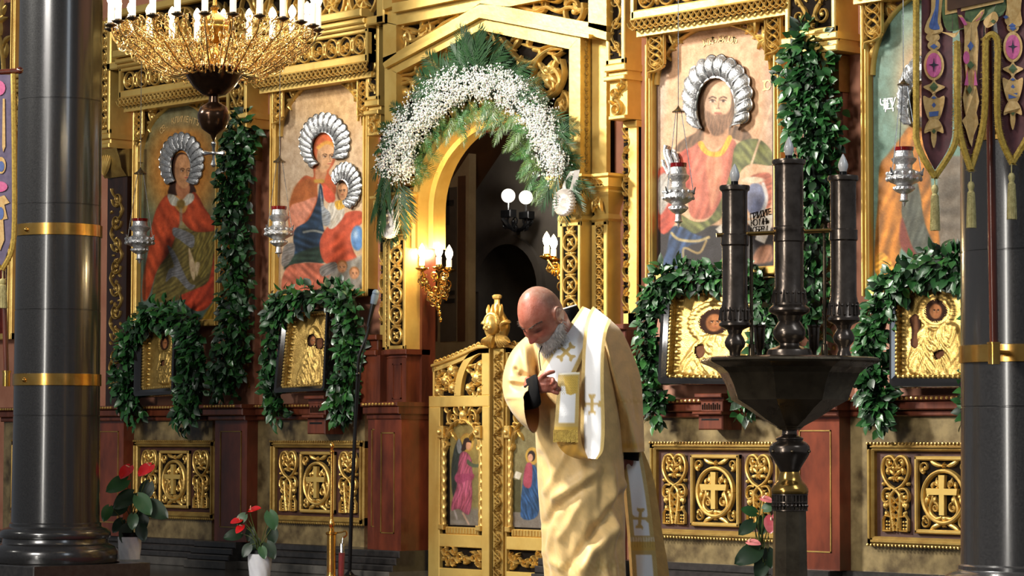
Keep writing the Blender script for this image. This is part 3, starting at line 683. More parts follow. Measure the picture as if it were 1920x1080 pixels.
# ---------------------------------------------------------------- painted pictures: colours laid on a fine mesh, shape by shape
class Paint:
    def __init__(s, X, Y, bg): s.X = X; s.Y = Y; s.C = np.empty(X.shape+(3,)); s.C[:] = bg; s.rs = np.random.RandomState(5); s.gain = 1.0
    def _in(s, P_):
        x, y = s.X, s.Y; ins = np.zeros(x.shape, bool); dist = np.full(x.shape, 1e9); n = len(P_)
        for i in range(n):
            (x0, y0), (x1, y1) = P_[i], P_[(i+1) % n]
            if y0 != y1:
                c = ((y0 > y) != (y1 > y)) & (x < (x1-x0)*(y-y0)/(y1-y0)+x0); ins ^= c
            dx, dy = x1-x0, y1-y0; l = dx*dx+dy*dy+1e-9
            t = np.clip(((x-x0)*dx+(y-y0)*dy)/l, 0, 1); dist = np.minimum(dist, np.hypot(x-x0-t*dx, y-y0-t*dy))
        return np.where(ins, dist, -dist)
    def mix(s, m_, col): s.C += (np.asarray(col, float)-s.C)*m_[..., None]
    def poly(s, pts, col, soft=1.5, a=1.0, fold=None, smooth=True, edge=0.0):
        P_ = spline(pts, max(20, len(pts)*4), True) if smooth else np.asarray(pts, float)
        sd = s._in(P_); m_ = np.clip(sd/soft+0.5, 0, 1)*a
        c = np.ones(s.X.shape+(3,))*np.asarray(col, float)
        if fold:
            ang, per, amp = fold; u = s.X*math.cos(ang)+s.Y*math.sin(ang); v = -s.X*math.sin(ang)+s.Y*math.cos(ang)
            f = np.sin(u/per*5.2+2.0*np.sin(v/per*.55+.4)+1.6*np.sin(u/per*1.7+v/per*.9))*.5+.3*np.sin(u/per*9.1+2.3*np.sin(v/per*.8+u/per*.5))
            c *= (1+amp*f)[..., None]
        if edge: c *= (1-edge*np.exp(-np.maximum(sd, 0)/(soft*4)))[..., None]
        s.C += (c-s.C)*m_[..., None]
    def ell(s, cx, cy, rx, ry, col, soft=0.15, a=1.0):
        r = np.hypot((s.X-cx)/rx, (s.Y-cy)/ry); s.mix(np.clip((1-r)/soft+0.5, 0, 1)*a, col)
    def glow(s, cx, cy, rx, ry, col, a=1.0, p=2):
        r = np.hypot((s.X-cx)/rx, (s.Y-cy)/ry); s.mix(np.exp(-r**p)*a, col)
    def line(s, pts, wd, col, a=1.0, smooth=True):
        P_ = spline(pts, max(8, len(pts)*5)) if smooth and len(pts) > 2 else np.asarray(pts, float)
        dist = np.full(s.X.shape, 1e9)
        for (x0, y0), (x1, y1) in zip(P_[:-1], P_[1:]):
            dx, dy = x1-x0, y1-y0; t = np.clip(((s.X-x0)*dx+(s.Y-y0)*dy)/(dx*dx+dy*dy+1e-9), 0, 1)
            dist = np.minimum(dist, np.hypot(s.X-x0-t*dx, s.Y-y0-t*dy))
        s.mix(np.clip((wd-dist)/(wd*.8)+.3, 0, 1)*a, col)
    def face(s, cx, cy, k, turn=0.25, skin=(214, 164, 120), dark=(70, 42, 28), beard=False):
        """eyes, brows, nose and mouth of a painted face, k = half its width"""
        t = turn*k
        s.glow(cx+t*.6, cy-k*.3, k*.6, k*.9, tuple(min(255, c*1.1) for c in skin), .6)
        s.glow(cx-k*.75, cy+k*.1, k*.35, k*1.1, tuple(c*.66 for c in skin), .65); s.glow(cx, cy+k*1.25, k*.6, k*.25, tuple(c*.72 for c in skin), .5)
        for e in (-1, 1):
            ex = cx+t+e*k*.40
            s.line([(ex-k*.26, cy-k*.20), (ex, cy-k*.33), (ex+k*.26, cy-k*.22)], k*.07, dark, .9)
            s.ell(ex, cy+k*.0, k*.22, k*.10, (232, 214, 196), .3, .7); s.ell(ex+t*.15, cy+k*.0, k*.10, k*.11, dark, .3); s.line([(ex-k*.22, cy-k*.05), (ex, cy-k*.12), (ex+k*.22, cy-k*.04)], k*.05, dark, .9)
            s.glow(ex, cy+k*.16, k*.25, k*.12, tuple(c*.74 for c in skin), .5)
        nx = cx+t*1.7
        s.line([(cx+t+k*.1*np.sign(turn+.01), cy-k*.15), (nx+k*.02, cy+k*.42), (nx+k*.08, cy+k*.52)], k*.06, tuple(c*.66 for c in skin), .8)
        s.line([(nx-k*.12, cy+k*.54), (nx+k*.1, cy+k*.55)], k*.06, tuple(c*.55 for c in skin), .8)
        if not beard: s.line([(nx-k*.24, cy+k*.84), (nx, cy+k*.80), (nx+k*.22, cy+k*.84)], k*.08, (166, 74, 62), .9); s.line([(nx-k*.1, cy+k*.95), (nx+k*.1, cy+k*.95)], k*.06, tuple(c*.75 for c in skin), .6)
        else: s.line([(nx-k*.22, cy+k*.9), (nx+k*.2, cy+k*.9)], k*.09, (150, 80, 66), .8)
    def out(s, grain=0.03):
        c = np.clip(s.C*s.gain/255*(1+grain*s.rs.randn(*s.X.shape)[..., None]), 0, 1)
        return np.where(c <= 0.04045, c/12.92, ((c+0.055)/1.055)**2.4)
def picture(name, quad, nu, nv, d, arch, draw, parent, bg, mtl='painting', plane=None, gain=.92):
    """a flat painted board; quad = its corners (tl, tr, br, bl) on the survey photo; arch = height share of the round top"""
    q = np.asarray(quad, float); s = np.linspace(0, 1, nu)[None, :]; t = np.linspace(0, 1, nv)[:, None]
    px = (1-s)*(1-t)*q[0, 0]+s*(1-t)*q[1, 0]+s*t*q[2, 0]+(1-s)*t*q[3, 0]; py = (1-s)*(1-t)*q[0, 1]+s*(1-t)*q[1, 1]+s*t*q[2, 1]+(1-s)*t*q[3, 1]
    p = Paint(px, py, bg); p.gain = gain; draw(p); col = p.out()
    pts = np.array([[W(px[i, j], py[i, j], d) for j in range(nu)] for i in range(nv)])
    S = np.broadcast_to(s, px.shape); T = np.broadcast_to(t, px.shape)
    keep = np.ones(px.shape, bool)
    if arch: keep = (T >= arch) | ((((S-.5)/.5)**2 + ((T-arch)/arch)**2) <= 1.02)
    b = MB(); b.add(pts.reshape(-1, 3), [])
    for i in range(nv-1):
        for j in range(nu-1):
            if int(keep[i, j]) + int(keep[i+1, j]) + int(keep[i, j+1]) + int(keep[i+1, j+1]) >= 3: b.f.append((i*nu+j, (i+1)*nu+j, (i+1)*nu+j+1, i*nu+j+1))
    return b.build(name, mtl, parent, smooth=0, col=col.reshape(-1, 3))
def trace(ox, oy, k): return lambda L: [(ox+x/k, oy+y/k) for x, y in L]
def halo(parent, cx, cy, rx, ry, irx, iry, icx, icy, d, n, a0, a1, name='silver_halo', up=.05, rib=False):
    """chased silver nimbus: scalloped rim, domed towards the viewer, open at the face; px centre and radii"""
    k = n*8+1; a = np.radians(np.linspace(a0, a1, k)); R_ = []
    lob = np.abs(np.sin(np.linspace(0, n*PI, k)))
    for j, f in enumerate((0, .06, .22, .45, .7, .88, 1.0)):
        row = []
        for i, t in enumerate(a):
            ox, oy = cx+rx*(.93+.07*lob[i])*math.cos(t), cy-ry*(.93+.07*lob[i])*math.sin(t); ix, iy = icx+irx*math.cos(t), icy-iry*math.sin(t)
            h = up*math.sin(PI*min(1, f*.97+.02))**.7*(.72+.28*lob[i]) + (.006*((i+j) % 2) if 0 < f < 1 else 0)
            q = W(ix+(ox-ix)*f, iy+(oy-iy)*f, d); q[1] -= h; row.append(q)
        R_.append(row)
    b = MB(); b.grid(np.array(R_))
    for i in range(0, k, 8):
        q = np.array([R_[j][i]-np.array([0, .006, 0]) for j in range(1, 7)]); b.tube(q, .005, 5)
    o = b.build(name, 'silver', parent, smooth=60)
    b = MB(); b.tube(np.array([R_[0][i]-np.array([0, .006, 0]) for i in range(k)]), .006, 5); b.tube(np.array(R_[6]), .005, 5); b.build('halo_rim', 'silver_plain', o)
    return o
def letters(parent, text, pts, size, d, mtl, name='inscription'):
    """painted lettering along a curve given on the survey photo"""
    pl = spline(pts, 60); L_ = np.r_[0, np.cumsum(np.hypot(*np.diff(pl, axis=0).T))]; vs = []; fs = []; n = 0
    for i, ch in enumerate(text):
        if ch == ' ': continue
        s = (i+.5)/len(text)*L_[-1]; x = np.interp(s, L_, pl[:, 0]); y = np.interp(s, L_, pl[:, 1]); x2 = np.interp(s+2, L_, pl[:, 0]); y2 = np.interp(s+2, L_, pl[:, 1])
        c = bpy.data.curves.new('t', 'FONT'); c.body = ch; c.size = size; c.align_x = 'CENTER'; c.resolution_u = 2
        o = bpy.data.objects.new('t', c); me = o.to_mesh(); a, e = W(x, y, d), W(x2, y2, d); an = math.atan2(e[2]-a[2], e[0]-a[0]) if s+2 < L_[-1] else an0
        an0 = an
        for v in me.vertices: vs.append((a[0]+v.co.x*math.cos(an)-v.co.y*math.sin(an), -d, a[2]+v.co.x*math.sin(an)+v.co.y*math.cos(an)))
        fs += [tuple(n+k for k in f.vertices) for f in me.polygons]; n += len(me.vertices)
        o.to_mesh_clear(); bpy.data.objects.remove(o); bpy.data.curves.remove(c)
    b = MB(); b.add(vs, fs); return b.build(name, mtl, parent, smooth=0)
def icon(label, fl, fr, ft, fbm, quad, arch, draw, bg, nu, nv, knots, yref=None, gain=.92):
    """large panel icon: fl, fr, ft, fbm = outer frame on the survey photo"""
    yr = yref or (ft+fbm)/2
    xl, xr = xpx(fl, .05, yr), xpx(fr, .05, yr); zt = zpx((fl+fr)/2, ft, .05); zb = zpx((fl+fr)/2, fbm, .05)
    t = thing('panel_icon', label, 'icon', ((xl+xr)/2, -.02, zb), 'large icons of the icon screen')
    b = MB(); fw = .042
    for q in (((xl, zb), (xl+fw, zt)), ((xr-fw, zb), (xr, zt)), ((xl, zb), (xr, zb+fw))):
        b.box((q[0][0], -.05, q[0][1]), (q[1][0], .03, q[1][1]), .006)
        if q[1][0]-q[0][0] < .1: b.box((q[0][0]+.008, -.066, q[0][1]), (q[0][0]+.02, -.05, q[1][1]), .003); b.box((q[0][0]+.026, -.058, q[0][1]), (q[0][0]+.036, -.05, q[1][1]), .003)
    b.build('gilt_frame', 'gold_plain', t, smooth=0)
    b = MB(); b.box((xl+fw, -.012, zb+fw), (xr-fw, .028, zt)); b.build('back_board', 'recess_brown', t, smooth=0)
    # carved spandrels beside the arch
    q = np.asarray(quad, float); A = W(*q[0], .02); B = W(*q[1], .02); D_ = W(*q[3], .02); H = A[2]-D_[2]
    cv = Carve(.014, .03); xm = (A[0]+B[0])/2; hw = (B[0]-A[0])/2; za = A[2]-H*arch
    for sg in (-1, 1):
        for k in range(9):
            th = math.radians(12+8.5*k); x = xm+sg*hw*1.03*math.cos(th); z = za+H*arch*1.02*math.sin(th)
            cv.leaf(x, z, (PI/2 if sg > 0 else PI/2)-sg*.5+(.25*(k % 3-1)), hw*(.16+.16*abs(math.sin(2*th))), .02, sg*.9*(-1)**k)
        cv.acanthus(xm+sg*hw*.95, A[2]-hw*.28, PI/2+sg*.9, hw*.34, sg)
        cv.acanthus(xm+sg*hw*.7, A[2]-hw*.10, PI/2+sg*1.2, hw*.26, -sg)
    th = np.linspace(0, PI, 40); cv.rib(np.stack([xm+hw*1.0*np.cos(th), za+H*arch*np.sin(th)], 1), .010)
    cv.build('spandrel_carving', 'gold', t)
    picture('painted_board', quad, nu, nv, .013, arch, draw, t, bg, gain=gain)
    for k in knots:
        x0, x1 = xpx(k[0], .085, (k[1]+k[3])/2), xpx(k[2], .085, (k[1]+k[3])/2); z1, z0 = zpx((k[0]+k[2])/2, k[1], .085), zpx((k[0]+k[2])/2, k[3], .085)
        cv = Carve(.07, .016); cv.knot(x0, z0, x1, z1, (x1-x0)*.055); cv.rib([(x0, z0), (x0, z1)], .007); cv.rib([(x1, z0+(z1-z0)*.15), (x1, z1)], .007); cv.rib(spline([(x0, z0-.03), (x0+.01, z0), ((x0+x1)/2, z0+.005), (x1-.015, z0+.02), (x1, z0+(z1-z0)*.15)], 16), .008)
        kb = cv.build('corner_knot', 'gold', t)
        b = MB(); b.box((x0+.004, -.07, z0+.02), (x1-.004, -.064, z1)); b.build('ground', 'recess', kb, smooth=0)
    return t

def draw1(p):
    T = trace(230, 180, 2.4545); X = lambda x: 230+x/2.4545; Y = lambda y: 180+y/2.4545
    p.glow(X(275), Y(340), 82, 120, (150, 140, 84), .9, 4); p.glow(X(275), Y(330), 66, 98, (214, 138, 60), 1, 4)
    p.ell(X(265), Y(110), 60, 18, (120, 132, 110), .8, .4)
    p.poly(T([(255, 262), (228, 290), (214, 335), (218, 400), (208, 450), (250, 458), (300, 450), (338, 442), (324, 400), (320, 340), (306, 284), (282, 262)]), (58, 36, 26), 2)
    p.poly(T([(250, 395), (248, 450), (272, 476), (304, 455), (304, 405)]), (176, 116, 80), 2)
    p.poly(T([(258, 275), (242, 312), (241, 366), (252, 402), (277, 424), (297, 418), (312, 390), (318, 345), (309, 298), (288, 270)]), (206, 150, 104), 2)
    p.face(X(280), Y(345), 15, .25, (206, 150, 104))
    p.poly(T([(160, 800), (215, 700), (250, 620), (300, 610), (420, 615), (426, 720), (395, 850), (330, 910), (250, 940), (140, 940)]), (104, 92, 48), 2, fold=(.9, 9, .28))
    p.poly(T([(340, 640), (420, 625), (424, 740), (370, 840), (330, 770)]), (126, 112, 54), 2, fold=(.4, 7, .35))
    p.poly(T([(214, 450), (165, 500), (132, 600), (116, 720), (92, 850), (94, 940), (122, 920), (160, 800), (215, 720), (245, 640), (258, 600), (272, 575), (300, 605), (340, 625), (420, 620), (424, 580), (380, 520), (348, 460), (320, 445), (290, 530), (262, 535), (235, 500)]), (202, 82, 46), 2, fold=(2.5, 22, .2), edge=.25)
    p.poly(T([(265, 920), (330, 890), (395, 850), (424, 720), (426, 900), (392, 972), (340, 990), (285, 955)]), (182, 66, 40), 2, fold=(.7, 16, .25))
    p.poly(T([(206, 455), (222, 500), (250, 505), (270, 492), (290, 506), (326, 480), (326, 452), (302, 450), (270, 480), (236, 455)]), (188, 184, 168), 2, fold=(.3, 6, .18))
    p.ell(X(268), Y(498), 8, 9, (120, 96, 44), .4); p.line(T([(268, 520), (268, 590)]), 3, (140, 130, 110), .7)
    for q in ([(235, 605), (300, 625), (330, 650), (320, 700), (262, 662), (232, 640)], [(205, 690), (240, 720), (300, 850), (335, 872), (300, 892), (240, 830), (198, 856), (212, 800), (236, 780)]): p.poly(T(q), (112, 112, 114), 2, fold=(1.1, 5, .25))
    p.poly(T([(304, 700), (322, 740), (335, 790), (328, 850), (310, 800)]), (196, 172, 134), 2); p.poly(T([(335, 770), (356, 772), (340, 830)]), (206, 184, 146), 2)
    p.poly(T([(350, 1060), (432, 940), (440, 1060)]), (150, 118, 40), 3, fold=(.5, 8, .3))
    p.line(T([(100, 935), (105, 250)]), 3, (40, 26, 18), .5)
icon('icon of a red cloaked saint with a silver halo beside the left column', 248.5, 412, 203, 614, [(266, 206), (406, 178), (406, 612), (264, 616)], .24, draw1, (88, 108, 98), 100, 280, [(250, 199, 266, 262)])
ic1 = bpy.data.objects['panel_icon']
halo(ic1, 340.8, 304, 42, 56, 19, 33, 341, 313, .02, 17, -52, 232, up=.014)
letters(ic1, 'СВ. КЛИМЕНТЪ', [(302, 252), (318, 236), (338, 229), (358, 231), (372, 238)], .055, .016, 'thread_gold')

def draw2(p):
    T = trace(490, 140, 2.4545); X = lambda x: 490+x/2.4545; Y = lambda y: 140+y/2.4545
    p.glow(X(300), Y(150), 90, 70, (220, 176, 118), .9); p.glow(X(160), Y(420), 60, 120, (170, 152, 132), .6)
    p.poly(T([(290, 262), (250, 285), (234, 340), (232, 400), (240, 470), (198, 466), (150, 530), (122, 640), (136, 724), (170, 705), (220, 665), (258, 590), (262, 500), (330, 560), (345, 520), (330, 480), (310, 450), (338, 400), (345, 320), (322, 270)]), (208, 100, 56), 2, fold=(2.3, 26, .16), edge=.2)
    p.poly(T([(150, 520), (200, 480), (248, 490), (252, 560), (205, 580), (140, 610), (128, 600)]), (158, 92, 44), 5, .8)
    p.poly(T([(130, 612), (200, 580), (254, 565), (225, 640), (180, 700), (138, 724)]), (206, 134, 108), 3, fold=(2.4, 16, .14))
    p.poly(T([(270, 500), (256, 580), (215, 670), (150, 720), (148, 850), (100, 892), (200, 862), (292, 862), (300, 760), (284, 690), (286, 560)]), (36, 54, 76), 2, fold=(1.9, 16, .4))
    p.poly(T([(150, 830), (280, 790), (290, 864), (200, 862), (105, 898)]), (44, 62, 52), 4, fold=(1.4, 14, .3))
    p.line(T([(195, 725), (240, 718), (285, 728)]), 2.5, (160, 160, 150), .8)
    p.poly(T([(255, 425), (250, 480), (280, 498), (296, 470), (300, 440)]), (190, 136, 98), 2); p.line(T([(250, 490), (282, 490)]), 4, (180, 140, 60))
    p.poly(T([(268, 328), (256, 380), (264, 430), (282, 452), (310, 430), (330, 380), (333, 336), (300, 316)]), (216, 166, 122), 2)
    p.face(X(296), Y(378), 16, .3, (216, 166, 122))
    p.line(T([(262, 336), (300, 312), (338, 326)]), 4, (222, 164, 70), .9)
    p.poly(T([(300, 705), (340, 680), (390, 636), (440, 626), (466, 636), (466, 680), (412, 730), (420, 800), (442, 862), (350, 872), (288, 862), (268, 775)]), (214, 94, 64), 2, fold=(.9, 22, .22), edge=.2)
    p.poly(T([(286, 500), (340, 560), (322, 592), (290, 570)]), (206, 86, 60), 2)
    p.poly(T([(308, 598), (345, 590), (376, 604), (380, 650), (330, 708), (302, 690)]), (204, 196, 182), 2, fold=(.4, 7, .16))
    p.poly(T([(270, 520), (286, 600), (318, 640), (312, 690), (284, 690), (276, 620)]), (142, 146, 150), 2, fold=(1.2, 5, .25))
    p.ell(X(374), Y(538), 11, 19, (84, 54, 36), .3); p.poly(T([(355, 510), (352, 545), (368, 578), (390, 566), (396, 520), (376, 500)]), (214, 158, 114), 2); p.face(X(375), Y(535), 8.5, -.05, (214, 158, 114))
    p.poly(T([(338, 586), (380, 578), (388, 606), (352, 622)]), (208, 160, 60), 2, fold=(.4, 4, .3))
    p.ell(X(442), Y(752), 12, 23.5, (92, 134, 186), .2); p.glow(X(434), Y(735), 5, 9, (190, 212, 236), .9)
    p.poly(T([(115, 890), (200, 866), (290, 872), (330, 900), (300, 950), (240, 1000), (100, 1000)]), (188, 104, 80), 2, fold=(2.2, 18, .22))
    p.poly(T([(300, 950), (350, 880), (420, 850), (468, 840), (470, 1000), (300, 1000)]), (146, 140, 130), 5, fold=(.6, 16, .15))
    for cx, cy in ((372, 886), (428, 916)): p.ell(X(cx), Y(cy-6), 9.5, 11, (150, 96, 50), .3); p.ell(X(cx), Y(cy), 8, 10, (206, 146, 104), .3); p.face(X(cx), Y(cy), 7, .1, (206, 146, 104))
    p.poly(T([(278, 880), (340, 862), (345, 900), (290, 930), (268, 910)]), (118, 112, 108), 2, fold=(.9, 5, .3))
    p.poly(T([(105, 790), (150, 776), (150, 830), (115, 880), (92, 870)]), (128, 122, 118), 2, fold=(1.2, 5, .25))
icon('icon of a mother and child in red robes with silver haloes', 506.5, 689.5, 160, 560, [(528, 163), (684, 140), (683, 548), (522, 552)], .24, draw2, (206, 176, 142), 110, 270, [(510, 163, 528, 230), (669, 148, 688, 216)])
ic2 = bpy.data.objects['panel_icon.001']
halo(ic2, 609, 267, 48, 56, 22, 31, 608, 279, .02, 18, -34, 242, up=.015)
halo(ic2, 648, 348, 30, 44, 13, 20, 643, 357, .03, 13, -80, 150, up=.012)

def draw3(p):
    T = trace(1190, 30, 2.16); X = lambda x: 1190+x/2.16; Y = lambda y: 30+y/2.16
    p.glow(X(330), Y(180), 110, 130, (216, 168, 128), .9); p.poly(T([(80, 200), (130, 210), (100, 600), (80, 620)]), (176, 158, 146), 14, .7); p.poly(T([(540, 150), (580, 160), (580, 600), (530, 560)]), (156, 136, 124), 20, .6)
    p.poly(T([(100, 850), (190, 870), (300, 850), (360, 850), (570, 860), (570, 1020), (90, 1020)]), (52, 47, 48), 4)
    p.poly(T([(310, 246), (268, 272), (252, 330), (260, 420), (248, 470), (195, 500), (160, 545), (232, 548), (290, 495), (390, 495), (445, 514), (474, 490), (440, 455), (404, 435), (412, 360), (402, 290), (372, 254)]), (112, 84, 62), 3, fold=(.3, 12, .25))
    p.poly(T([(300, 430), (280, 500), (320, 540), (375, 500), (372, 430)]), (188, 140, 106), 3)
    p.poly(T([(228, 532), (270, 508), (320, 560), (380, 498), (412, 520), (400, 600), (366, 720), (325, 795), (270, 824), (220, 792), (212, 620), (176, 562)]), (192, 110, 90), 3, fold=(.25, 20, .15), edge=.1)
    p.poly(T([(290, 570), (350, 570), (345, 700), (310, 780), (300, 700)]), (206, 140, 108), 6, .8, fold=(.2, 12, .12))
    p.poly(T([(128, 605), (180, 560), (222, 545), (222, 700), (150, 860), (96, 860), (92, 640)]), (176, 78, 62), 3, fold=(.7, 18, .2)); p.poly(T([(95, 660), (135, 640), (150, 720), (110, 800), (95, 780)]), (170, 164, 158), 4, fold=(.4, 8, .15))
    p.poly(T([(302, 266), (284, 310), (282, 362), (294, 412), (325, 442), (366, 422), (387, 380), (390, 320), (376, 275), (340, 256)]), (216, 172, 138), 3)
    p.poly(T([(288, 385), (292, 440), (312, 478), (330, 486), (358, 476), (388, 430), (392, 375), (368, 398), (340, 396), (320, 400)]), (124, 90, 66), 4, fold=(.2, 6, .2))
    p.face(X(336), Y(345), 25, .02, (216, 172, 138), (76, 52, 38), True)
    p.poly(T([(256, 518), (290, 562), (352, 566), (394, 498), (378, 486), (345, 545), (300, 545), (274, 508)]), (226, 162, 58), 2, fold=(.2, 8, .15))
    p.poly(T([(412, 520), (500, 498), (560, 556), (560, 605), (470, 600), (424, 640), (394, 720), (356, 812), (300, 852), (240, 882), (186, 852), (178, 800), (240, 832), (300, 822), (350, 742), (390, 620)]), (116, 118, 70), 2, fold=(2.4, 18, .3), edge=.2)
    p.poly(T([(148, 862), (186, 852), (240, 882), (296, 905), (205, 940), (200, 1016), (116, 1016), (130, 950)]), (52, 68, 98), 3, fold=(.4, 16, .4)); p.line(T([(150, 880), (180, 905), (250, 912), (300, 896)]), 3, (196, 170, 110), .8); p.line(T([(200, 1000), (200, 940), (260, 960), (290, 910)]), 2.4, (190, 160, 100), .7)
    p.poly(T([(468, 650), (546, 636), (556, 700), (550, 770), (526, 770), (520, 690)]), (164, 92, 72), 3, fold=(1.1, 10, .2))
    p.ell(X(490), Y(742), 20, 31, (112, 116, 142), .15); p.line(T([(520, 680), (534, 740), (510, 800), (470, 812)]), 4, (206, 204, 202), .9); p.ell(X(480), Y(664), 20, 6, (206, 190, 166), .4)
    p.poly(T([(455, 640), (462, 642), (560, 360), (552, 352)]), (206, 172, 142), 2, smooth=False)
    p.poly(T([(328, 864), (370, 826), (372, 880), (345, 884)]), (206, 198, 188), 2, smooth=False); p.poly(T([(455, 830), (562, 800), (556, 850), (526, 922), (488, 905), (492, 890)]), (206, 198, 188), 2, smooth=False)
    p.poly(T([(500, 940), (556, 930), (556, 990), (480, 1000)]), (158, 112, 88), 5, fold=(.4, 12, .2))
    p.poly(T([(150, 540), (168, 550), (178, 585), (172, 610), (146, 604), (132, 575)]), (206, 204, 200), 2)
icon('large icon of a bearded figure with a radiant silver halo right of the portal', 1211, 1463, 66, 520, [(1233, 64), (1447, 24), (1449, 520), (1234, 520)], .21, draw3, (204, 162, 128), 130, 260, [(1212, 58, 1243, 134), (1433, 18, 1462, 100)], gain=.9)
ic3 = bpy.data.objects['panel_icon.002']
halo(ic3, 1346, 184, 66, 82, 37, 58, 1345, 203, .03, 14, -38, 222, up=.04)
letters(ic3, 'ІИСУСЪ ХРИСТОСЪ', [(1318, 88), (1346, 80), (1380, 82)], .05, .016, 'thread_gold'); letters(ic3, 'ІС', [(1430, 170), (1442, 168)], .07, .016, 'thread_gold')
letters(ic3, 'ПРІИДИТЕ', [(1408, 412), (1446, 402)], .045, .016, 'recess'); letters(ic3, 'КО МНѢ', [(1408, 424), (1442, 420)], .045, .016, 'recess'); letters(ic3, 'ОБРЕМ', [(1412, 436), (1438, 434)], .04, .016, 'recess')
# silver overlay of the blessing hand
b = MB()
for q, r in (([(1258, 322), (1254, 308), (1250, 296), (1247, 284), (1249, 272)], 4), ([(1262, 320), (1260, 306), (1254, 292), (1252, 280)], 3.6), ([(1264, 322), (1268, 306), (1270, 296), (1264, 286)], 3.6), ([(1266, 326), (1272, 312), (1270, 300)], 3.4), ([(1254, 326), (1246, 312), (1243, 300)], 3.4)):
    b.tube(np.array([W(x, y, .03) for x, y in spline(q, 9)]), r/360, 6)
b.build('silver_hand', 'silver', ic3)

def draw4(p):
    T = trace(1600, 0, 1.8625); X = lambda x: 1600+x/1.8625; Y = lambda y: y/1.8625
    p.glow(X(225), Y(300), 42, 100, (210, 166, 122), 1, 3)
    p.poly(T([(300, 580), (400, 570), (400, 900), (290, 890), (300, 740)]), (124, 112, 98), 4, fold=(1.57, 36, .14))
    p.poly(T([(205, 440), (165, 480), (120, 540), (92, 580), (86, 700), (74, 860), (80, 960), (150, 960), (170, 860), (240, 900), (300, 890), (292, 760), (270, 620), (290, 480)]), (192, 122, 46), 3, fold=(.35, 26, .3), edge=.2)
    p.poly(T([(185, 640), (225, 640), (250, 780), (292, 890), (230, 910), (190, 820), (168, 740)]), (84, 86, 76), 3, fold=(.3, 16, .25)); p.poly(T([(170, 760), (200, 850), (230, 910), (165, 860)]), (124, 60, 48), 4)
    p.poly(T([(215, 250), (195, 330), (200, 420), (260, 440), (280, 330), (255, 250)]), (70, 56, 44), 4); p.poly(T([(222, 290), (210, 350), (225, 400), (250, 405), (266, 350), (255, 290)]), (190, 138, 100), 3); p.face(X(238), Y(345), 14, .1, (190, 138, 100), beard=True)
    p.poly(T([(80, 900), (100, 880), (130, 910), (140, 950), (110, 960), (80, 960)]), (226, 160, 60), 3, fold=(.8, 12, .3))
icon('icon of a saint in a golden robe behind the right banner', 1616, 1616+254, -20, 550, [(1637, 0), (1860, -40), (1862, 545), (1639, 545)], .26, draw4, (106, 136, 122), 110, 260, [(1617, -20, 1651, 78)], yref=500, gain=.88)
ic4 = bpy.data.objects['panel_icon.003']
halo(ic4, 1728, 184, 42, 78, 24, 50, 1730, 200, .03, 13, -38, 222, up=.05)
letters(ic4, 'ЧѢДУ', [(1653, 206), (1676, 204)], .075, .016, 'petal_white')
icon('icon with dark red painting at the far left edge beyond the black column', -160, 24, 20, 640, [(-140, 20), (10, 0), (10, 630), (-140, 640)], .24, lambda p: p.poly([(-120, 100), (-20, 90), (20, 600), (-120, 600)], (110, 40, 28), 4, fold=(.4, 20, .2)), (58, 66, 62), 40, 80, [])
# ---------------------------------------------------------------- the gabled portal
DP = .13
pt = thing('royal_portal', 'gabled gilded portal with pierced scroll carving around the arched opening', 'portal', (0, -.06, 0))
# backing with the arched opening
xl, xr = xpx(718, .03, 200), xpx(1137, .03, 200); zt_ = zpx(930, -40, .03); zs = 2.10
AX, AZ, xc = .585, .47, .0
n = 33; th = np.linspace(0, PI, n)
inn = [(-AX-.0, zs-.22)] + [(-AX*math.cos(t), zs+AZ*math.sin(t)) for t in th] + [(AX, zs-.22)]
def outer_pt(x, z, i):
    if i == 0: return (xl, z)
    if i == n+1: return (xr, z)
    t = th[i-1]; dx, dz = -math.cos(t), math.sin(t)
    s = min((xl if dx < 0 else xr)/dx if abs(dx) > 1e-6 else 1e9, (zt_-zs)/dz if dz > 1e-6 else 1e9); return (dx*s, zs+dz*s)
out_ = [outer_pt(x, z, i) for i, (x, z) in enumerate(inn)]
b = MB(); b.grid(np.array([[(x, -.045, z) for x, z in inn], [(x, -.045, z) for x, z in out_], [(x, .03, z) for x, z in out_]])); b.build('ground_panel', 'recess', pt, smooth=0)
b = MB(); rows = []
for e, dd in ((.055, -.05), (.055, -.10), (.04, -.112), (.02, -.10), (.0, -.10), (0, -.02), (-.02, .0), (0, .07), (.0, .11)):
    rows.append([(-(AX+e), dd, zs-.22)] + [(-(AX+e)*math.cos(t), dd, zs+(AZ+e)*math.sin(t)) for t in th] + [((AX+e), dd, zs-.22)])
b.grid(np.array(rows)); b.build('arch_moulding', 'gold_plain', pt, smooth=30)
cv = Carve(.075, .022)
for i in range(26):
    t = PI*(i+.5)/26; x, z = -(AX+.08)*math.cos(t), zs+(AZ+.08)*math.sin(t)
    cv.leaf(x, z, PI-t+.9, .11, .018, -1.1); cv.leaf(x, z, PI-t-.6, .07, .014, .8); cv.spiral(x, z, .034, t, 1.2, 1, .008, 14)
cv.build('arch_carving', 'gold', pt)
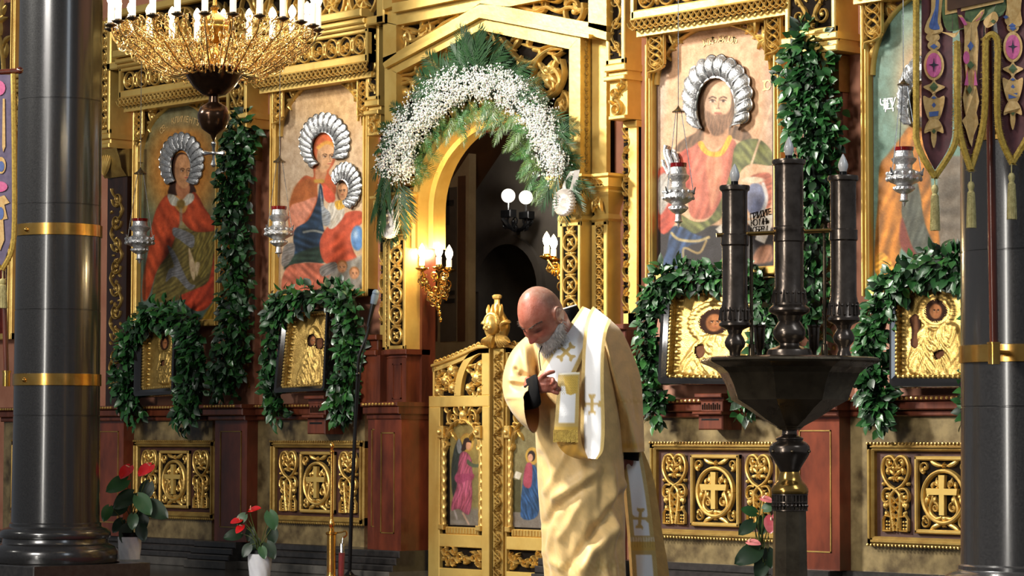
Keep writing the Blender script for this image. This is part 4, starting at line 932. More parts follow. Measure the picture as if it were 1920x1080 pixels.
# gilded boards of the gable
def bars(name, polys, d0, d1, mtl='gold_plain'):
    for p in polys: b = MB(); plate_px(b, p, d0, d1); b.build(name, mtl, pt, smooth=0)
bars('gable_band', [[(721, 125), (898, 32), (900, 56), (743, 137)], [(898, 32), (1088, 67), (1067, 92), (900, 56)]], .03, DP)
bars('gable_moulding', [[(718, 120), (898, 25), (898, 33), (721, 128)], [(898, 25), (1104, 64), (1104, 72), (898, 33)]], .03, DP+.03)
bars('upper_band', [[(718, 122), (718, 108), (743, 98), (873, 23), (900, 6), (898, 28)], [(900, 6), (955, 14), (1103, 42), (1137, 48), (1137, 75), (1104, 66), (898, 28)]], .03, DP)
bars('upper_stile', [[(718, 118), (718, 40), (743, 46), (743, 100)], [(1103, -30), (1137, -30), (1137, 60), (1103, 50)]], .03, DP)
bars('top_band', [[(718, 42), (718, 20), (900, -12), (900, 8), (873, 22), (743, 47)], [(900, -12), (1103, -34), (1103, -18), (955, 12), (900, 8)]], .03, DP)
bars('upper_panel_frame', [[(718, 18), (718, -40), (735, -40), (735, 12)], [(735, 24), (735, 6), (900, -24), (900, -10)]], .03, DP+.04)
bars('left_stile', [[(721, 126), (743, 136), (743, 372), (721, 372)]], .03, DP)
bars('right_stile', [[(1067, 91), (1088, 67), (1088, 350), (1067, 350)]], .03, DP)
bars('right_return', [[(1110, 66), (1137, 72), (1137, 350), (1110, 350)]], .02, .05)
b = MB(); x0 = xpx(1088, DP, 200)
for i in range(18):
    z = zpx(1095, 78+i*15, .09); b.sphere((x0+.004, -.085, z), .013, 6, 5, (.5, 1, 1)); b.sphere((x0+.004, -.085, z-.02), .008, 6, 5, (.5, 1, 1))
b.build('side_beading', 'gold_dull', pt)
# scroll carving of the gable, drawn over the opening
def cpx(cv, pts, w, n=26, d=None):
    w *= .8
    
    q = spline(pts, n); cv.rib(np.array([W(x, y, cv.d)[[0, 2]] for x, y in q]), w)
def spx(cv, x, y, r, a0, turns, sg, w, sx=.75): p = W(x, y, cv.d); cv.spiral(p[0], p[2], r, a0, turns, sg, w, 30)
def lpx(cv, x, y, ang, L_, w_, bd=.6): p = W(x, y, cv.d); cv.leaf(p[0], p[2], ang, L_*.85, w_*.75, bd)
cv = Carve(.06, .036)
cpx(cv, [(944, 72), (958, 92), (976, 112), (1000, 118), (1014, 108), (1018, 96), (1006, 94)], .022)
cpx(cv, [(1002, 176), (1004, 140), (1016, 108), (1040, 92), (1062, 92)], .02); cpx(cv, [(1004, 170), (1014, 186), (1036, 182), (1052, 168), (1062, 140), (1058, 112)], .016)
cpx(cv, [(1022, 140), (1032, 158), (1040, 168), (1026, 176), (1012, 160), (1018, 136)], .022); cpx(cv, [(1062, 96), (1048, 104), (1034, 100)], .016)
cpx(cv, [(986, 84), (1002, 90), (1018, 92), (1040, 86), (1064, 96)], .014); cpx(cv, [(1064, 170), (1056, 190), (1050, 210), (1060, 222)], .014)
for x, y, a, L_ in ((950, 76, -1, .16), (964, 92, .4, .14), (980, 104, -2, .13), (1030, 150, 1.9, .2), (1034, 146, .8, .18), (1038, 150, 2.6, .16), (1022, 166, 4, .14), (1052, 120, 2, .14), (1060, 150, 3.6, .13), (1000, 150, 4, .14), (1008, 128, 2.8, .12), (1058, 182, 4.4, .14), (1048, 206, 5, .12), (960, 78, .2, .13), (992, 90, .9, .1), (1062, 206, 2, .12)): lpx(cv, x, y, a, L_, .026)
spx(cv, 1030, 160, .11, 0, 1.4, 1, .02); spx(cv, 1056, 196, .07, 1, 1.3, -1, .014)
p_ = W(1036, 140, .05); cv.rosette(p_[0], p_[2], .09, 6)
# left spandrel
cpx(cv, [(746, 150), (760, 142), (780, 138), (798, 124), (812, 118)], .016); cpx(cv, [(748, 200), (746, 176), (756, 160), (772, 154), (790, 146)], .02)
for x, y, a, L_ in ((750, 148, .3, .16), (768, 150, -.6, .15), (782, 140, 1, .14), (800, 126, .3, .16), (816, 116, .9, .15), (830, 106, .2, .14), (844, 98, .7, .13), (756, 176, 1.4, .16), (752, 196, 1.1, .18), (770, 170, .4, .15), (786, 156, -.4, .12)): lpx(cv, x, y, a, L_, .026)
spx(cv, 762, 176, .10, 0, 1.3, 1, .018); spx(cv, 800, 138, .09, 1, 1.3, -1, .016); spx(cv, 836, 112, .08, 2, 1.3, 1, .015)
# centre medallion above the flowers
p_ = W(912, 92, .05); cv.ring(p_[0], p_[2], .115, .10, .02); cv.rosette(p_[0], p_[2], .09, 8)
# triangular openings above the gable
cpx(cv, [(748, 90), (752, 76), (764, 70), (776, 78), (796, 70), (816, 62), (838, 44), (868, 28)], .02); cpx(cv, [(750, 58), (770, 54), (790, 60), (806, 48), (830, 38)], .016)
for x, y, a, L_ in ((752, 62, .4, .15), (772, 58, -.5, .13), (790, 54, .6, .14), (806, 56, -.7, .13), (824, 44, .5, .13), (844, 36, -.5, .10), (760, 84, .9, .13), (784, 76, .2, .12)): lpx(cv, x, y, a, L_, .026)
spx(cv, 758, 80, .09, 0, 1.3, 1, .016); spx(cv, 800, 58, .07, 1, 1.3, -1, .014)
cpx(cv, [(966, 12), (990, 16), (1010, 22), (1030, 14), (1050, 22), (1074, 14), (1096, 22), (1098, 6)], .02); cpx(cv, [(1000, 2), (1020, -2), (1046, 4), (1066, -8), (1096, -6)], .016)
for x, y, a, L_ in ((978, 12, .4, .13), (1000, 14, -.4, .14), (1018, 10, .8, .14), (1040, 16, -.6, .14), (1060, 10, .6, .15), (1080, 18, -.4, .14), (1092, 26, 2, .13), (1050, 2, .4, .14), (1084, 0, .9, .13)): lpx(cv, x, y, a, L_, .026)
spx(cv, 1078, 18, .09, 0, 1.3, -1, .016); spx(cv, 1020, 8, .07, 1, 1.3, 1, .014)
cv.build('gable_carving', 'gold', pt)
cv = Carve(.05, .03); cpx(cv, [(750, -10), (790, 2), (830, -8), (880, -16)], .018); [lpx(cv, 750+16*i, -4-2*i, (i % 3)*1.3, .14, .024) for i in range(9)]; cv.build('upper_panel_carving', 'gold', pt)

# ---------------------------------------------------------------- portal posts, capitals and pedestals
def post(sg, label):
    """sg = -1 left, +1 right of the door; front post with linked rings, a set-back post outside it"""
    a, c = (.645, .805); a2, c2 = .815, .935
    X = (lambda p, q: (p, q)) if sg > 0 else (lambda p, q: (-q, -p))
    t = thing('portal_post', label, 'post', (sg*.74, -.07, .165), 'carved posts of the portal')
    zb, ztp, zc = zpx(738, 654, DP), zpx(738, 440, DP), zpx(1100, 338, DP)
    ztp = 1.95; zb = 1.305; 
    x0, x1 = X(a, c); y0, y1 = X(a2, c2)
    b = MB(); b.box((x0, -DP, zb), (x1, -.03, ztp)); e = .022
    for q in (((x0, zb), (x0+e, ztp)), ((x1-e, zb), (x1, ztp)), ((x0, zb), (x1, zb+e)), ((x0, ztp-e), (x1, ztp))): b.box((q[0][0], -DP-.012, q[0][1]), (q[1][0], -DP, q[1][1]), .004)
    b.build('front_post', 'gold_plain', t, smooth=0)
    b = MB(); b.box((x0+e, -DP-.002, zb+e), (x1-e, -DP, ztp-e)); b.build('carving_ground', 'recess', t, smooth=0)
    cv = Carve(DP+.002, .018); cv.lattice_rings(x0+e, zb+e, x1-e, ztp-.05, 5, .009)
    for k in range(5): cv.leaf((x0+x1)/2, ztp-.07, PI/2+(k-2)*.55, .05, .01)
    cv.build('ring_carving', 'gold', t)
    b = MB(); b.box((y0, -.06, zb), (y1, .03, ztp)); e2 = .03
    for q in (((y0, zb), (y0+e2, ztp)), ((y1-e2, zb), (y1, ztp)), ((y0, zb), (y1, zb+e)), ((y0, ztp-e), (y1, ztp))): b.box((q[0][0], -.07, q[0][1]), (q[1][0], -.06, q[1][1]), .004)
    b.build('rear_post', 'gold_plain', t, smooth=0)
    b = MB(); b.box((y0+e2, -.062, zb+e), (y1-e2, -.06, ztp-e)); b.build('rear_ground', 'recess', t, smooth=0)
    cv = Carve(.062, .014); cv.lattice_rings(y0+e2, zb+e, y1-e2, ztp-e, 11, .006); cv.build('rear_carving', 'gold', t)
    # capitals
    def cap(xa, xb_, dd, zc0, nm):
        b = MB()
        prof = [(.0, 0), (.012, .012), (.0, .03), (-.008, .04), (.004, .08), (.03, .13), (.045, .15), (.03, .165), (.045, .18), (.045, .225), (.06, .235), (.06, .25)]
        k = []
        for o_, z in prof: k.append([(xa-o_, -dd-o_, zc0+z), (xb_+o_, -dd-o_, zc0+z), (xb_+o_, .03, zc0+z), (xa-o_, .03, zc0+z)])
        b.grid(np.array(k), False, True); b.prism(k[-1], [(p[0], p[1], p[2]-.001) for p in k[-1]]); o = b.build(nm, 'gold_plain', t, smooth=20)
        cv = Carve(dd+.022, .02); w_ = xb_-xa
        cv.rosette((xa+xb_)/2, zc0+.10, w_*.3, 6); cv.leaf(xa+w_*.2, zc0+.05, 1.2, .09, .012, .4); cv.leaf(xb_-w_*.2, zc0+.05, 1.9, .09, .012, -.4)
        cv.d = dd+.045; cv.vine(xa, zc0+.185, xb_, zc0+.225, 3, .005)
        cv.build('capital_carving', 'gold', o)
        # carving on the face turned towards the door
        m2 = MB(); xs = xb_ if sg < 0 else xa
        for i in range(3):
            for j in range(4):
                m2.sphere((xs+(.02 if sg < 0 else -.02), -dd+.025+i*.05, zc0+.05+j*.03), .016, 6, 5, (.5, 1, 1))
            m2.sphere((xs+(.045 if sg < 0 else -.045), -dd+.02+i*.05, zc0+.2), .018, 6, 5, (.4, 1.2, .8))
        m2.build('side_carving', 'gold', o)
    cap(x0, x1, DP, ztp, 'front_capital'); cap(y0, y1, .06, ztp, 'rear_capital')
    # base mouldings and pedestal
    b = MB()
    for dd, p, q in ((.02, zb-.03, zb), (.0, zb-.05, zb-.03)): b.box((x0-dd, -DP-dd, p), (x1+dd, .03, q), .004); b.box((y0-dd, -.06-dd, p), (y1+dd, .03, q), .004)
    b.box((x0, -DP, ZL), (x1, .03, zb-.05)); b.box((y0, -.06, ZL), (y1, .03, zb-.05)); inlay(b, x0+.04, ZL+.03, x1-.04, zb-.08, DP, .008)
    b.build('plinth_block', 'red_wood', t, smooth=0)
    xs0, xs1 = X(.60, .84); ys0, ys1 = X(.84, .985)
    b = MB()
    for dd, p, q in ((.05, ZL-.012, ZL+.012), (.035, ZL-.055, ZL-.012), (.012, ZL-.085, ZL-.055)):
        b.box((xs0-dd*.3, -.20-dd, p), (xs1+dd*.3, .03, q), .005); b.box((ys0-dd*.3, -.13-dd, p), (ys1+dd*.3, .03, q), .005)
    b.build('pedestal_cap', 'red_wood', t, smooth=0)
    b = MB(); nb = 8
    for i in range(nb): b.sphere((xs0+(i+.5)*(xs1-xs0)/nb, -.252, ZL), .0085, 6, 4)
    for i in range(5): b.sphere((ys0+(i+.5)*(ys1-ys0)/5, -.182, ZL), .0085, 6, 4)
    b.build('gilt_beading', 'gold', t)
    b = MB(); b.box((xs0, -.20, .165), (xs1, .03, ZL-.085)); b.box((ys0, -.13, .165), (ys1, .03, ZL-.085)); b.build('pedestal', 'red_marble', t, smooth=0)
    b = MB(); inlay(b, xs0+.06, .26, xs1-.06, ZL-.16, .20); inlay(b, ys0+.035, .29, ys1-.035, ZL-.14, .13); b.build('gilt_inlay', 'gold_dull', t, smooth=0)
    return t
post(-1, 'carved gilded portal post with the bright three bulb sconce'); post(1, 'carved gilded portal post just behind the priest')
b = MB(); 
for sg in (-1, 1): b.box((sg*.625, -.03, .9), (sg*.72, .07, 2.4)); b.box((sg*.61, .03, 0), (sg*.72, .07, .9)); 
b.box((-.72, .05, 2.52), (.72, .07, 2.8)); tag(b.build('door_1', 'red_wood', smooth=0), kind='structure')

# ---------------------------------------------------------------- royal doors: two half-height gilded leaves
def leaf_door(sg, label, draw, bg):
    """built for the left leaf (hinge at -x); sg=+1 mirrors it"""
    d = .0; XL = lambda px: xpx(px, d, 800)
    t = thing('royal_door_leaf', label, 'door', (sg*.30, 0, 0), 'leaves of the royal doors')
    mx = lambda b: ([v.__setitem__((slice(None), 0), -v[:, 0]) for v in b.v] if sg > 0 else None, b)[1]
    Z = lambda py, px=870: zpx(px, py, d)
    x0, x1 = XL(812), XL(926); sh = XL(819); z_mid0, z_mid1 = Z(763), Z(742)
    th_, D0 = .035, .035
    b = MB()
    def bar(xa, za, xb_, zb, dd=0.0, bev=.004): b.box((xa, -D0-dd, za), (xb_, th_, zb), bev)
    f0, f1 = XL(833), XL(912); zf0, zf1 = Z(1002), Z(763)
    l0, l1 = Z(1066), Z(1026)
    bar(x0, .01, f0, z_mid0); bar(f1, .01, x1, z_mid0); bar(f0, .01, f1, l0); bar(f0, l1, f1, zf0); bar(x0, z_mid0, x1, z_mid1)
    # upper part: sloping top with a quarter arch
    zsh = Z(686, 822); ztop = Z(651, 908)
    top = lambda x: zsh + (ztop-zsh)*np.clip((x-sh)/(XL(905)-sh), 0, 1)**1.15
    xs = np.linspace(sh, x1, 18)
    pf = [(x, -D0, top(x)-.035) for x in xs]; pb = [(x, -D0, top(x)) for x in xs]
    b.grid(np.array([[(x, th_, z) for x, _, z in pf], pf, pb, [(x, th_, z) for x, _, z in pb]]))
    bar(XL(911), z_mid1, x1, ztop); bar(sh, z_mid1, XL(822), zsh)
    qx0, qx1, qz0, qz1 = XL(872), XL(913), z_mid1, Z(664)
    t_ = np.linspace(0, PI/2, 14)
    rows = []
    for e, dd in ((.0, -th_), (.0, D0), (.055, D0), (.055, -th_)): rows.append([(qx1-(qx1-qx0+e)*math.cos(u), -dd, qz0+(qz1-qz0+e*.6)*math.sin(u)) for u in t_])
    b.grid(np.array(rows))
    mx(b).build('leaf_frame', 'gold_plain', t, smooth=20)
    b = MB(); b.box((x0+.01, -.008, .02), (x1, .02, z_mid1)); b.grid(np.array([[(x, -.008, z_mid1) for x in xs], [(x, -.008, top(x)-.01) for x in xs]])); mx(b).build('back_panel', 'recess', t, smooth=0)
    # crest along the sloping top
    b = MB()
    for i in range(11):
        x = sh+(XL(906)-sh)*(i+.5)/11; z = top(x); a = np.linspace(-.3, PI+.6, 9)
        b.tube(np.array([(x+.016*math.cos(u), -D0*.6, z+.014+.014*math.sin(u)) for u in a]), .006, 6)
        b.sphere((x, -D0*.6, z+.012), .008, 6, 5)
    b.tube(np.array([(x, -D0-.004, top(x)) for x in xs]), .01, 6); mx(b).build('crest', 'gold', t)
    cv = Carve(.008, .032)
    rr = random.Random(3)
    cv.fill(sh+.01, z_mid1+.01, XL(866), zsh+.0, 4, .04, .009)
    for x, y, r in ((826, 733, .03), (839, 712, .032), (851, 694, .034), (853, 727, .03)): p = W(x, y, .01); cv.bead(p[0], p[2], r, .04); cv.rosette(p[0], p[2], r*1.6, 5)
    mx(cv).build('upper_carving', 'gold', t); cv = Carve(.008, .032)
    for x, y, r in ((898, 708, .042), (884, 728, .03), (906, 684, .026), (905, 732, .024)): p = W(x, y, .01); cv.bead(p[0], p[2], r, .04); cv.rosette(p[0], p[2], r*1.5, 6)
    for k in range(14): x = rr.uniform(qx0+.05, qx1-.01); z = rr.uniform(qz0+.02, qz0+.2); cv.leaf(x, z, rr.uniform(0, 6.28), .07, .013, rr.uniform(-1, 1))
    mx(cv).build('quarter_carving', 'gold', t)
    # arched carving round the painting
    ar0, ar1 = XL(843), XL(903); za = Z(838); xm = (ar0+ar1)/2; rx = (ar1-ar0)/2; rz = Z(790)-za
    cv = Carve(.012, .026); zc1 = Z(766)
    for s2 in (-1, 1):
        cv.spiral(xm+s2*rx*.62, zc1-.055, .045, PI/2, 1.4, -s2, .010); cv.spiral(xm+s2*rx*1.0, zc1-.13, .035, 0, 1.3, s2, .009); cv.spiral(xm+s2*rx*1.06, zc1-.21, .026, 0, 1.2, -s2, .008)
        for x, z, a, L_ in ((.3, -.04, .6, .08), (.5, -.1, 2, .08), (.85, -.03, .4, .07), (.9, -.17, 1.7, .08), (1.05, -.09, 2.6, .06), (.75, -.13, 3.5, .08), (1.1, -.25, 1.6, .07), (.15, -.02, 1.2, .06)): cv.leaf(xm+s2*rx*x, zc1+z, a if s2 > 0 else PI-a, L_, .012, s2*.8)
    cv.acanthus(xm, zc1-.085, PI/2, .075); cv.bead(xm, zc1-.035, .03)
    u = np.linspace(0, PI, 26); cv.rib(np.stack([xm+rx*1.06*np.cos(u), za+rz*1.06*np.sin(u)], 1), .010)
    mx(cv).build('arch_carving', 'gold', t)
    # twisted colonnettes
    for xa, xb_ in ((XL(834), XL(842)), (XL(904), XL(911.5))):
        b = MB(); zc0, zc2 = Z(984), Z(822); n = 60; seg = 12; xm2 = (xa+xb_)/2; r = (xb_-xa)*.52; pts = np.empty((n, seg, 3))
        for i in range(n):
            z = zc0+(zc2-zc0)*i/(n-1)
            for j in range(seg):
                a = j/seg*2*PI; rr_ = r*(.80+.22*abs(math.cos((a*1.0+i*.52)*1.0))); pts[i, j] = (xm2+rr_*math.cos(a), -.02-rr_*math.sin(a), z)
        b.grid(pts, False, True); b.box((xm2-r*1.25, -.055, zc2), (xm2+r*1.25, 0, zc2+.07), .006); b.box((xm2-r*1.15, -.05, zc0-.03), (xm2+r*1.15, 0, zc0), .005); b.sphere((xm2, -.055, zc2+.035), r*.9, 8, 6)
        mx(b).build('twisted_column', 'gold', t)
    # painted panel
    quad = [(843, 786), (903, 786), (904, 986), (844, 984)]
    o = picture('painted_panel', quad, 60, 190, .011, .26, draw, None, bg)
    me = o.data; v = np.empty(len(me.vertices)*3); me.vertices.foreach_get('co', v); v = v.reshape(-1, 3)
    if sg > 0: v[:, 0] *= -1; me.flip_normals()
    v -= base_of(t); me.vertices.foreach_set('co', v.ravel()); o.parent = t
    b = MB(); b.box((XL(843), -.03, Z(1002)), (XL(904), 0, Z(988)), .005)
    for i in range(11): x = XL(846)+(XL(901)-XL(846))*i/10; b.box((x-.006, -.036, Z(1000)), (x+.006, -.03, Z(990)), .002)
    mx(b).build('dentil_sill', 'gold', t, smooth=0)
    cv = Carve(.008, .03); cv.fill(f0+.005, l0+.004, f1-.005, l1-.004, 8, .034, .008); mx(cv).build('lower_carving', 'gold', t)
    if sg < 0:
        b = MB(); a0, a1 = xpx(925, .05, 800), xpx(944, .05, 800); b.box((a0, -.05, .01), (a1, .03, Z(655, 934))); o2 = b.build('astragal', 'gold_dull', t, smooth=0)
        cv = Carve(.05, .016); cv.vine(a0+.008, .03, a1-.008, Z(660, 934), 24, .006, True, 4); cv.build('astragal_carving', 'gold_dull', o2)
    return t
def draw_angel(p):
    T = trace(800, 740, 3.175); X = lambda x: 800+x/3.175; Y = lambda y: 740+y/3.175
    p.glow(X(250), Y(300), 30, 40, (150, 126, 62), .8); p.poly(T([(130, 690), (350, 690), (350, 800), (130, 800)]), (112, 104, 92), 8)
    p.ell(X(240), Y(285), 13.5, 17.5, (176, 142, 62), .1); p.line([(X(240)+13*math.cos(a), Y(285)+17*math.sin(a)) for a in np.linspace(0, 6.28, 30)], .5, (140, 80, 50), .8)
    p.poly(T([(200, 270), (170, 300), (148, 420), (150, 560), (170, 640), (185, 520), (205, 400), (215, 330)]), (48, 54, 50), 1.5, fold=(.2, 5, .2)); p.poly(T([(195, 262), (178, 300), (190, 350), (210, 330)]), (120, 122, 126), 1.5)
    p.poly(T([(225, 262), (215, 290), (205, 330), (225, 335), (245, 310), (268, 285), (250, 258)]), (46, 30, 24), 1); p.poly(T([(238, 285), (235, 320), (252, 330), (262, 310), (264, 288)]), (196, 142, 108), 1)
    p.poly(T([(205, 345), (190, 400), (185, 450), (165, 500), (180, 540), (150, 640), (150, 690), (190, 680), (240, 715), (262, 690), (272, 600), (270, 520), (278, 490), (270, 440), (268, 390), (240, 345)]), (176, 88, 112), 1.5, fold=(.2, 6, .25), edge=.25)
    p.poly(T([(170, 480), (275, 470), (275, 505), (240, 510), (190, 530)]), (146, 62, 92), 2, .8)
    p.poly(T([(245, 385), (280, 412), (330, 412), (328, 430), (275, 432), (240, 410)]), (78, 84, 62), 1.2); p.ell(X(322), Y(420), 3, 2.5, (206, 158, 120), .3)
    p.line(T([(325, 440), (318, 350), (326, 330)]), .8, (180, 170, 140), .8)
    p.line(T([(165, 690), (180, 740)]), 2, (150, 140, 136)); p.line(T([(215, 705), (250, 770)]), 2, (170, 140, 120)); p.glow(X(185), Y(760), 16, 5, (160, 154, 150), .5)
def draw_mary(p):
    X = lambda x: 843+(903-843)*x; Y = lambda y: 786+200*y
    T = lambda L: [(X(a), Y(c)) for a, c in L]
    p.poly(T([(0, .82), (1, .82), (1, 1), (0, 1)]), (120, 112, 104), 5)
    # mirrored when the leaf is turned: the reading desk ends up on the door's middle side
    p.ell(X(.42), Y(.34), 12, 16, (186, 148, 66), .1); p.ell(X(.44), Y(.34), 7, 10, (46, 34, 30), .2); p.ell(X(.47), Y(.355), 4.5, 7, (200, 150, 120), .2)
    p.poly(T([(.5, .42), (.3, .44), (.2, .6), (.25, .88), (.75, .9), (.7, .6), (.62, .45)]), (46, 76, 116), 2, fold=(.3, 7, .3)); p.poly(T([(.6, .42), (.42, .42), (.45, .62), (.68, .6)]), (160, 72, 88), 2)
    p.poly(T([(.75, .56), (1, .56), (1, .86), (.75, .86)]), (76, 72, 46), 1, smooth=False); p.poly(T([(.72, .5), (.9, .48), (.98, .54), (.8, .56)]), (206, 198, 180), 1, smooth=False)
leaf_door(-1, 'gilded door leaf with a painted angel in pink robes', draw_angel, (122, 110, 66)); leaf_door(1, 'gilded door leaf with a painted woman, mostly hidden by the priest', draw_mary, (122, 112, 76))
# cherub finial on the meeting stile
fx = float(W(932, 600, .03)[0]); fz = zpx(932, 652, .03); k = (zpx(932, 552, .03)-fz)
t = thing('door_finial', 'gilded winged cherub finial crowning the middle of the royal doors', 'finial', (fx, -.03, fz))
b = MB(); b.lathe([(.02, 0), (.05, .03), (.062, .12), (.075, .18), (.095, .30), (.10, .40), (.09, .50), (.062, .62), (.036, .74), (.022, .84), (.022, .90), (.036, .93), (.038, .97), (.02, 1.0), (.001, 1.0)], seg=16)
b.v[0][:, 2] *= k; b.v[0] *= np.array([.92, .55, 1]); b.v[0] += np.array([fx, -.03, fz]); b.build('onion_body', 'gold', t)
b = MB(); hz = fz+k*.42; hy = -.095
fx0 = fx; fx = fx+.045
b.sphere((fx-.01, hy, hz), .052, 14, 12, (.92, .95, 1.1)); b.sphere((fx-.012, hy-.045, hz-.008), .008, 8, 6); 
for e in (-1, 1): b.sphere((fx-.01+e*.02, hy-.036, hz-.018), .013, 8, 6); b.sphere((fx-.012+e*.016, hy-.042, hz+.008), .006, 6, 5)
b.sphere((fx-.012, hy-.04, hz-.026), .008, 8, 6, (1.5, 1, .6))
for i in range(16): a = i/16*PI*1.1-.15; b.sphere((fx-.01+.048*math.cos(a), hy-.005, hz+.016+.040*math.sin(a)), .015, 6, 5)
b.build('cherub_head', 'gold', t)
cv = Carve(.075, .03)
for sg in (-1, 1):
    for i in range(6): cv.leaf(fx+sg*(.012+.012*i), fz+k*.27-.004*i, -PI/2+sg*(.15+.12*i), .10-.006*i, .012, sg*.2)
    for i in range(4): cv.leaf(fx+sg*.045, fz+k*(.3+.04*i), PI/2-sg*(.2+.3*i), .09, .014, -sg*.6)
cv.build('wings', 'gold', t)
fx = fx0+.03
cv = Carve(.07, .02); cv.rib([(fx-.05, fz+k*.52), (fx, fz+k*.58), (fx+.05, fz+k*.52)], .008)
for i in range(4): cv.leaf(fx+.03*(i-1.5), fz+k*.55, PI/2-.25*(i-1.5), k*.3, .012, .3*(i-1.5))
cv.build('onion_leaves', 'gold', t)
# ---------------------------------------------------------------- small framed icons with embossed gilt covers, each leaning on its shelf
def framed(label, quad, inner, arch, hd, cd, d0, d1, nu=70, nv=110):
    """quad / inner: corners (tl, tr, br, bl) of the black frame and of the gilt cover on the survey photo; leans from d0 (top) to d1 (bottom)"""
    Q = np.asarray(quad, float); I = np.asarray(inner, float)
    def at(q, s, t, lift=0): 
        x = (1-s)*(1-t)*q[0, 0]+s*(1-t)*q[1, 0]+s*t*q[2, 0]+(1-s)*t*q[3, 0]; y = (1-s)*(1-t)*q[0, 1]+s*(1-t)*q[1, 1]+s*t*q[2, 1]+(1-s)*t*q[3, 1]
        p = W(x, y, d0+(d1-d0)*t); p[1] -= lift; return p
    t = thing('framed_icon', label, 'framed icon', at(Q, .5, 1), 'small framed icons under the wreaths')
    def outline(q, n=9):
        if arch: top = [(.5-.5*math.cos(a), arch-arch*math.sin(a)) for a in np.linspace(0, PI, 15)]
        else: top = [(.04*(1-math.cos(a)), .03*(1-math.sin(a))) for a in np.linspace(0, PI/2, 4)] + [(1-.04*(1-math.sin(a)), .03*(1-math.cos(a))) for a in np.linspace(0, PI/2, 4)]
        return top + [(1, .97), (.97, 1), (.03, 1), (0, .97)]
    def loop(q, lift): return [at(q, s, u, lift) for s, u in outline(q)]
    J = I + (Q-I)*.25
    b = MB(); bk = [p+np.array([0, .05, 0]) for p in loop(Q, 0)]
    b.grid(np.array([bk, loop(Q, .03), loop(Q*.8+J*.2, .05), loop(Q*.4+J*.6, .05), loop(J, .035), loop(J, .0)]), False, True)
    b.f.append(tuple(range(len(bk)))); b.build('black_frame', 'black_lacquer', t, smooth=30)
    b = MB(); b.grid(np.array([loop(J, .0), loop(J*.7+I*.3, .026), loop(J*.3+I*.7, .028), loop(I, .012), loop(I, -.004)]), False, True); fr = b.build('gilt_slip', 'gold_embossed', t, smooth=30)
    cv = MB(); L_ = outline(I)
    for i in range(len(L_)):
        (s0, u0), (s1, u1) = L_[i], L_[(i+1) % len(L_)]; n = max(1, int(math.hypot((s1-s0), (u1-u0)*1.6)/.07))
        for k in range(n): s, u = s0+(s1-s0)*k/n, u0+(u1-u0)*k/n; cv.sphere(at(J*.5+I*.5, s, u, .026), .011, 6, 5)
    cv.build('slip_beads', 'gold_embossed', fr)
    s = np.linspace(0, 1, nu)[None, :]+np.zeros((nv, 1)); u = np.linspace(0, 1, nv)[:, None]+np.zeros((1, nu))
    h = Paint(s, u*1.5, (0, 0, 0)); hd(h); H = h.C[..., 0]/255.; hole = h.C[..., 1] > 128
    rs = np.random.RandomState(3); H = H + .05*np.sin(s*170)*np.sin(u*250)*(H > .05) + .02*rs.rand(*H.shape)
    c = Paint(s, u*1.5, (120, 84, 40)); cd(c); col = c.out(.02)
    pts = np.array([[at(I, s[i, j], u[i, j], -.002) for j in range(nu)] for i in range(nv)])
    keep = np.ones(H.shape, bool)
    if arch: keep = (u >= arch) | (((s-.5)/.5)**2+((u-arch)/arch)**2 <= 1.03)
    def faces(mask): return [(i*nu+j, (i+1)*nu+j, (i+1)*nu+j+1, i*nu+j+1) for i in range(nv-1) for j in range(nu-1) if mask[i, j] and mask[i+1, j] and mask[i, j+1] and mask[i+1, j+1]]
    P2 = pts.copy(); P2[..., 1] -= .022*H
    b = MB(); b.add(P2.reshape(-1, 3), faces(keep & ~hole)); b.build('embossed_cover', 'gold_embossed', t, smooth=180)
    grow = hole.copy()
    for _ in range(3): g = grow.copy(); g[1:] |= grow[:-1]; g[:-1] |= grow[1:]; g[:, 1:] |= grow[:, :-1]; g[:, :-1] |= grow[:, 1:]; grow = g
    P3 = pts.copy(); P3[..., 1] -= .006
    b = MB(); b.add(P3.reshape(-1, 3), faces(keep & grow)); b.build('painted_face', 'dark_paint', t, smooth=180, col=col.reshape(-1, 3))
    return t
def H_(p, pts, v, soft=.03, fold=None): p.poly(pts, (255*v, p.C[0, 0, 1]*0, 0), soft, fold=fold)
def saint(hx, hy, hw, hh, body, hands=(), gospel=None):
    def f(p):
        for k in range(26):
            a = k/26*6.28; p.ell(hx+hw*1.75*math.cos(a), hy+hh*1.55*math.sin(a), hw*.28, hh*.2, (120, 0, 0), .5)
        p.poly([(hx+hw*1.55*math.cos(a), hy+hh*1.35*math.sin(a)) for a in np.linspace(0, 6.28, 20)], (80, 0, 0), .02, .8)
        p.poly(body, (190, 0, 0), .05, fold=(.3, .09, .35)); p.poly([(x*.6+hx*.4, y*.75+.25*1.3) for x, y in body], (235, 0, 0), .08, .6, fold=(-.4, .07, .4))
        if gospel: p.poly(gospel, (250, 0, 0), .02, smooth=False)
        p.ell(hx, hy, hw, hh, (60, 255, 0), .05)
        for q in hands: p.poly(q, (60, 255, 0), .02)
        for x in (.04, .96):
            for k in range(12): p.ell(x, .1+k*.12, .03, .035, (150, 0, 0), .4)
    def g(p):
        p.C[:] = (52, 30, 20); p.ell(hx, hy, hw*1.05, hh*1.05, (44, 26, 18), .05); p.ell(hx, hy+hh*.05, hw*.62, hh*.72, (150, 98, 62), .2)
        p.face(hx, hy+hh*.0, hw*.52, .1, (150, 98, 62), (34, 20, 14), True)
        for q in hands: p.poly(q, (96, 62, 42), .02)
    return f, g
fl = lambda L, k=1.5: [(x, y*k) for x, y in L]
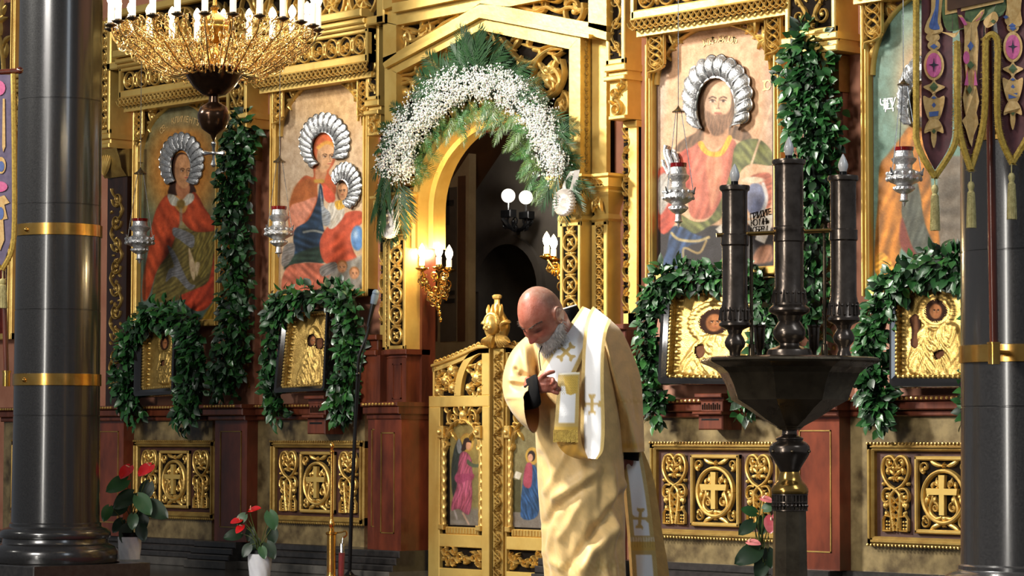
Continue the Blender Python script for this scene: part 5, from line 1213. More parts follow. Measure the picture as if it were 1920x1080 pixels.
h1 = saint(.62, .50, .13, .16, fl([(.40, .92), (.42, .6), (.52, .46), (.72, .46), (.86, .58), (.9, .95)]), [fl([(.55, .62), (.66, .6), (.68, .66), (.56, .68)])])
framed('small arched gilt icon in a black frame within the leftmost wreath', [(263, 588), (342, 586), (338, 742), (260, 746)], [(279, 606), (331, 602), (327, 722), (276, 727)], .30, *h1, .07, .15)
h2 = saint(.60, .55, .11, .13, fl([(.28, .98), (.36, .62), (.46, .40), (.44, .25), (.58, .17), (.74, .25), (.78, .45), (.9, .7), (.9, .98)]), [fl([(.72, .36), (.84, .36), (.85, .47), (.74, .48)])])
framed('small rectangular gilt icon of a mother and child in a black frame', [(537, 583), (628, 579), (622, 735), (523, 739)], [(551, 593), (618, 588), (611, 719), (538, 725)], 0, *h2, .07, .15)
h3 = saint(.50, .52, .17, .22, fl([(.12, .98), (.16, .75), (.32, .55), (.44, .5), (.6, .5), (.78, .6), (.92, .98)]), [fl([(.28, .66), (.38, .62), (.4, .74), (.32, .78)])], fl([(.5, .66), (.74, .66), (.74, .84), (.5, .84)]))
framed('small rectangular gilt icon with a dark haired face left of the candle stand', [(1251, 540), (1434, 532), (1432, 724), (1243, 722)], [(1270, 553), (1414, 548), (1412, 706), (1262, 704)], 0, *h3, .08, .15)
h4 = saint(.52, .42, .14, .17, fl([(.16, .98), (.2, .62), (.36, .44), (.5, .5), (.68, .42), (.86, .5), (.94, .98)]), [fl([(.16, .36), (.24, .34), (.26, .5), (.26, .68), (.18, .66), (.2, .5)]), fl([(.52, .76), (.62, .72), (.66, .76), (.56, .82)])])
framed('small arched gilt icon of a dark faced saint beside the right black column', [(1679, 526), (1832, 522), (1832, 728), (1679, 728)], [(1690, 538), (1816, 534), (1816, 704), (1690, 703)], .28, *h4, .08, .15)
# boxes under the icons
def shelf(px, y0, y1, w_, label):
    x = xpx(px, .15, y0); z1, z0 = zpx(px, y0, .15), zpx(px, y1, .15); t = thing('offering_box', label, 'box', (x, -.08, z0), 'offering boxes below the framed icons')
    b = MB(); b.box((x-w_, -.16, z0), (x+w_, -.02, z0+(z1-z0)*.42), .006); b.box((x-w_*.9, -.15, z0+(z1-z0)*.50), (x+w_*.9, -.02, z0+(z1-z0)*.8), .004); b.box((x-w_*1.1, -.18, z1-.02), (x+w_*1.1, -.02, z1), .004); b.box((x-w_*1.2, -.19, z0+(z1-z0)*.42), (x+w_*1.2, -.02, z0+(z1-z0)*.5), .005)
    b.box((x-w_, -.15, z0+(z1-z0)*.8), (x+w_, -.02, z1-.02)); b.build('body', 'red_wood', t, smooth=0)
    b = MB(); b.box((x-w_*.7, -.161, z0+(z1-z0)*.26), (x+w_*.7, -.159, z0+(z1-z0)*.31)); b.build('coin_slot', 'black_metal', t, smooth=0)
    b = MB()
    for i in range(9): b.box((x-w_*.75+i*w_*.17, -.153, z0+(z1-z0)*.56), (x-w_*.75+i*w_*.17+w_*.08, -.15, z0+(z1-z0)*(.70+.04*(i % 2))))
    b.build('lettering', 'recess', t, smooth=0)['kind'] = 'stuff'
shelf(595, 742, 814, .085, 'dark wooden offering box under the mother and child framed icon'); shelf(1334, 738, 806, .085, 'reddish wooden offering box under the framed icon left of the candle stand')

# ---------------------------------------------------------------- leaf garlands and wreaths
def leaf_pts(L, w_, fold=.25, curl=.2):
    t = np.linspace(0, 1, 5); wd = w_*np.array([.02, .8, 1, .62, .02]); z = -curl*L*t*t
    v = []; 
    for i in range(5): v += [(-wd[i], L*t[i], z[i]+fold*wd[i]), (0, L*t[i], z[i]), (wd[i], L*t[i], z[i]+fold*wd[i])]
    f = []
    for i in range(4):
        a = i*3; f += [(a, a+1, a+4, a+3), (a+1, a+2, a+5, a+4)]
    return np.array(v), f
LV, LF = leaf_pts(1.0, .31)
def leaf_mesh(nm, mtl):
    b = MB(); b.add(LV, LF); o = b.build(nm, mtl, None, world=False); me = o.data; bpy.data.objects.remove(o); return me
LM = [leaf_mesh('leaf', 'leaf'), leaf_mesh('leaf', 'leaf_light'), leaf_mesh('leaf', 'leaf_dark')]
def frame_of(y, n):
    y = y/np.linalg.norm(y); x = np.cross(y, n); x /= np.linalg.norm(x)+1e-9; return np.stack([x, y, np.cross(x, y)], 1)
def foliage(name, label, group, path, rad, n, nind, d0=.06, seed=1, size=(.045, .075), depth=.75, light=.12):
    rr = np.random.RandomState(seed); P_ = spline(path, 80); R_ = np.interp(np.linspace(0, 1, 80), np.linspace(0, 1, len(rad)), rad)
    ctr = np.array([W(x, y, d0) for x, y in P_]); sc = np.array([depth_of(c)/FPX for c in ctr]); RW = R_*sc
    t = thing(name, label, name.split('_')[-1], ctr[0], group)
    b = MB(); b.tube(ctr, RW*.42, 8); b.build('light_block_core', 'light_block_dark', t)  # dark tube hidden in the leaves, added to block light
    lv = []
    seg = np.r_[0, np.cumsum(np.linalg.norm(np.diff(ctr, axis=0), axis=1))]; 
    wgt = RW/RW.sum(); idx = rr.choice(80, n, p=wgt)
    for i in idx:
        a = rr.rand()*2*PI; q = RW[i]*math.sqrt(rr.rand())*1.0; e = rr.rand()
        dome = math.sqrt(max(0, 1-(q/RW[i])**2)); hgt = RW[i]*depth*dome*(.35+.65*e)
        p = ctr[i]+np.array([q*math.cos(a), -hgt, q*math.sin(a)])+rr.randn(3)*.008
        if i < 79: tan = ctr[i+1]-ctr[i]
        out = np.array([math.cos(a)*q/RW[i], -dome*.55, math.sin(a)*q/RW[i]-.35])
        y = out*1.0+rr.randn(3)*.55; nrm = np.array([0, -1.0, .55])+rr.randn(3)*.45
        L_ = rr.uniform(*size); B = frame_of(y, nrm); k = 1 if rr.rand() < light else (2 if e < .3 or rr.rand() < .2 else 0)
        lv.append((hgt+.02*rr.rand(), p, B, L_, k))
    lv.sort(key=lambda u: -u[0])
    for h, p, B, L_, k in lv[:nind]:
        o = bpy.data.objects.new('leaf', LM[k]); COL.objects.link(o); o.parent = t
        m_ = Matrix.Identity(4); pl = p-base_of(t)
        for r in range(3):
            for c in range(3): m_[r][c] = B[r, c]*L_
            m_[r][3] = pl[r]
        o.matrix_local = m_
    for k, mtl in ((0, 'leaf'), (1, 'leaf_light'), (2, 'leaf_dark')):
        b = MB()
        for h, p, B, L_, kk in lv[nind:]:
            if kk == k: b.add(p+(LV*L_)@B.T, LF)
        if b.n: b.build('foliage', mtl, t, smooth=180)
    return t
foliage('leaf_garland', 'hanging leafy garland on the pilaster left of the mother and child icon', 'hanging leaf garlands', [(462, 244), (452, 290), (446, 340), (446, 420), (450, 510), (446, 600), (436, 680), (424, 735)], [40, 46, 46, 44, 40, 44, 50, 34], 1300, 90, .10, 1)
foliage('leaf_garland', 'hanging leafy garland on the pilaster behind the candle stand', 'hanging leaf garlands', [(1530, 80), (1522, 140), (1526, 200), (1534, 250), (1534, 330), (1528, 430), (1524, 530), (1520, 630)], [48, 58, 60, 66, 56, 54, 50, 40], 1400, 90, .10, 2)
wl = lambda s: s
foliage('leaf_wreath', 'leafy wreath around the small arched icon beside the left column', 'leaf wreaths around the small icons', [(262, 775), (240, 740), (236, 690), (248, 640), (270, 604), (306, 588), (342, 600), (366, 640), (368, 700), (362, 750), (340, 785)], [26, 28, 27, 25, 26, 27, 30, 32, 36, 38, 22], 1100, 90, .13, 3)
foliage('leaf_wreath', 'leafy wreath around the small framed icon left of the portal', 'leaf wreaths around the small icons', [(524, 775), (514, 730), (510, 680), (514, 620), (526, 575), (560, 558), (616, 552), (654, 570), (662, 630), (658, 690), (650, 740), (642, 775)], [24, 22, 19, 20, 26, 24, 22, 34, 34, 34, 36, 20], 1100, 90, .12, 4)
foliage('leaf_wreath', 'leafy wreath around the framed icon just right of the priest', 'leaf wreaths around the small icons', [(1236, 770), (1226, 720), (1217, 660), (1224, 590), (1238, 535), (1280, 517), (1340, 518), (1400, 520), (1436, 550), (1446, 620), (1430, 690), (1396, 765)], [26, 28, 24, 26, 32, 26, 24, 26, 30, 30, 30, 22], 1100, 90, .12, 5)
foliage('leaf_wreath', 'leafy wreath around the arched icon by the right black column', 'leaf wreaths around the small icons', [(1652, 785), (1644, 735), (1638, 680), (1646, 615), (1672, 550), (1720, 510), (1780, 498), (1830, 520), (1845, 600), (1842, 690), (1826, 770)], [26, 36, 34, 34, 34, 32, 34, 32, 30, 30, 26], 1100, 90, .12, 6)
# loose sprig
foliage('leaf_sprig', 'thin leafy sprig sticking out left from the hanging garland behind the candle stand', None, [(1500, 145), (1470, 140), (1448, 134)], [12, 10, 5], 26, 26, .12, 7, (.03, .06))

# ---------------------------------------------------------------- flower arch over the royal door
fa = thing('flower_arch', 'arch of white baby breath with palm and fern leaves over the portal opening', 'flower arch', W(905, 240, .2))
D_A = .20
wp = spline([(745, 318), (742, 290), (762, 248), (800, 200), (845, 166), (905, 155), (962, 174), (1004, 214), (1028, 262), (1042, 320)], 120)
rw = np.interp(np.linspace(0, 1, 120), [0, .15, .4, .6, .85, 1], [35, 36, 38, 36, 32, 25])
rr = np.random.RandomState(11)
b = MB(); cc = np.array([W(x, y, .12) for x, y in wp]); b.tube(cc, .075, 8); b.build('arch_light_block', 'light_block_dark', fa)  # hidden dark tube behind the flowers, added to block light
oc = np.array([(1, 0, 0), (-1, 0, 0), (0, 1, 0), (0, -1, 0), (0, 0, 1), (0, 0, -1)], float); of = [(0, 2, 4), (2, 1, 4), (1, 3, 4), (3, 0, 4), (2, 0, 5), (1, 2, 5), (3, 1, 5), (0, 3, 5)]
b = MB(); st = MB()
for _ in range(1000):
    i = rr.randint(120); a = rr.rand()*2*PI; q = rw[i]*math.sqrt(rr.rand()); dome = math.sqrt(max(0, 1-(q/rw[i])**2))
    c = W(wp[i, 0]+q*math.cos(a), wp[i, 1]+q*math.sin(a), .12+.11*dome+.02*rr.rand())
    for k in range(rr.randint(9, 16)):
        p = c+rr.randn(3)*.015; r = rr.uniform(.0035, .0075); b.add(p+oc*r, of)
    if rr.rand() < .6: st.tube(np.array([c+np.array([0, .05, 0])+rr.randn(3)*.01, c]), .0015, 3, False)
b.build('baby_breath', 'petal_white', fa, smooth=180); st.build('stems', 'stem', fa)['kind'] = 'stuff'
def frond(n, L, lw, ang, seed):
    rr = random.Random(seed); b = MB(); b.tube(np.array([(0, L*t, -.18*L*t*t) for t in np.linspace(0, 1, 6)]), [L*.012*(1.1-t) for t in np.linspace(0, 1, 6)], 4)
    for i in range(n):
        t = .12+.88*i/(n-1); ll = lw*math.sin(PI*(.18+.74*t))**.8
        for sg in (-1, 1):
            an = ang*(1-.35*t)+rr.uniform(-.08, .08); p0 = np.array((0, L*t, -.18*L*t*t)); dr = np.array((sg*math.sin(an), math.cos(an), -.25+rr.uniform(-.1, .1)))
            wv = np.array((0, ll*.085, 0)); e = p0+dr*ll; mmid = p0+dr*ll*.5+np.array((0, 0, .02*ll))
            b.add([p0-wv*.3, mmid-wv, e, mmid+wv, p0+wv*.3], [(0, 1, 3, 4), (1, 2, 3)])
    return b
def fmesh(nm, mtl, *a):
    o = frond(*a).build(nm, mtl, None, world=False, smooth=180); me = o.data; bpy.data.objects.remove(o); return me
FP = [fmesh('palm_frond', 'palm', 15, 1.0, .42, .75, s) for s in (1, 2)]; FF = [fmesh('fern_sprig', 'fern', 11, 1.0, .36, .95, 3), fmesh('fern_sprig', 'leaf_light', 11, 1.0, .34, .9, 5)]
def put(nm, me, px, py, d, ang, L, tilt, roll=0.):
    y = np.array([math.cos(ang), -tilt, math.sin(ang)]); nrm = np.array([math.sin(ang)*roll, -1, .25]); B = frame_of(y, nrm)
    o = bpy.data.objects.new(nm, me); COL.objects.link(o); o.parent = fa; p = W(px, py, d)-base_of(fa); m_ = Matrix.Identity(4)
    for r in range(3):
        for c in range(3): m_[r][c] = B[r, c]*L
        m_[r][3] = p[r]
    o.matrix_local = m_
for k in range(15):
    a = math.radians(12+156*k/14); put('palm_frond', FP[k % 2], 890+10*math.cos(a), 150-6*math.sin(a), .15+.02*(k % 3), a, .17+.05*math.sin(a)**2+.10*abs(math.cos(a)), .12, .3*(-1)**k)
for k in range(7): put('palm_frond', FP[k % 2], 885+rr.randint(-14, 14), 132+rr.randint(-8, 8), .2, math.radians(66+8*k), .21+.02*(k % 3), .25)
for k, (x, y, a, L_) in enumerate([(936, 150, 12, .26), (952, 160, -2, .26), (964, 172, -16, .25), (944, 146, 22, .2), (840, 160, 160, .3), (828, 170, 175, .26), (850, 150, 145, .3), (1020, 210, -20, .22), (1030, 240, -35, .22), (1040, 270, -52, .24), (1046, 300, -65, .24), (1036, 250, 5, .2), (1044, 285, -20, .2), (1050, 310, -40, .2),
        (744, 250, 200, .22), (734, 275, 220, .24), (728, 300, 235, .22), (724, 320, 255, .24), (745, 240, 170, .18), (765, 220, 150, .18),
        (735, 330, 245, .36), (740, 332, 262, .38), (728, 325, 232, .30), (748, 336, 275, .32), (722, 340, 250, .32), (755, 340, 290, .24),
        (1048, 322, 250, .22), (1052, 325, 275, .26), (1058, 325, 300, .24), (1044, 325, 232, .22), (1064, 322, 325, .22)]):
    put('palm_frond', FP[k % 2], x, y, .17+.03*(k % 3), math.radians(a), L_, .12, .2*(-1)**k)
ip = spline([(765, 350), (778, 300), (800, 256), (840, 222), (890, 206), (940, 212), (980, 240), (1004, 280), (1022, 330)], 60)
for k in range(120):
    i = rr.randint(60); x, y = ip[i]; nx, ny = 905-x, 330-y; a = math.atan2(-(ny), nx)+rr.randn()*.75
    put('fern_sprig', FF[k % 2], x+rr.randn()*13, y+rr.randn()*13-8, .10+.10*rr.rand(), a, rr.uniform(.10, .17), .3)
# organza bows with pleated rosettes
for nm, px, py, r, lab in (('bow', 736, 424, 24, 0), ('bow', 1064, 380, 26, 1)):
    p = W(px, py, .2 if lab else .18); rr_ = r*depth_of(p)/FPX; rows = []
    for j, (q, h) in enumerate(((.05, .01), (.3, .03), (.6, .02), (.9, .035), (1, .02), (.97, .0))):
        rows.append([(p[0]+rr_*q*math.cos(a), p[1]-h-.014*q*(i % 2), p[2]+rr_*q*math.sin(a)) for i, a in enumerate(np.linspace(0, 2*PI, 49)[:-1])])
    b = MB(); b.grid(np.array(rows), False, True)
    for s_ in (0, 1):
        q = [W(px+x, py+y, .19) for x, y in (((0, 0), (-4, -30), (10, -58)) if s_ == 0 else ((0, 0), (10, -26), (18, -60)))]; q = spline(q, 10)
        sd = np.array([1, 0, .2])*.03; b.grid(np.array([[v-sd*(1.2-.5*i/9) for i, v in enumerate(q)], [v-np.array([0, .02, 0]) for v in q], [v+sd*(1.2-.5*i/9) for i, v in enumerate(q)]]))
    b.build('organza_bow', 'organza', fa, smooth=30)
# ---------------------------------------------------------------- chandelier
CZ = 12.6; s_ = CZ/FPX
cc = P(402, 60, CZ); zc = lambda y: float(P(402, y, CZ)[2])
ch = thing('chandelier', 'round brass chandelier with filigree arms and glowing candle bulbs', 'chandelier', (cc[0], cc[1], zc(262)))
def lat(prof, name, mtl, par, seg=32): b = MB(); b.lathe([(r*s_, zc(y)) for r, y in prof], (cc[0], cc[1], 0), seg); return b.build(name, mtl, par, smooth=40)
lat([(4, -120), (4, 10), (9, 14), (5, 20), (12, 26), (22, 34), (27, 46), (28, 49), (28, 53), (27, 56), (22, 69), (13, 78), (8, 82), (7, 92), (10, 99), (14, 104), (30, 120), (46, 128), (46, 131), (1, 131)][::-1], 'upper_stem', 'brass', ch)
lat([(1, 183), (9, 182), (22, 178), (40, 163), (52, 145), (57, 134), (60, 131), (57, 128), (48, 129)], 'bowl', 'dark_bronze', ch)
lat([(1, 266), (3, 262), (6, 254), (12, 250), (22, 243), (28, 230), (30, 222), (30.5, 218), (30, 214), (25, 202), (16, 196), (10, 193), (9, 182)], 'lower_sphere', 'dark_bronze', ch)
b = MB()
for dx, dy in ((0, 22), (0, -18), (18, 0), (-18, 0)):
    q = [(401, 287), (401+dx*.6-dy*.0, 287+dy*.6), (401+dx, 287+dy)]; pp = [P(x, y, CZ) for x, y in q]; b.tube(np.array(pp), [.006, .008, .014], 6)
    e = P(401+dx, 287+dy, CZ); b.sphere(e, .012, 8, 6)
b.tube(np.array([P(401, 262, CZ), P(401, 275, CZ)]), .003, 5); b.sphere(P(401, 287, CZ), .012, 8, 6); b.build('hanging_cross', 'silver_plain', ch)
R0 = .47; z0 = zc(56)
# one filigree arm with its candle, then 23 copies turned about the axis
ab = MB()
def rz(L): return np.array([(r, 0, z) for r, z in L])
ab.tube(rz(spline([(.10, -.185), (.17, -.215), (.27, -.18), (.38, -.10), (.45, -.055), (.47, 0)], 18)), .0045, 5)
ab.tube(rz(spline([(.12, -.165), (.20, -.13), (.28, -.07), (.36, -.03), (.43, .02)], 14)), .003, 4)
rs = random.Random(2)
for r, z, q in ((.17, -.165, .028), (.22, -.20, .026), (.235, -.135, .03), (.29, -.165, .03), (.31, -.10, .032), (.355, -.125, .026), (.38, -.06, .03), (.415, -.085, .022), (.43, -.015, .024), (.26, -.06, .024), (.34, -.02, .022), (.40, .01, .018)):
    for yo in (-.018, .018):
        t = np.linspace(0, 1, 13); a0 = rs.uniform(0, 6.28); sg = rs.choice((-1, 1)); a = a0+sg*2*PI*1.2*t; k = q*(1-.75*t)
        ab.tube(np.stack([r+k*np.cos(a), yo+yo*1.2*t*rs.uniform(-1, 1), z+k*np.sin(a)], 1), .0021, 4, False); ab.sphere((r, yo, z), .0045, 5, 4)
        ab.sphere((r+q*math.cos(a0+1), yo, z+q*math.sin(a0+1)), .0055, 5, 4, (1, .4, 1.4))
arm = ab.build('arm', 'gilt_brass', ch, world=False); arm.location = (0, 0, z0-zc(262))
arm['label'] = 'filigree brass arm with a candle bulb'
b = MB(); b.lathe([(.002, -.012), (.022, -.004), (.030, .002), (.029, .005), (.014, .004), (.014, .018), (.001, .018)], (R0, 0, 0), 14); pan = b.build('drip_pan', 'bronze', arm, world=False)
b = MB(); b.lathe([(.0145, .012), (.0145, .105), (.008, .107), (.001, .107)], (R0, 0, 0), 12); cd_ = b.build('candle', 'candle_glow', arm, world=False)
b = MB(); b.lathe([(.007, .105), (.010, .113), (.017, .128), (.019, .138), (.014, .152), (.005, .166), (.001, .170)], (R0, 0, 0), 12); bl = b.build('bulb', 'bulb_lit', arm, world=False)
for i in range(1, 24):
    c = copy_tree(arm, ch); c.rotation_euler = (0, 0, 2*PI*i/24+.07)
arm.rotation_euler = (0, 0, .07)
point('chandelier_glow', (cc[0], cc[1], zc(20)), 14, (1.0, 0.85, 0.62), .25)

# ---------------------------------------------------------------- candle sconces in the doorway
def sconce(label, base, cands, Zs, k=1.0):
    t = thing('candle_sconce', label, 'sconce', base, 'candle sconces in the doorway')
    rs = random.Random(4); b = MB()
    for (px, py), Z in zip(cands, Zs):
        e = P(px, py+36, Z); mid = base*.5+e*.5+np.array([0, 0, -.06]); q = spline([base, mid, e], 12); b.tube(q, .007, 6)
        for i in range(9):
            c = q[1+i]+np.array([rs.uniform(-.03, .03), rs.uniform(-.03, .03), rs.uniform(-.05, .03)]); tt = np.linspace(0, 1, 12); a = rs.uniform(0, 6)+rs.choice((-1, 1))*7*tt; r = .032*(1-.7*tt)
            b.tube(np.stack([c[0]+r*np.cos(a)*.75, c[1]+r*np.cos(a)*.5, c[2]+r*np.sin(a)], 1), .0045, 5, False); b.sphere(c, .009, 6, 5); b.sphere(c+np.array([.02, 0, -.02]), .012, 6, 5, (.6, .6, 1.3))
    for i in range(5): b.sphere(base+np.array([.01*i, -.01, -.03-.035*i]), .022-.002*i, 8, 6, (.8, .8, 1.2))
    b.build('scroll_bracket', 'brass', t)
    for (px, py), Z in zip(cands, Zs):
        e = P(px, py+36, Z); s = Z/FPX
        b = MB(); b.lathe([(.002, -.012), (.03, .0), (.04, .008), (.038, .012), (.018, .012), (.018, .024), (.001, .024)], e, 14); b.build('drip_pan', 'brass', t)
        b = MB(); b.lathe([(.0155, .02), (.0155, 22*s), (.001, 22*s)], e, 12); b.build('candle', 'candle_glow', t)
        b = MB(); b.lathe([(.008, 22*s), (.014, 25*s), (.021, 31*s), (.022, 36*s), (.014, 43*s), (.001, 50*s)], e, 12); b.build('bulb', 'bulb_lit', t)
    return t
bs = W(786, 545, .0)
sconce('brass sconce with three lit candle bulbs left of the doorway', np.array([-.585, .05, bs[2]]), [(791, 470), (823, 468), (842, 473)], [15.62, 15.5, 15.55])
sconce('brass sconce with lit candle bulbs on the right side of the doorway', np.array([.595, .06, zpx(1050, 520, -.06)]), [(1025, 448), (1038, 453), (1058, 455)], [15.05, 15.12, 15.2])
point('sconce_glow', P(793, 470, 15.50), 15, (1.0, 0.72, 0.36), .04); point('sconce_glow', P(842, 470, 15.85), 9, (1.0, 0.74, 0.42), .04); point('sconce_glow', P(1030, 450, 15.0), 3, (1.0, 0.72, 0.36), .04)

# ---------------------------------------------------------------- globe lamps inside the sanctuary
GZ = 18.9; t = thing('globe_lamp', 'black wall lamp with three white glass globes inside the sanctuary', 'lamp', P(970, 425, GZ))
for px, py, r, dz in ((953, 367, 13.2, 0), (986, 370, 13.2, 0), (1000, 378, 11.5, .25)):
    b = MB(); b.sphere(P(px, py, GZ+dz), r*(GZ+dz)/FPX, 20, 14); b.build('globe', 'white_glass', t, smooth=180)
    b = MB(); b.tube(np.array([P(px, py+r-1, GZ+dz), P(px, py+34, GZ+dz)]), .008, 6); b.build('stem', 'silver_plain', t)
b = MB()
for x, y in ((953, 402), (987, 405)): c = P(x, y, GZ); b.box(c-np.array([.05, .03, .02]), c+np.array([.05, .03, .03]), .006)
b.tube(spline([P(942, 410, GZ), P(955, 425, GZ), P(970, 432, GZ+.1), P(985, 425, GZ), P(998, 408, GZ)], 16), .015, 6); b.tube(np.array([P(970, 432, GZ+.1), P(972, 436, GZ+.30)]), .016, 6)
for i in range(14): a = i*.9; c = P(970+24*math.cos(a), 418+9*math.sin(a*1.7), GZ); tt = np.linspace(0, 1, 10); b.tube(np.array([c+.03*(1-.6*u)*np.array([math.cos(8*u+a), 0, math.sin(8*u+a)]) for u in tt]), .005, 5, False)
b.build('iron_bracket', 'black_metal', t)

point('globe_glow', P(970, 365, GZ-.35), 9, (1.0, 0.95, 0.88), .06)
# ---------------------------------------------------------------- hanging oil lamps before the icons
LP = [(15.5, 0), (15, 7), (14, 7.2), (15.5, 20), (20.5, 24), (19, 29), (13.5, 36), (13.5, 45), (25, 52), (29, 60), (28.5, 66), (22, 72), (11.5, 78), (16, 82), (17, 87), (12, 92), (5.5, 96), (6, 107), (8, 110), (3, 113), (1.5, 120), (.2, 122)]
def lamp(px, y0, y1, wpx, cap_y, top_y, label, d=.32):
    c = W(px, (y0+y1)/2, d); Z = depth_of(c); s = Z/FPX; kz = (y1-y0)/122.*s; kr = wpx/58.*s; ztop = zpx(px, y0, d)
    t = thing('oil_lamp', label, 'hanging lamp', (c[0], c[1], ztop-122*kz), 'hanging silver oil lamps')
    b = MB(); pr = [(r*kr, ztop-y*kz) for r, y in LP[2:]]; b.lathe(pr[::-1], (c[0], c[1], 0), 28)
    for i in range(14):
        a = i/14*2*PI
        for rr_, yy, q in ((26.5, 55, 3.6), (27, 66, 3.4), (15.8, 84, 2.6)): b.sphere((c[0]+rr_*kr*math.cos(a), c[1]+rr_*kr*math.sin(a), ztop-yy*kz), q*kr, 6, 5)
    b.build('silver_body', 'silver', t)
    b = MB(); b.lathe([(13*kr, ztop-9*kz), (15.3*kr, ztop-7*kz), (16*kr, ztop), (14.5*kr, ztop), (13*kr, ztop-5*kz), (.1*kr, ztop-5*kz)], (c[0], c[1], 0), 24); b.build('red_glass', 'red_glass', t)
    zcap = zpx(px+1, cap_y, d); ztp = zpx(px+2, top_y, d)
    for i in range(3):
        a = i/3*2*PI+.5; e = np.array([c[0]+28.5*kr*math.cos(a), c[1]+28.5*kr*math.sin(a), ztop-57*kz]); u = np.array([c[0]+6*s*math.cos(a), c[1]+6*s*math.sin(a), zcap])
        b = MB(); b.tube(np.array([e, u]), .0022, 5); b.sphere(e, .009, 6, 5); b.tube(np.array([e, e+np.array([.01*math.cos(a), .01*math.sin(a), .03])]), [.007, .003], 5); b.build('chain', 'silver_plain', t)
    b = MB(); b.lathe([(11.5*s, zcap-2*s), (12*s, zcap), (7*s, zcap+3*s), (3*s, zcap+7*s), (1*s, zcap+11*s), (.1*s, zcap+12*s)], (c[0], c[1], 0), 16); b.build('cap', 'bronze', t)
    b = MB(); b.tube(np.array([(c[0], c[1], zcap+10*s), (c[0], c[1], ztp)]), .0022, 5); b.tube(np.array([(c[0], c[1], ztp), (c[0], -.10, ztp)]), .006, 6); b.build('hanger', 'silver_plain', t)
lamp(262, 410, 495, 55, 325, 60, 'silver oil lamp hanging in front of the red cloaked saint icon'); lamp(523, 387, 484, 54, 303, 40, 'silver oil lamp hanging in front of the mother and child icon')
lamp(1272, 306, 428, 60, 209, -30, 'silver oil lamp hanging in front of the large bearded figure icon'); lamp(1695, 276, 388, 68, 158, -30, 'silver oil lamp hanging beside the right embroidered banner', .36)

# ---------------------------------------------------------------- bronze candle stand in the foreground
SZ = 8.1; s = SZ/FPX
ax = P(1480, 700, SZ); zs_ = lambda y: float(P(1480, y, SZ)[2])
st = thing('candle_stand', 'tall dark bronze candle stand with three thick tubes and octagonal bowl', 'candle stand', (ax[0], ax[1], -.25))
OCT = PI/8+.13
def lath(prof, name, mtl, par=None, seg=32, c=None, ph=0, smooth=40, oc=False):
    c = ax if c is None else c; b = MB(); pf = np.array(prof, float); pf = pf if seg == 8 else spline(pf, len(pf)*4); b.lathe([(max(r, .1)*s, zs_(y)) for r, y in pf], (c[0], c[1], 0), seg, ph=ph); return b.build(name, mtl, par or st, smooth=smooth)
lath([(98, 1492), (98, 1475), (92, 1468), (84, 1430), (60, 1330), (46, 1200), (38, 1110), (35, 1085), (33, 1078), (31, 957), (31, 950)], 'octagonal_base', 'bronze', seg=8, ph=OCT, smooth=10)
b = MB(); n = 26
for i in range(n):
    a = i/n*2*PI; c = np.array([ax[0]+32*s*math.cos(a), ax[1]+32*s*math.sin(a), 0])
    b.tube(np.array([c+np.array([0, 0, zs_(955)]), c+np.array([0, 0, zs_(926)])]), 1.5*s, 5); b.sphere(c+np.array([0, 0, zs_(948)]), 3*s, 6, 5)
for y in (927, 941, 956):
    aa = np.linspace(0, 2*PI, 33); b.tube(np.array([(ax[0]+32.5*s*math.cos(q), ax[1]+32.5*s*math.sin(q), zs_(y)) for q in aa]), 1.8*s, 6)
b.lathe([(29*s, zs_(957)), (29*s, zs_(925))], (ax[0], ax[1], 0), 24); b.build('pierced_gallery', 'bronze_dark', st)
lath([(34, 925), (35, 920), (34, 915), (30, 908), (23, 900), (19, 888), (17.5, 884)], 'brass_foot', 'brass')
kn = lath([(17.5, 885), (22, 876), (32, 860), (37.5, 850), (38.5, 845), (37, 836), (30, 829), (25, 826), (26, 822), (22, 819), (15, 815), (14, 808), (17, 804), (24, 802)], 'knop', 'bronze_dark')
b = MB()
for i in range(6): a = i/6*2*PI+.35; c = np.array([ax[0]+39*s*math.cos(a), ax[1]+39*s*math.sin(a), zs_(846)]); b.sphere(c, 3.5*s, 8, 6)
b.build('stud', 'bronze', kn)['kind'] = 'stuff'
lath([(20, 806), (28, 799), (52, 786), (84, 765), (112, 750), (113, 746), (122, 722), (134, 700), (146, 690), (168, 681), (172, 677), (170, 673), (160, 670), (120, 672), (60, 674), (1, 674)], 'octagonal_bowl', 'bronze', seg=8, ph=OCT, smooth=10)
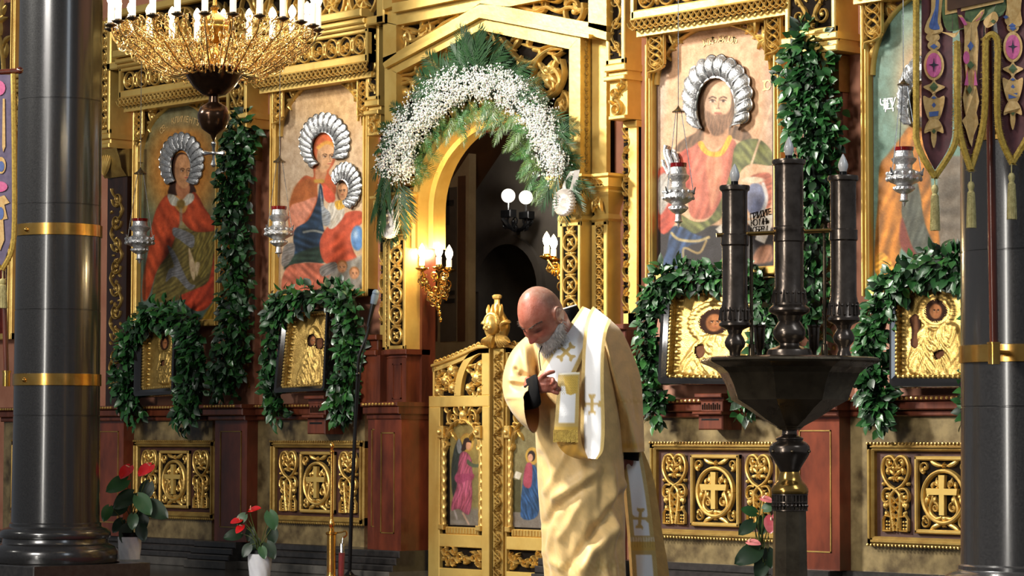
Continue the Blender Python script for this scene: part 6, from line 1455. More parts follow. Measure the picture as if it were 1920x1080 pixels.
def tubes(px, ytop, ybase, r, name, lean=0.0):
    dy = -.0 if name == 'c' else .02
    c = P(px, 600, SZ+dy); b = MB(); k = lambda y: zs_(y)
    prof = [(.5, ytop), (r+4, ytop), (r+5, ytop+4), (r+4, ytop+9), (r+1, ytop+11), (r, ytop+16)]
    yb_ = ybase
    if name == 'c': prof += [(r, 424), (r+2.5, 426), (r+2.5, 433), (r+1, 436), (r+2.5, 448), (r+2.5, 452), (r, 454), (r, 538), (r+2.5, 545), (r+4, 572), (r+11, 578), (r+12, 582), (r+10, 586), (r-3, 592), (r-7, 602), (r-2, 610), (r+3, 618), (r+4, 626), (r, 636), (r-9, 644), (r-8, 648), (r+14, 656), (r+16, 662), (r+16, 672)]
    else: prof += [(r, yb_-172), (r+2.5, yb_-170), (r+2, yb_-163), (r+2.5, yb_-152), (r, yb_-149), (r, yb_-45), (r+2, yb_-38), (r+3, yb_-8), (r+6, yb_-4), (r+6, yb_), (r+3, yb_+3), (r-9, yb_+9), (r-12, yb_+16), (r-7, yb_+24), (r-4, yb_+32), (r-6, yb_+40), (r-13, yb_+48), (r-14, yb_+56), (r-8, 672)]
    b.lathe([(q*s, k(y)) for q, y in prof[::-1]], (c[0], c[1], 0), 28)
    for i in range(16):
        a = i/16*2*PI; yq = (556 if name == 'c' else yb_-22)
        b.tube(np.array([(c[0]+(r+3)*s*math.cos(a), c[1]+(r+3)*s*math.sin(a), k(yq-12)), (c[0]+(r+4)*s*math.cos(a), c[1]+(r+4)*s*math.sin(a), k(yq+12))]), [1*s, 3.2*s], 5)
        a2 = a+.2; b.sphere((c[0]+(r+2.5)*s*math.cos(a2), c[1]+(r+2.5)*s*math.sin(a2), k(yq-6)), 3*s, 5, 4)
    o = b.build('candle_tube', 'bronze_dark', st)
    b = MB(); b.lathe([(7*s, k(ytop)), (7*s, k(ytop-8)), (5*s, k(ytop-9))], (c[0], c[1], 0), 12); b.build('socket', 'black_metal', o)
    b = MB(); h = 36 if name != 'c' else 38; b.lathe([(q*s, k(ytop-6-h*f)) for q, f in ((5, 0), (7, .1), (9.3, .28), (9.6, .42), (7.5, .62), (4.6, .80), (2, .94), (.3, 1))], (c[0], c[1], 0), 16); b.build('flame_bulb', 'bulb_off', o)
tubes(1378, 346, 610, 24, 'l'); tubes(1480, 298, 580, 27, 'c'); tubes(1582, 327, 600, 24.5, 'r')
b = MB(); b.tube(np.array([P(1343, 441, SZ+.03), P(1600, 430, SZ+.03)]), 4*s, 8); b.build('cross_bar', 'brass', st)
for px, t0 in ((1409, 442), (1546, 436)):
    c = P(px, 600, SZ+.04); b = MB(); b.lathe([(q*s, zs_(y)) for q, y in ((6, 673), (6, 645), (3.4, 643), (3.4, 600), (5, 596), (3.2, 590), (3.4, 500), (2.6, t0), (4, t0-4), (1, t0-18))], (c[0], c[1], 0), 12); b.build('rod', 'bronze', st)
for px in (1424, 1526): c = P(px, 640, SZ+.08); b = MB(); b.lathe([(q*s, zs_(y)) for q, y in ((11, 673), (12, 668), (5, 663), (5, 656), (9, 650), (11, 612), (13, 610), (13, 607), (10, 608), (9, 640), (.5, 642))], (c[0], c[1], 0), 18); b.build('small_cup', 'bronze_dark', st)
# ---------------------------------------------------------------- polished black columns
def column(px, d, label, base=True):
    c = W(px, 700, d); x, y = c[0], c[1]; r = .244
    t = thing('granite_column', label, 'column', (x, y, 0))
    zs2 = [.33+i*.59 for i in range(9)]
    prof = [(r+.012, .30), (r+.012, .318), (r+.002, .325)]
    for z in zs2[1:]: rr_ = r-.0035*z; prof += [(rr_, z-.004), (rr_-.0025, z-.002), (rr_-.0025, z+.001), (rr_, z+.003)]
    b = MB(); b.lathe(prof, (x, y, 0), 64); b.build('shaft', 'black_stone', t, smooth=50)
    b = MB(); b.lathe([(.36, .10)]*1+[(.345, .10), (.352, .13), (.352, .165), (.335, .19), (.30, .205), (.295, .212), (.292, .235), (.305, .24), (.31, .258), (.305, .277), (.285, .292), (.262, .298), (.258, .304)], (x, y, 0), 64); b.build('moulded_base', 'black_stone', t, smooth=50)
    b = MB(); b.box((x-.38, y-.38, 0), (x+.38, y+.38, .10), .006); b.build('square_plinth', 'plinth_stone', t, smooth=0)
    for z in (1.12, 1.957):
        b = MB(); q = r-.003*z+.004; b.lathe([(q-.004, z-.034), (q+.003, z-.032), (q+.003, z+.032), (q-.004, z+.034)], (x, y, 0), 64); b.sphere((x+.05, y-q-.002, z-.004), .012, 8, 6); b.build('brass_band', 'brass', t)
    return x, y
lx, ly = column(107, 1.70, 'black granite column with two brass bands at the left')
rx, ry = column(1921, 1.70, 'black granite column at the right edge behind the large banner')

# ---------------------------------------------------------------- processional banners
def banner_right():
    BZ = 10.0; s = BZ/FPX; B = lambda x, y, l=0: P(x, y, BZ-l+.012*math.sin(x*.09)+.01*math.sin(y*.03))
    t = thing('church_banner', 'burgundy embroidered banner with yellow fringe hanging at the right', 'banner', B(1820, 330))
    tongues = [([(1728, -60), (1728, 200), (1731, 270), (1752, 318)], [(1786, -60), (1786, 200), (1782, 268), (1754, 318)]), ([(1786, -60), (1802, 100), (1804, 230), (1819, 300)], [(1852, -60), (1842, 90), (1838, 225), (1821, 300)]), ([(1852, -60), (1874, 90), (1878, 235), (1897, 292)], [(1960, -60), (1960, 80), (1930, 235), (1899, 292)])]
    b = MB()
    for L, R in tongues:
        L, R = spline(L, 40), spline(R, 40); b.grid(np.array([[B(l[0]+(r[0]-l[0])*u, l[1]+(r[1]-l[1])*u, .0) for u in np.linspace(0, 1, 9)] for l, r in zip(L, R)]))
        b.grid(np.array([[B(l[0]+(r[0]-l[0])*u, l[1]+(r[1]-l[1])*u, -.006) for u in np.linspace(1, 0, 9)] for l, r in zip(L, R)]))
    b.build('cloth', 'burgundy', t, smooth=180)
    edges = [[(1718, -60), (1718, 200), (1721, 272), (1753, 332)], [(1753, 332), (1791, 268), (1795, 200), (1795, 78)], [(1795, 78), (1797, 230), (1820, 318)], [(1820, 318), (1845, 225), (1848, 90), (1850, 72), (1860, 64), (1869, 72), (1871, 90)], [(1871, 90), (1872, 235), (1898, 306)], [(1898, 306), (1938, 230), (1960, 120)]]
    b = MB(); rr_ = random.Random(5); bd = MB()
    for e in edges:
        q = spline(e, 90); bd.tube(np.array([B(x, y, .006) for x, y in q]), 6.5*s, 6)
        tg = np.gradient(q, axis=0); tg /= np.linalg.norm(tg, axis=1)[:, None]+1e-9
        for i in range(0, 90):
            for k in range(2):
                f = rr_.random(); x, y = q[i]+tg[i]*f*3; L_ = rr_.uniform(7, 11); sd = -1
                nx, ny = (tg[i][1]*sd, -tg[i][0]*sd); nx, ny = -nx, -ny; nx += rr_.uniform(-.3, .3); ny += .35
                for side in (1, -.75): b.add([B(x-1, y-1, .008), B(x+1.2, y+1, .009), B(x+nx*L_*side, y+abs(ny)*L_*.6+2, .004+rr_.uniform(0, .008))], [(0, 1, 2)])
    bd.build('braid', 'fringe', t); b.build('fringe', 'fringe', t, smooth=0)['kind'] = 'stuff'
    def ap(polys, mtl, nm, lift):
        for pl in polys:
            q = spline(pl, 28, True) if len(pl) > 4 else np.array(pl, float); b = MB(); b.prism([B(x, y, lift+.003) for x, y in q], [B(x, y, lift-.004) for x, y in q]); b.build(nm, mtl, t, smooth=0)
    ell = lambda x, y, a, c, n=16: [(x+a*math.cos(u), y+c*math.sin(u)) for u in np.linspace(0, 2*PI, n+1)[:-1]]
    dia = lambda x, y, a, c: [(x-a, y), (x, y-c), (x+a, y), (x, y+c)]
    def motif(cx, oy, k):
        ap([ell(cx, oy+122, 19*k, 29), [(cx-20*k, oy+163), (cx-5*k, oy+156), (cx, oy+146), (cx+5*k, oy+156), (cx+21*k, oy+163), (cx+6*k, oy+172), (cx, oy+180), (cx-6*k, oy+172)],
            [(cx-20*k, oy+180), (cx-8*k, oy+184), (cx, oy+176), (cx+8*k, oy+184), (cx+20*k, oy+180), (cx+17*k, oy+205), (cx+8*k, oy+226), (cx-8*k, oy+226), (cx-17*k, oy+205)],
            [(cx-18*k, oy+250), (cx-14*k, oy+232), (cx, oy+218), (cx+14*k, oy+232), (cx+18*k, oy+250), (cx+6*k, oy+246), (cx+5*k, oy+262), (cx, oy+278), (cx-5*k, oy+262), (cx-6*k, oy+246)],
            ell(cx, oy+85, 12*k, 10), ell(cx-2, oy+70, 13*k, 9)], 'thread_gold', 'applique', .012)
        ap([ell(cx, oy+122, 14*k, 23)], 'thread_pink', 'pink_oval', .016)
        ap([[(cx-9*k, oy+121), (cx-2*k, oy+119), (cx, oy+109), (cx+2*k, oy+119), (cx+9*k, oy+121), (cx+2*k, oy+124), (cx, oy+134), (cx-2*k, oy+124)]], 'thread_dark', 'star_cross', .020)
        ap([dia(cx, oy+163, 8*k, 9), dia(cx, oy+246, 4*k, 5)], 'thread_green', 'green_lozenge', .016)
        ap([dia(cx, oy+183, 5*k, 3), dia(cx, oy+197, 4*k, 5), [(cx-9*k, oy+210), (cx+9*k, oy+208), (cx+8*k, oy+217), (cx-8*k, oy+219)], dia(cx, oy+87, 7*k, 5)], 'thread_blue', 'blue_patch', .016)
    motif(1751, 0, 1); motif(1899, -34, .95)
    ap([[(1734, 60), (1738, 40), (1746, 20), (1746, -40), (1770, -40), (1766, 10), (1764, 40), (1768, 58), (1752, 66)], [(1778, 66), (1766, 60), (1790, 62), (1800, 56), (1790, 70)], [(1844, 40), (1856, 26), (1866, 22), (1872, 34), (1864, 46), (1850, 52)], [(1884, 40), (1888, 10), (1886, -40), (1916, -40), (1914, 20), (1916, 44), (1900, 54)]], 'thread_gold', 'applique', .012)
    ap([[(1742, 50), (1748, 30), (1754, 10), (1756, -40), (1763, -40), (1760, 14), (1758, 40), (1762, 54), (1752, 56)], [(1892, 16), (1892, -40), (1908, -40), (1906, 14), (1899, 22)], dia(1898, 48, 7, 5), dia(1820, 86, 6, 9), dia(1886, 32, 5, 4)], 'thread_blue', 'blue_patch', .016)
    ap([[(1796, 28), (1806, 30), (1818, 46), (1834, 22), (1848, 18), (1840, 34), (1832, 52), (1836, 90), (1830, 150), (1836, 190), (1830, 216), (1836, 226), (1826, 254), (1821, 278), (1814, 250), (1804, 226), (1812, 214), (1804, 190), (1812, 150), (1806, 90), (1810, 52)]], 'thread_gold', 'applique', .012)
    ap([[(1799, 32), (1806, 33), (1814, 46), (1808, 48)], [(1834, 28), (1843, 22), (1838, 34), (1830, 40)], ell(1812, 108, 6, 12), [(1808, 160), (1814, 130), (1816, 160)], [(1826, 160), (1828, 130), (1833, 160)]], 'thread_pink', 'pink_patch', .016)
    ap([dia(1820, 122, 7, 8), dia(1818, 168, 5, 9), dia(1862, 40, 5, 4)], 'thread_green', 'green_lozenge', .016)
    ap([[(1768, -60), (1890, -60), (1884, 22), (1850, 34), (1800, 56), (1770, 46)]], 'thread_green', 'green_ground', .006)
    b = MB(); b.prism([B(x, y, .016) for x, y in ((1772, 28), (1772, -60), (1882, -60), (1882, 4))], [B(x, y, .004) for x, y in ((1772, 28), (1772, -60), (1882, -60), (1882, 4))]); o = b.build('picture_border', 'thread_gold', t, smooth=0)
    b = MB(); b.prism([B(x, y, .019) for x, y in ((1776, 20), (1776, -60), (1878, -60), (1878, -2))], [B(x, y, .016) for x, y in ((1776, 20), (1776, -60), (1878, -60), (1878, -2))]); b.build('picture_ground', 'fresco_brown', o, smooth=0)
    for cx, y0, y1 in ((1753, 336, 433), (1821, 330, 428), (1897, 314, 412)): tassel(t, B, cx, y0, y1, s)
    return t
def tassel(t, B, cx, y0, y1, s):
    c = B(cx, (y0+y1)/2, .01); z = lambda y: float(B(cx, y, .01)[2]); b = MB()
    b.tube(np.array([(c[0], c[1], z(y0-6)), (c[0], c[1], z(y0+12))]), 1.2*s, 6); H = y1-y0-10
    b.lathe([(q*s, z(y0+10+H*f)) for q, f in ((.5, 1), (8.5, .99), (8.5, .9), (7.5, .6), (6.5, .3), (6, .22), (4.4, .2), (6.4, .12), (6.6, .07), (4, .01), (.5, 0))], (c[0], c[1], 0), 18)
    for i in range(18): a = i/18*2*PI; b.tube(np.array([(c[0]+q*s*math.cos(a), c[1]+q*s*math.sin(a), z(y0+10+H*f)) for q, f in ((6.3, .24), (7.8, .6), (8.8, 1.0))]), 1.1*s, 4)
    b.build('tassel', 'tassel', t)
banner_right()
t = thing('banner_staff', 'red brown wooden banner staff in a brass socket on the right column', 'staff', P(1864, 655, 10.2))
b = MB(); b.tube(np.array([P(1853, -60, 10.2), P(1864, 672, 10.2)]), [.016, .016], 12); b.build('pole', 'staff_wood', t)
b = MB(); e = P(1864, 660, 10.2); b.lathe([(.0, -.045), (.022, -.045), (.022, .03), (.026, .03), (.026, .036), (.017, .036)], e, 16); b.tube(np.array([e, np.array([rx, ry, e[2]])+.23*(e-np.array([rx, ry, e[2]]))/np.linalg.norm(e-np.array([rx, ry, e[2]]))]), .012, 8); b.build('socket', 'brass', t)
# left banner
LZ = 14.2; s = LZ/FPX; B = lambda x, y, l=0: P(x, y, LZ-l)
t = thing('church_banner', 'violet banner with yellow fringe cut by the left edge of the photo', 'banner', B(5, 505))
b = MB(); L, R = spline([(-60, 140), (-60, 400), (-40, 450), (2, 500)], 24), spline([(22, 140), (23, 400), (20, 450), (4, 500)], 24); b.grid(np.array([[B(l[0]+(r[0]-l[0])*u, l[1]+(r[1]-l[1])*u) for u in np.linspace(0, 1, 8)] for l, r in zip(L, R)])); b.build('cloth', 'violet_cloth', t, smooth=180)
b = MB(); q = spline([(25, 138), (27, 300), (27, 420), (22, 470), (4, 506)], 60); b.tube(np.array([B(x, y, .006) for x, y in q]), 5*s, 6); q = spline([(-62, 138), (-62, 420), (-40, 455), (2, 506)], 40); b.tube(np.array([B(x, y, .006) for x, y in q]), 5*s, 6); b.build('fringe', 'fringe', t)
ell = lambda x, y, a, c, n=14: [(x+a*math.cos(u), y+c*math.sin(u)) for u in np.linspace(0, 2*PI, n+1)[:-1]]
for pl, mtl in ((ell(-2, 165, 12, 14), 'thread_pink'), ([(5, 185), (9, 185), (10, 275), (6, 285), (4, 275)], 'thread_gold'), (ell(2, 310, 9, 16), 'thread_gold'), (ell(2, 312, 6, 10), 'thread_blue'), (ell(0, 350, 14, 10), 'thread_pink'), ([(-8, 372), (8, 366), (18, 380), (8, 384), (14, 410), (6, 412), (8, 450), (0, 470), (-8, 440)], 'thread_gold'), (ell(1, 400, 6, 12), 'thread_blue')):
    b = MB(); l = .008 if mtl != 'thread_blue' else .011; b.prism([B(x, y, l) for x, y in pl], [B(x, y, 0) for x, y in pl]); b.build('applique', mtl, t, smooth=0)
tassel(t, B, 5, 512, 578, s)
b = MB(); b.tube(np.array([B(-60, 139, -.01), B(34, 133, -.01)]), .014, 10); b.sphere(B(37, 132, -.01), .019, 10, 8); o = b.build('cross_rod', 'staff_wood', t)
t = thing('banner_staff', 'red wooden banner staff with brass foot left of the left column', 'staff', B(13, 710))
b = MB(); b.tube(np.array([B(-4, 130, -.05), B(12, 700, -.05)]), .014, 10); b.build('pole', 'staff_wood', t)
b = MB(); c = B(12, 706, -.05); b.lathe([(.02, -.05), (.02, .02), (.024, .02), (.024, .03), (.012, .03)], c, 14); b.build('socket', 'brass', t)

# ---------------------------------------------------------------- potted anthuriums
def heart(L, w_, cup=.12):
    n = 9; v = []; f = []
    for i in range(n):
        u = i/(n-1); wd = w_*math.sin(PI*(u*.93+.02))**.62*(1.05-.55*u) if i < n-1 else .001
        yb_ = L*u-(.16*L if i else 0)*0
        for j, q in enumerate((-1, -.5, 0, .5, 1)): v.append((wd*q, L*(u)-(L*.14*abs(q)**1.5*(1-u)**2), cup*L*(abs(q)*.35) - .25*L*u*u))
    for i in range(n-1):
        for j in range(4): a = i*5+j; f.append((a, a+1, a+6, a+5))
    return np.array(v), f
HV, HF = heart(1, .46)
def plant(label, px, py, d, leaves, flowers, fm, pot=True, rpx=22.5, hpx=42, zb=0.0, rim='black_metal'):
    c = W(px, py, d) if d else P(px, py, 15.95); Z = depth_of(c); s = Z/FPX; c = np.array([c[0], c[1], zb])
    t = thing('potted_anthurium', label, 'potted plant', c, 'potted anthuriums')
    r = rpx*s; h = hpx*s; b = MB(); seg = 40; rows = []
    for k in range(15):
        f = k/14; rows.append([(c[0]+r*(.86+.14*f)*(1+.028*math.sin(10*a+9*f)*(0 < k < 14))*math.cos(a), c[1]+r*(.86+.14*f)*(1+.028*math.sin(10*a+9*f)*(0 < k < 14))*math.sin(a), c[2]+h*f) for a in np.arange(seg)/seg*2*PI])
    rows.append([(c[0]+r*.93*math.cos(a), c[1]+r*.93*math.sin(a), c[2]+h) for a in np.arange(seg)/seg*2*PI]); rows.append([(c[0]+r*.9*math.cos(a), c[1]+r*.9*math.sin(a), c[2]+h*.8) for a in np.arange(seg)/seg*2*PI])
    k = b.grid(np.array(rows), False, True); b.f.append(tuple(reversed(range(seg)))); b.build('ceramic_pot', 'ceramic', t, smooth=40)
    b = MB(); b.lathe([(r*.88, c[2]+h*.7), (r*.94, c[2]+h+.02), (r*.97, c[2]+h+.024), (r*.9, c[2]+h+.024), (r*.86, c[2]+h+.004), (.001, c[2]+h+.004)], (c[0], c[1], 0), 28); b.build('inner_pot', rim, t)
    top = np.array([c[0], c[1], c[2]+h]); rs = np.random.RandomState(int(px))
    def sprout(p, rad=.0028, mtl='stem'):
        q = spline([top+np.array([rs.uniform(-.3, .3)*r, rs.uniform(-.3, .3)*r, 0]), top*.5+p*.5+np.array([rs.uniform(-.02, .02), 0, .03]), p], 10); b = MB(); b.tube(q, rad, 5); b.build('stalk', mtl, t)
    for (x, y, L_, ang, tilt, dd, lm) in leaves:
        p = P(x, y, Z+dd); sprout(p); a = math.radians(ang); yv = math.cos(a)*_R+math.sin(a)*_Z*1.0-_F*tilt; nv = -_F*1.0+_Z*.5
        B_ = frame_of(yv, nv); b = MB(); b.add(p+(HV*L_*s)@B_.T, HF); b.build('leaf', lm, t, smooth=180)
    for (x, y, L_, ang, tilt, dd) in flowers:
        p = P(x, y, Z+dd); sprout(p); a = math.radians(ang); yv = math.cos(a)*_R+math.sin(a)*_Z-_F*tilt; nv = -_F*.6+_Z*.9
        B_ = frame_of(yv, nv); b = MB(); b.add(p+(HV*L_*s*np.array([1.15, 1, 1]))@B_.T, HF); o = b.build('spathe', fm, t, smooth=180)
        b = MB(); e = p+(np.array([0, .12, .04])*L_*s)@B_.T; b.tube(np.array([e, e+(np.array([0, .2, .28])*L_*s)@B_.T]), [.005, .003], 6); b.build('spadix', 'spadix', o)
    return t, top, s, Z
plant('tall anthurium with two red flowers in a white ceramic pot by the column', 243, 1050, 0, [(238, 900, 44, 205, .3, -.05, 'leaf'), (205, 950, 30, 250, .5, -.1, 'leaf'), (258, 930, 44, -50, .4, -.1, 'leaf'), (250, 925, 46, 215, .4, -.05, 'leaf_dark'), (280, 905, 40, 250, .3, .05, 'leaf_dark'), (272, 945, 52, -25, .4, -.05, 'leaf_dark'), (250, 965, 30, 270, .6, -.12, 'leaf'), (235, 950, 36, 200, .4, 0, 'leaf_dark'), (265, 960, 36, 280, .4, 0, 'leaf_dark'), (240, 985, 34, 250, .4, -.03, 'leaf_dark'), (262, 985, 32, -70, .4, -.03, 'leaf_dark'), (230, 975, 30, 230, .4, 0, 'leaf_dark')],
      [(244, 874, 32, 230, .8, -.06), (284, 872, 34, 215, .8, -.08)], 'anthurium_red', zb=.10)
plant('short anthurium with small red flowers in a white pot on the red carpet', 487, 1077, 0.5, [(505, 960, 36, -70, .35, -.05, 'leaf'), (460, 965, 26, 225, .3, -.02, 'leaf'), (452, 1000, 34, 190, .35, 0, 'leaf_dark'), (468, 1022, 26, 240, .4, -.05, 'leaf_dark'), (500, 1018, 34, -60, .4, -.03, 'leaf_dark'), (510, 990, 32, 275, .3, .03, 'leaf_dark'), (480, 1010, 30, 265, .3, .02, 'leaf_dark'), (490, 1026, 24, 290, .5, -.06, 'leaf'), (472, 990, 26, 255, .3, .04, 'leaf_dark')],
      [(468, 957, 24, 22, .5, -.05), (452, 974, 22, 190, .6, -.03), (455, 985, 20, 225, .6, -.04)], 'anthurium_red', rpx=23, hpx=41)
t3, top3, s3, Z3 = plant('pink anthurium with long leaves beside the base of the candle stand', 1428, 1127, 0.62, [(1418, 962, 30, 160, .3, -.05, 'leaf'), (1432, 955, 28, 30, .3, -.05, 'leaf'), (1412, 980, 36, 215, .4, -.05, 'leaf_dark'), (1430, 970, 34, 265, .4, 0, 'leaf'), (1424, 1030, 54, 205, .3, -.05, 'leaf_dark'), (1412, 1022, 34, 235, .4, -.03, 'leaf_dark'), (1440, 1030, 36, 280, .4, -.03, 'leaf_dark'), (1432, 1050, 40, 250, .4, -.03, 'leaf_dark')],
      [(1428, 934, 24, -10, .6, -.05), (1446, 968, 32, 265, .3, -.05), (1402, 1016, 26, 0, .6, -.06)], 'anthurium_pink', rpx=26, hpx=44)
b = MB(); rs = np.random.RandomState(4)
for k in range(26): x = rs.uniform(1416, 1444); b.tube(np.array([top3+np.array([(x-1430)*s3*.6, rs.uniform(-.03, .03), 0]), P(x, rs.uniform(985, 1050), Z3+rs.uniform(-.05, .05))]), .0024, 4)
b.build('foliage', 'stem', t3)

# ---------------------------------------------------------------- carpet, stanchion, rope and microphone
b = MB(); cx0 = W(452, 1079, .9)[0]; b.box((cx0, -2.25, 0), (.55, -.78, .012)); tag(b.build('red_carpet', 'carpet_red', smooth=0), 'red carpet strip on the dark floor before the portal', 'carpet')
Z = 15.3; s = Z/FPX; c = P(622, 900, Z); z = lambda y: float(P(622, y, Z)[2])
t = thing('brass_stanchion', 'thin brass stanchion post with ball finial beside the microphone stand', 'stanchion', (c[0], c[1], .0))
b = MB(); b.lathe([(q*s, z(y)) for q, y in ((8.5, 1072), (8.5, 1003), (11, 1001), (11, 998), (5, 996), (5, 990), (3.2, 988))], (c[0], c[1], 0), 18); b.lathe([(.11, 0), (.11, .008), (.09, .02), (.03, .034), (8.6*s, .05), (8.5*s, z(1072))], (c[0], c[1], 0), 24); b.build('lower_post', 'brass', t)
b = MB(); b.lathe([(q*s, z(y)) for q, y in ((3.2, 990), (6, 985), (6.2, 981), (4, 976), (3.2, 972), (2.9, 850), (4.4, 848), (4.4, 845), (2, 843), (4.2, 838), (4.4, 835), (2.6, 831), (.3, 829))], (c[0], c[1], 0), 14); b.build('upper_rod', 'brass', t)
b = MB(); b.tube(spline([P(630, 999, Z), P(640, 998, Z), P(648, 996, Z), P(650, 1003, Z), P(644, 1008, Z)], 14), 1.6*s, 6); b.build('hook', 'brass', t)
t = thing('velvet_rope', 'red velvet rope end with metal ferrule hanging from the stanchion', 'rope', P(641, 1040, Z))
b = MB(); q = [P(641, 1036, Z), P(640, 1060, Z), np.array([*P(639, 1080, Z)[:2], .03])]; b.tube(spline(q, 12), 6.2*s, 10); b.build('velvet', 'velvet_red', t)
b = MB(); b.tube(np.array([P(643, 1008, Z), P(642, 1018, Z), P(641, 1019, Z), P(641, 1038, Z)]), [1.5*s, 2*s, 4.2*s, 5*s], 10); b.build('ferrule', 'silver_plain', t)
Z = 15.6; s = Z/FPX; zf = P(655, 1085, Z)
t = thing('microphone_stand', 'black microphone stand with a grey microphone left of the portal', 'microphone stand', (zf[0], zf[1], 0))
b = MB(); b.tube(np.array([np.array([zf[0], zf[1], .02]), P(659, 960, Z), P(668, 760, Z), P(671, 700, Z)]), 3.6*s, 8); b.lathe([(.12, 0), (.12, .012), (.03, .03), (.012, .05)], (zf[0], zf[1], 0), 20); b.build('stand_pole', 'black_metal', t)
b = MB(); b.tube(spline([P(671, 705, Z), P(673, 670, Z), P(682, 645, Z), P(690, 622, Z), P(692, 606, Z)], 16), 3*s, 8); b.sphere(P(671, 702, Z), 5*s, 8, 6); b.build('gooseneck', 'black_metal', t)
b = MB(); a, e = P(690, 612, Z), P(703, 556, Z); b.tube(np.array([a, a*.6+e*.4, a*.3+e*.7, e]), [3.2*s, 4*s, 5*s, 5.5*s], 12); mb_ = b.build('microphone_body', 'black_metal', t)
b = MB(); b.tube(np.array([a*.25+e*.75, e, e*1.18-a*.18]), [6*s, 7.2*s, 5.4*s], 12); b.sphere(e*1.12-a*.12, 7*s, 12, 8); b.build('microphone_grille', 'blue_grey', mb_)
b = MB(); q = spline([P(693, 606, Z), P(686, 640, Z-.03), P(676, 700, Z-.05), P(668, 800, Z-.03), P(662, 900, Z-.03)], 30); b.tube(q, 1.3*s, 5); b.build('cable', 'black_metal', t)
# ---------------------------------------------------------------- the priest
PZ = 10.95; s = PZ/FPX
XC, YC, TC = Rr, Uu, -F0
pr = thing('person', 'bald bearded man in cream gold vestments and wide white stole with bowed head', 'person', [*P(1096, 1318, PZ)[:2], -.25])
# head, shaped on a sphere: x = his right, y = towards the face, z = up
g1 = lambda q, c, w_: np.exp(-((q-c)/w_)**2)
def head_shape(D):
    x, y, z = D[..., 0]*.077, D[..., 1]*.099, D[..., 2]*.118
    ax_ = np.abs(x); fr = sm(y, .0, .07)
    x = x*(1-.24*sm(-z, .015, .11)*(.35+.65*sm(y, -.03, .05))); y = np.where(y > 0, y*(1-.10*sm(np.abs(z), .05, .11)), y*(1-.22*sm(-z, .02, .10)))
    y = y - .006*sm(ax_, .03, .06)*fr
    y = y + fr*(.006*g1(z, .026, .011)*g1(ax_, .028, .022) - .013*g1(z, .004, .012)*g1(ax_, .032, .016) + .005*g1(z, .002, .007)*g1(ax_, .032, .012))
    nz = np.clip((.022-z)/.056, 0, 1); nose = np.where((z < .024) & (z > -.040), .005+.024*nz**1.2, 0)*sm(z, -.046, -.034)
    y = y + fr*nose*np.exp(-(ax_/(.0075+.0075*nz))**2) + fr*.007*g1(z, -.031, .008)*g1(ax_, .014, .006)
    y = y + fr*(.006*g1(z, -.026, .018)*g1(ax_, .042, .016) - .004*g1(z, -.045, .012)*g1(ax_, .036, .012) + .006*g1(z, -.056, .006)*g1(ax_, 0, .02) + .006*g1(z, -.068, .006)*g1(ax_, 0, .017) - .003*g1(z, -.0625, .003)*g1(ax_, 0, .02) + .010*g1(z, -.096, .014)*g1(ax_, 0, .02))
    return np.stack([x, y, z], -1)
beta, psi = math.radians(45), math.radians(38)
fv = math.cos(beta)*(-math.sin(psi)*XC+math.cos(psi)*TC)-math.sin(beta)*YC
uv = math.sin(beta)*(-math.sin(psi)*XC+math.cos(psi)*TC)+math.cos(beta)*YC
xv = -(math.cos(psi)*XC+math.sin(psi)*TC)
HO = P(1014, 591, PZ-.19); HM = np.stack([xv, fv, uv], 1)*1.03
hw = lambda L: HO + np.asarray(L) @ HM.T
b = MB()
nl, nt_ = 72, 54
th_ = np.linspace(0.001, PI-.001, nt_)[:, None]; ph_ = np.linspace(0, 2*PI, nl+1)[:-1][None, :]
D = np.stack([np.sin(th_)*np.cos(ph_), np.sin(th_)*np.sin(ph_), np.cos(th_)+0*ph_], -1)
b.grid(hw(head_shape(D)), False, True); b.f.append(tuple(reversed(range(nl)))); b.f.append(tuple((nt_-1)*nl+j for j in range(nl)))
for e in (-1, 1):
    q = [hw((e*.073, .006+.021*math.cos(a)-.012, -.004+.033*math.sin(a))) + e*xv*(.006+.004*math.sin(a)) for a in np.linspace(-.6*PI, .95*PI, 14)]
    b.tube(np.array(q), [.007]*14, 8); b.tube(hw([(e*.066, .0, -.03), (e*.072, -.004, .0), (e*.072, -.006, .022)]), [.012, .016, .012], 10)
nb_ = P(1066, 648, PZ+.04)
b.tube(np.array([hw((0, -.03, -.01)), hw((0, -.042, -.07)), HO*.35+nb_*.65+TC*(-.01), nb_]), [.058, .058, .062, .075], 20)
# torso and legs under the robe
b.tube(np.array([P(1076, 640, PZ+.05), P(1080, 690, PZ+.04), P(1084, 780, PZ+.05), P(1090, 880, PZ+.05), P(1092, 940, PZ+.05)]), [.10, .135, .125, .125, .12], 20)
for dx in (-.09, .09):
    c0, c1, c2 = P(1092, 930, PZ+.05)+XC*dx*.9, P(1094, 1110, PZ+.05)+XC*dx, P(1096, 1290, PZ+.06)+XC*dx
    c2[2] = -.17; b.tube(np.array([c0, c1, c2]), [.085, .06, .042], 14)
    ft = np.array([c2+np.array([0, 0, -.02])-TC*.06, c2+np.array([0, 0, -.03])+TC*.05, c2+np.array([0, 0, -.045])+TC*.15]); ft[:, 2] = [-.20, -.205, -.215]; b.tube(ft, [.036, .042, .03], 10)
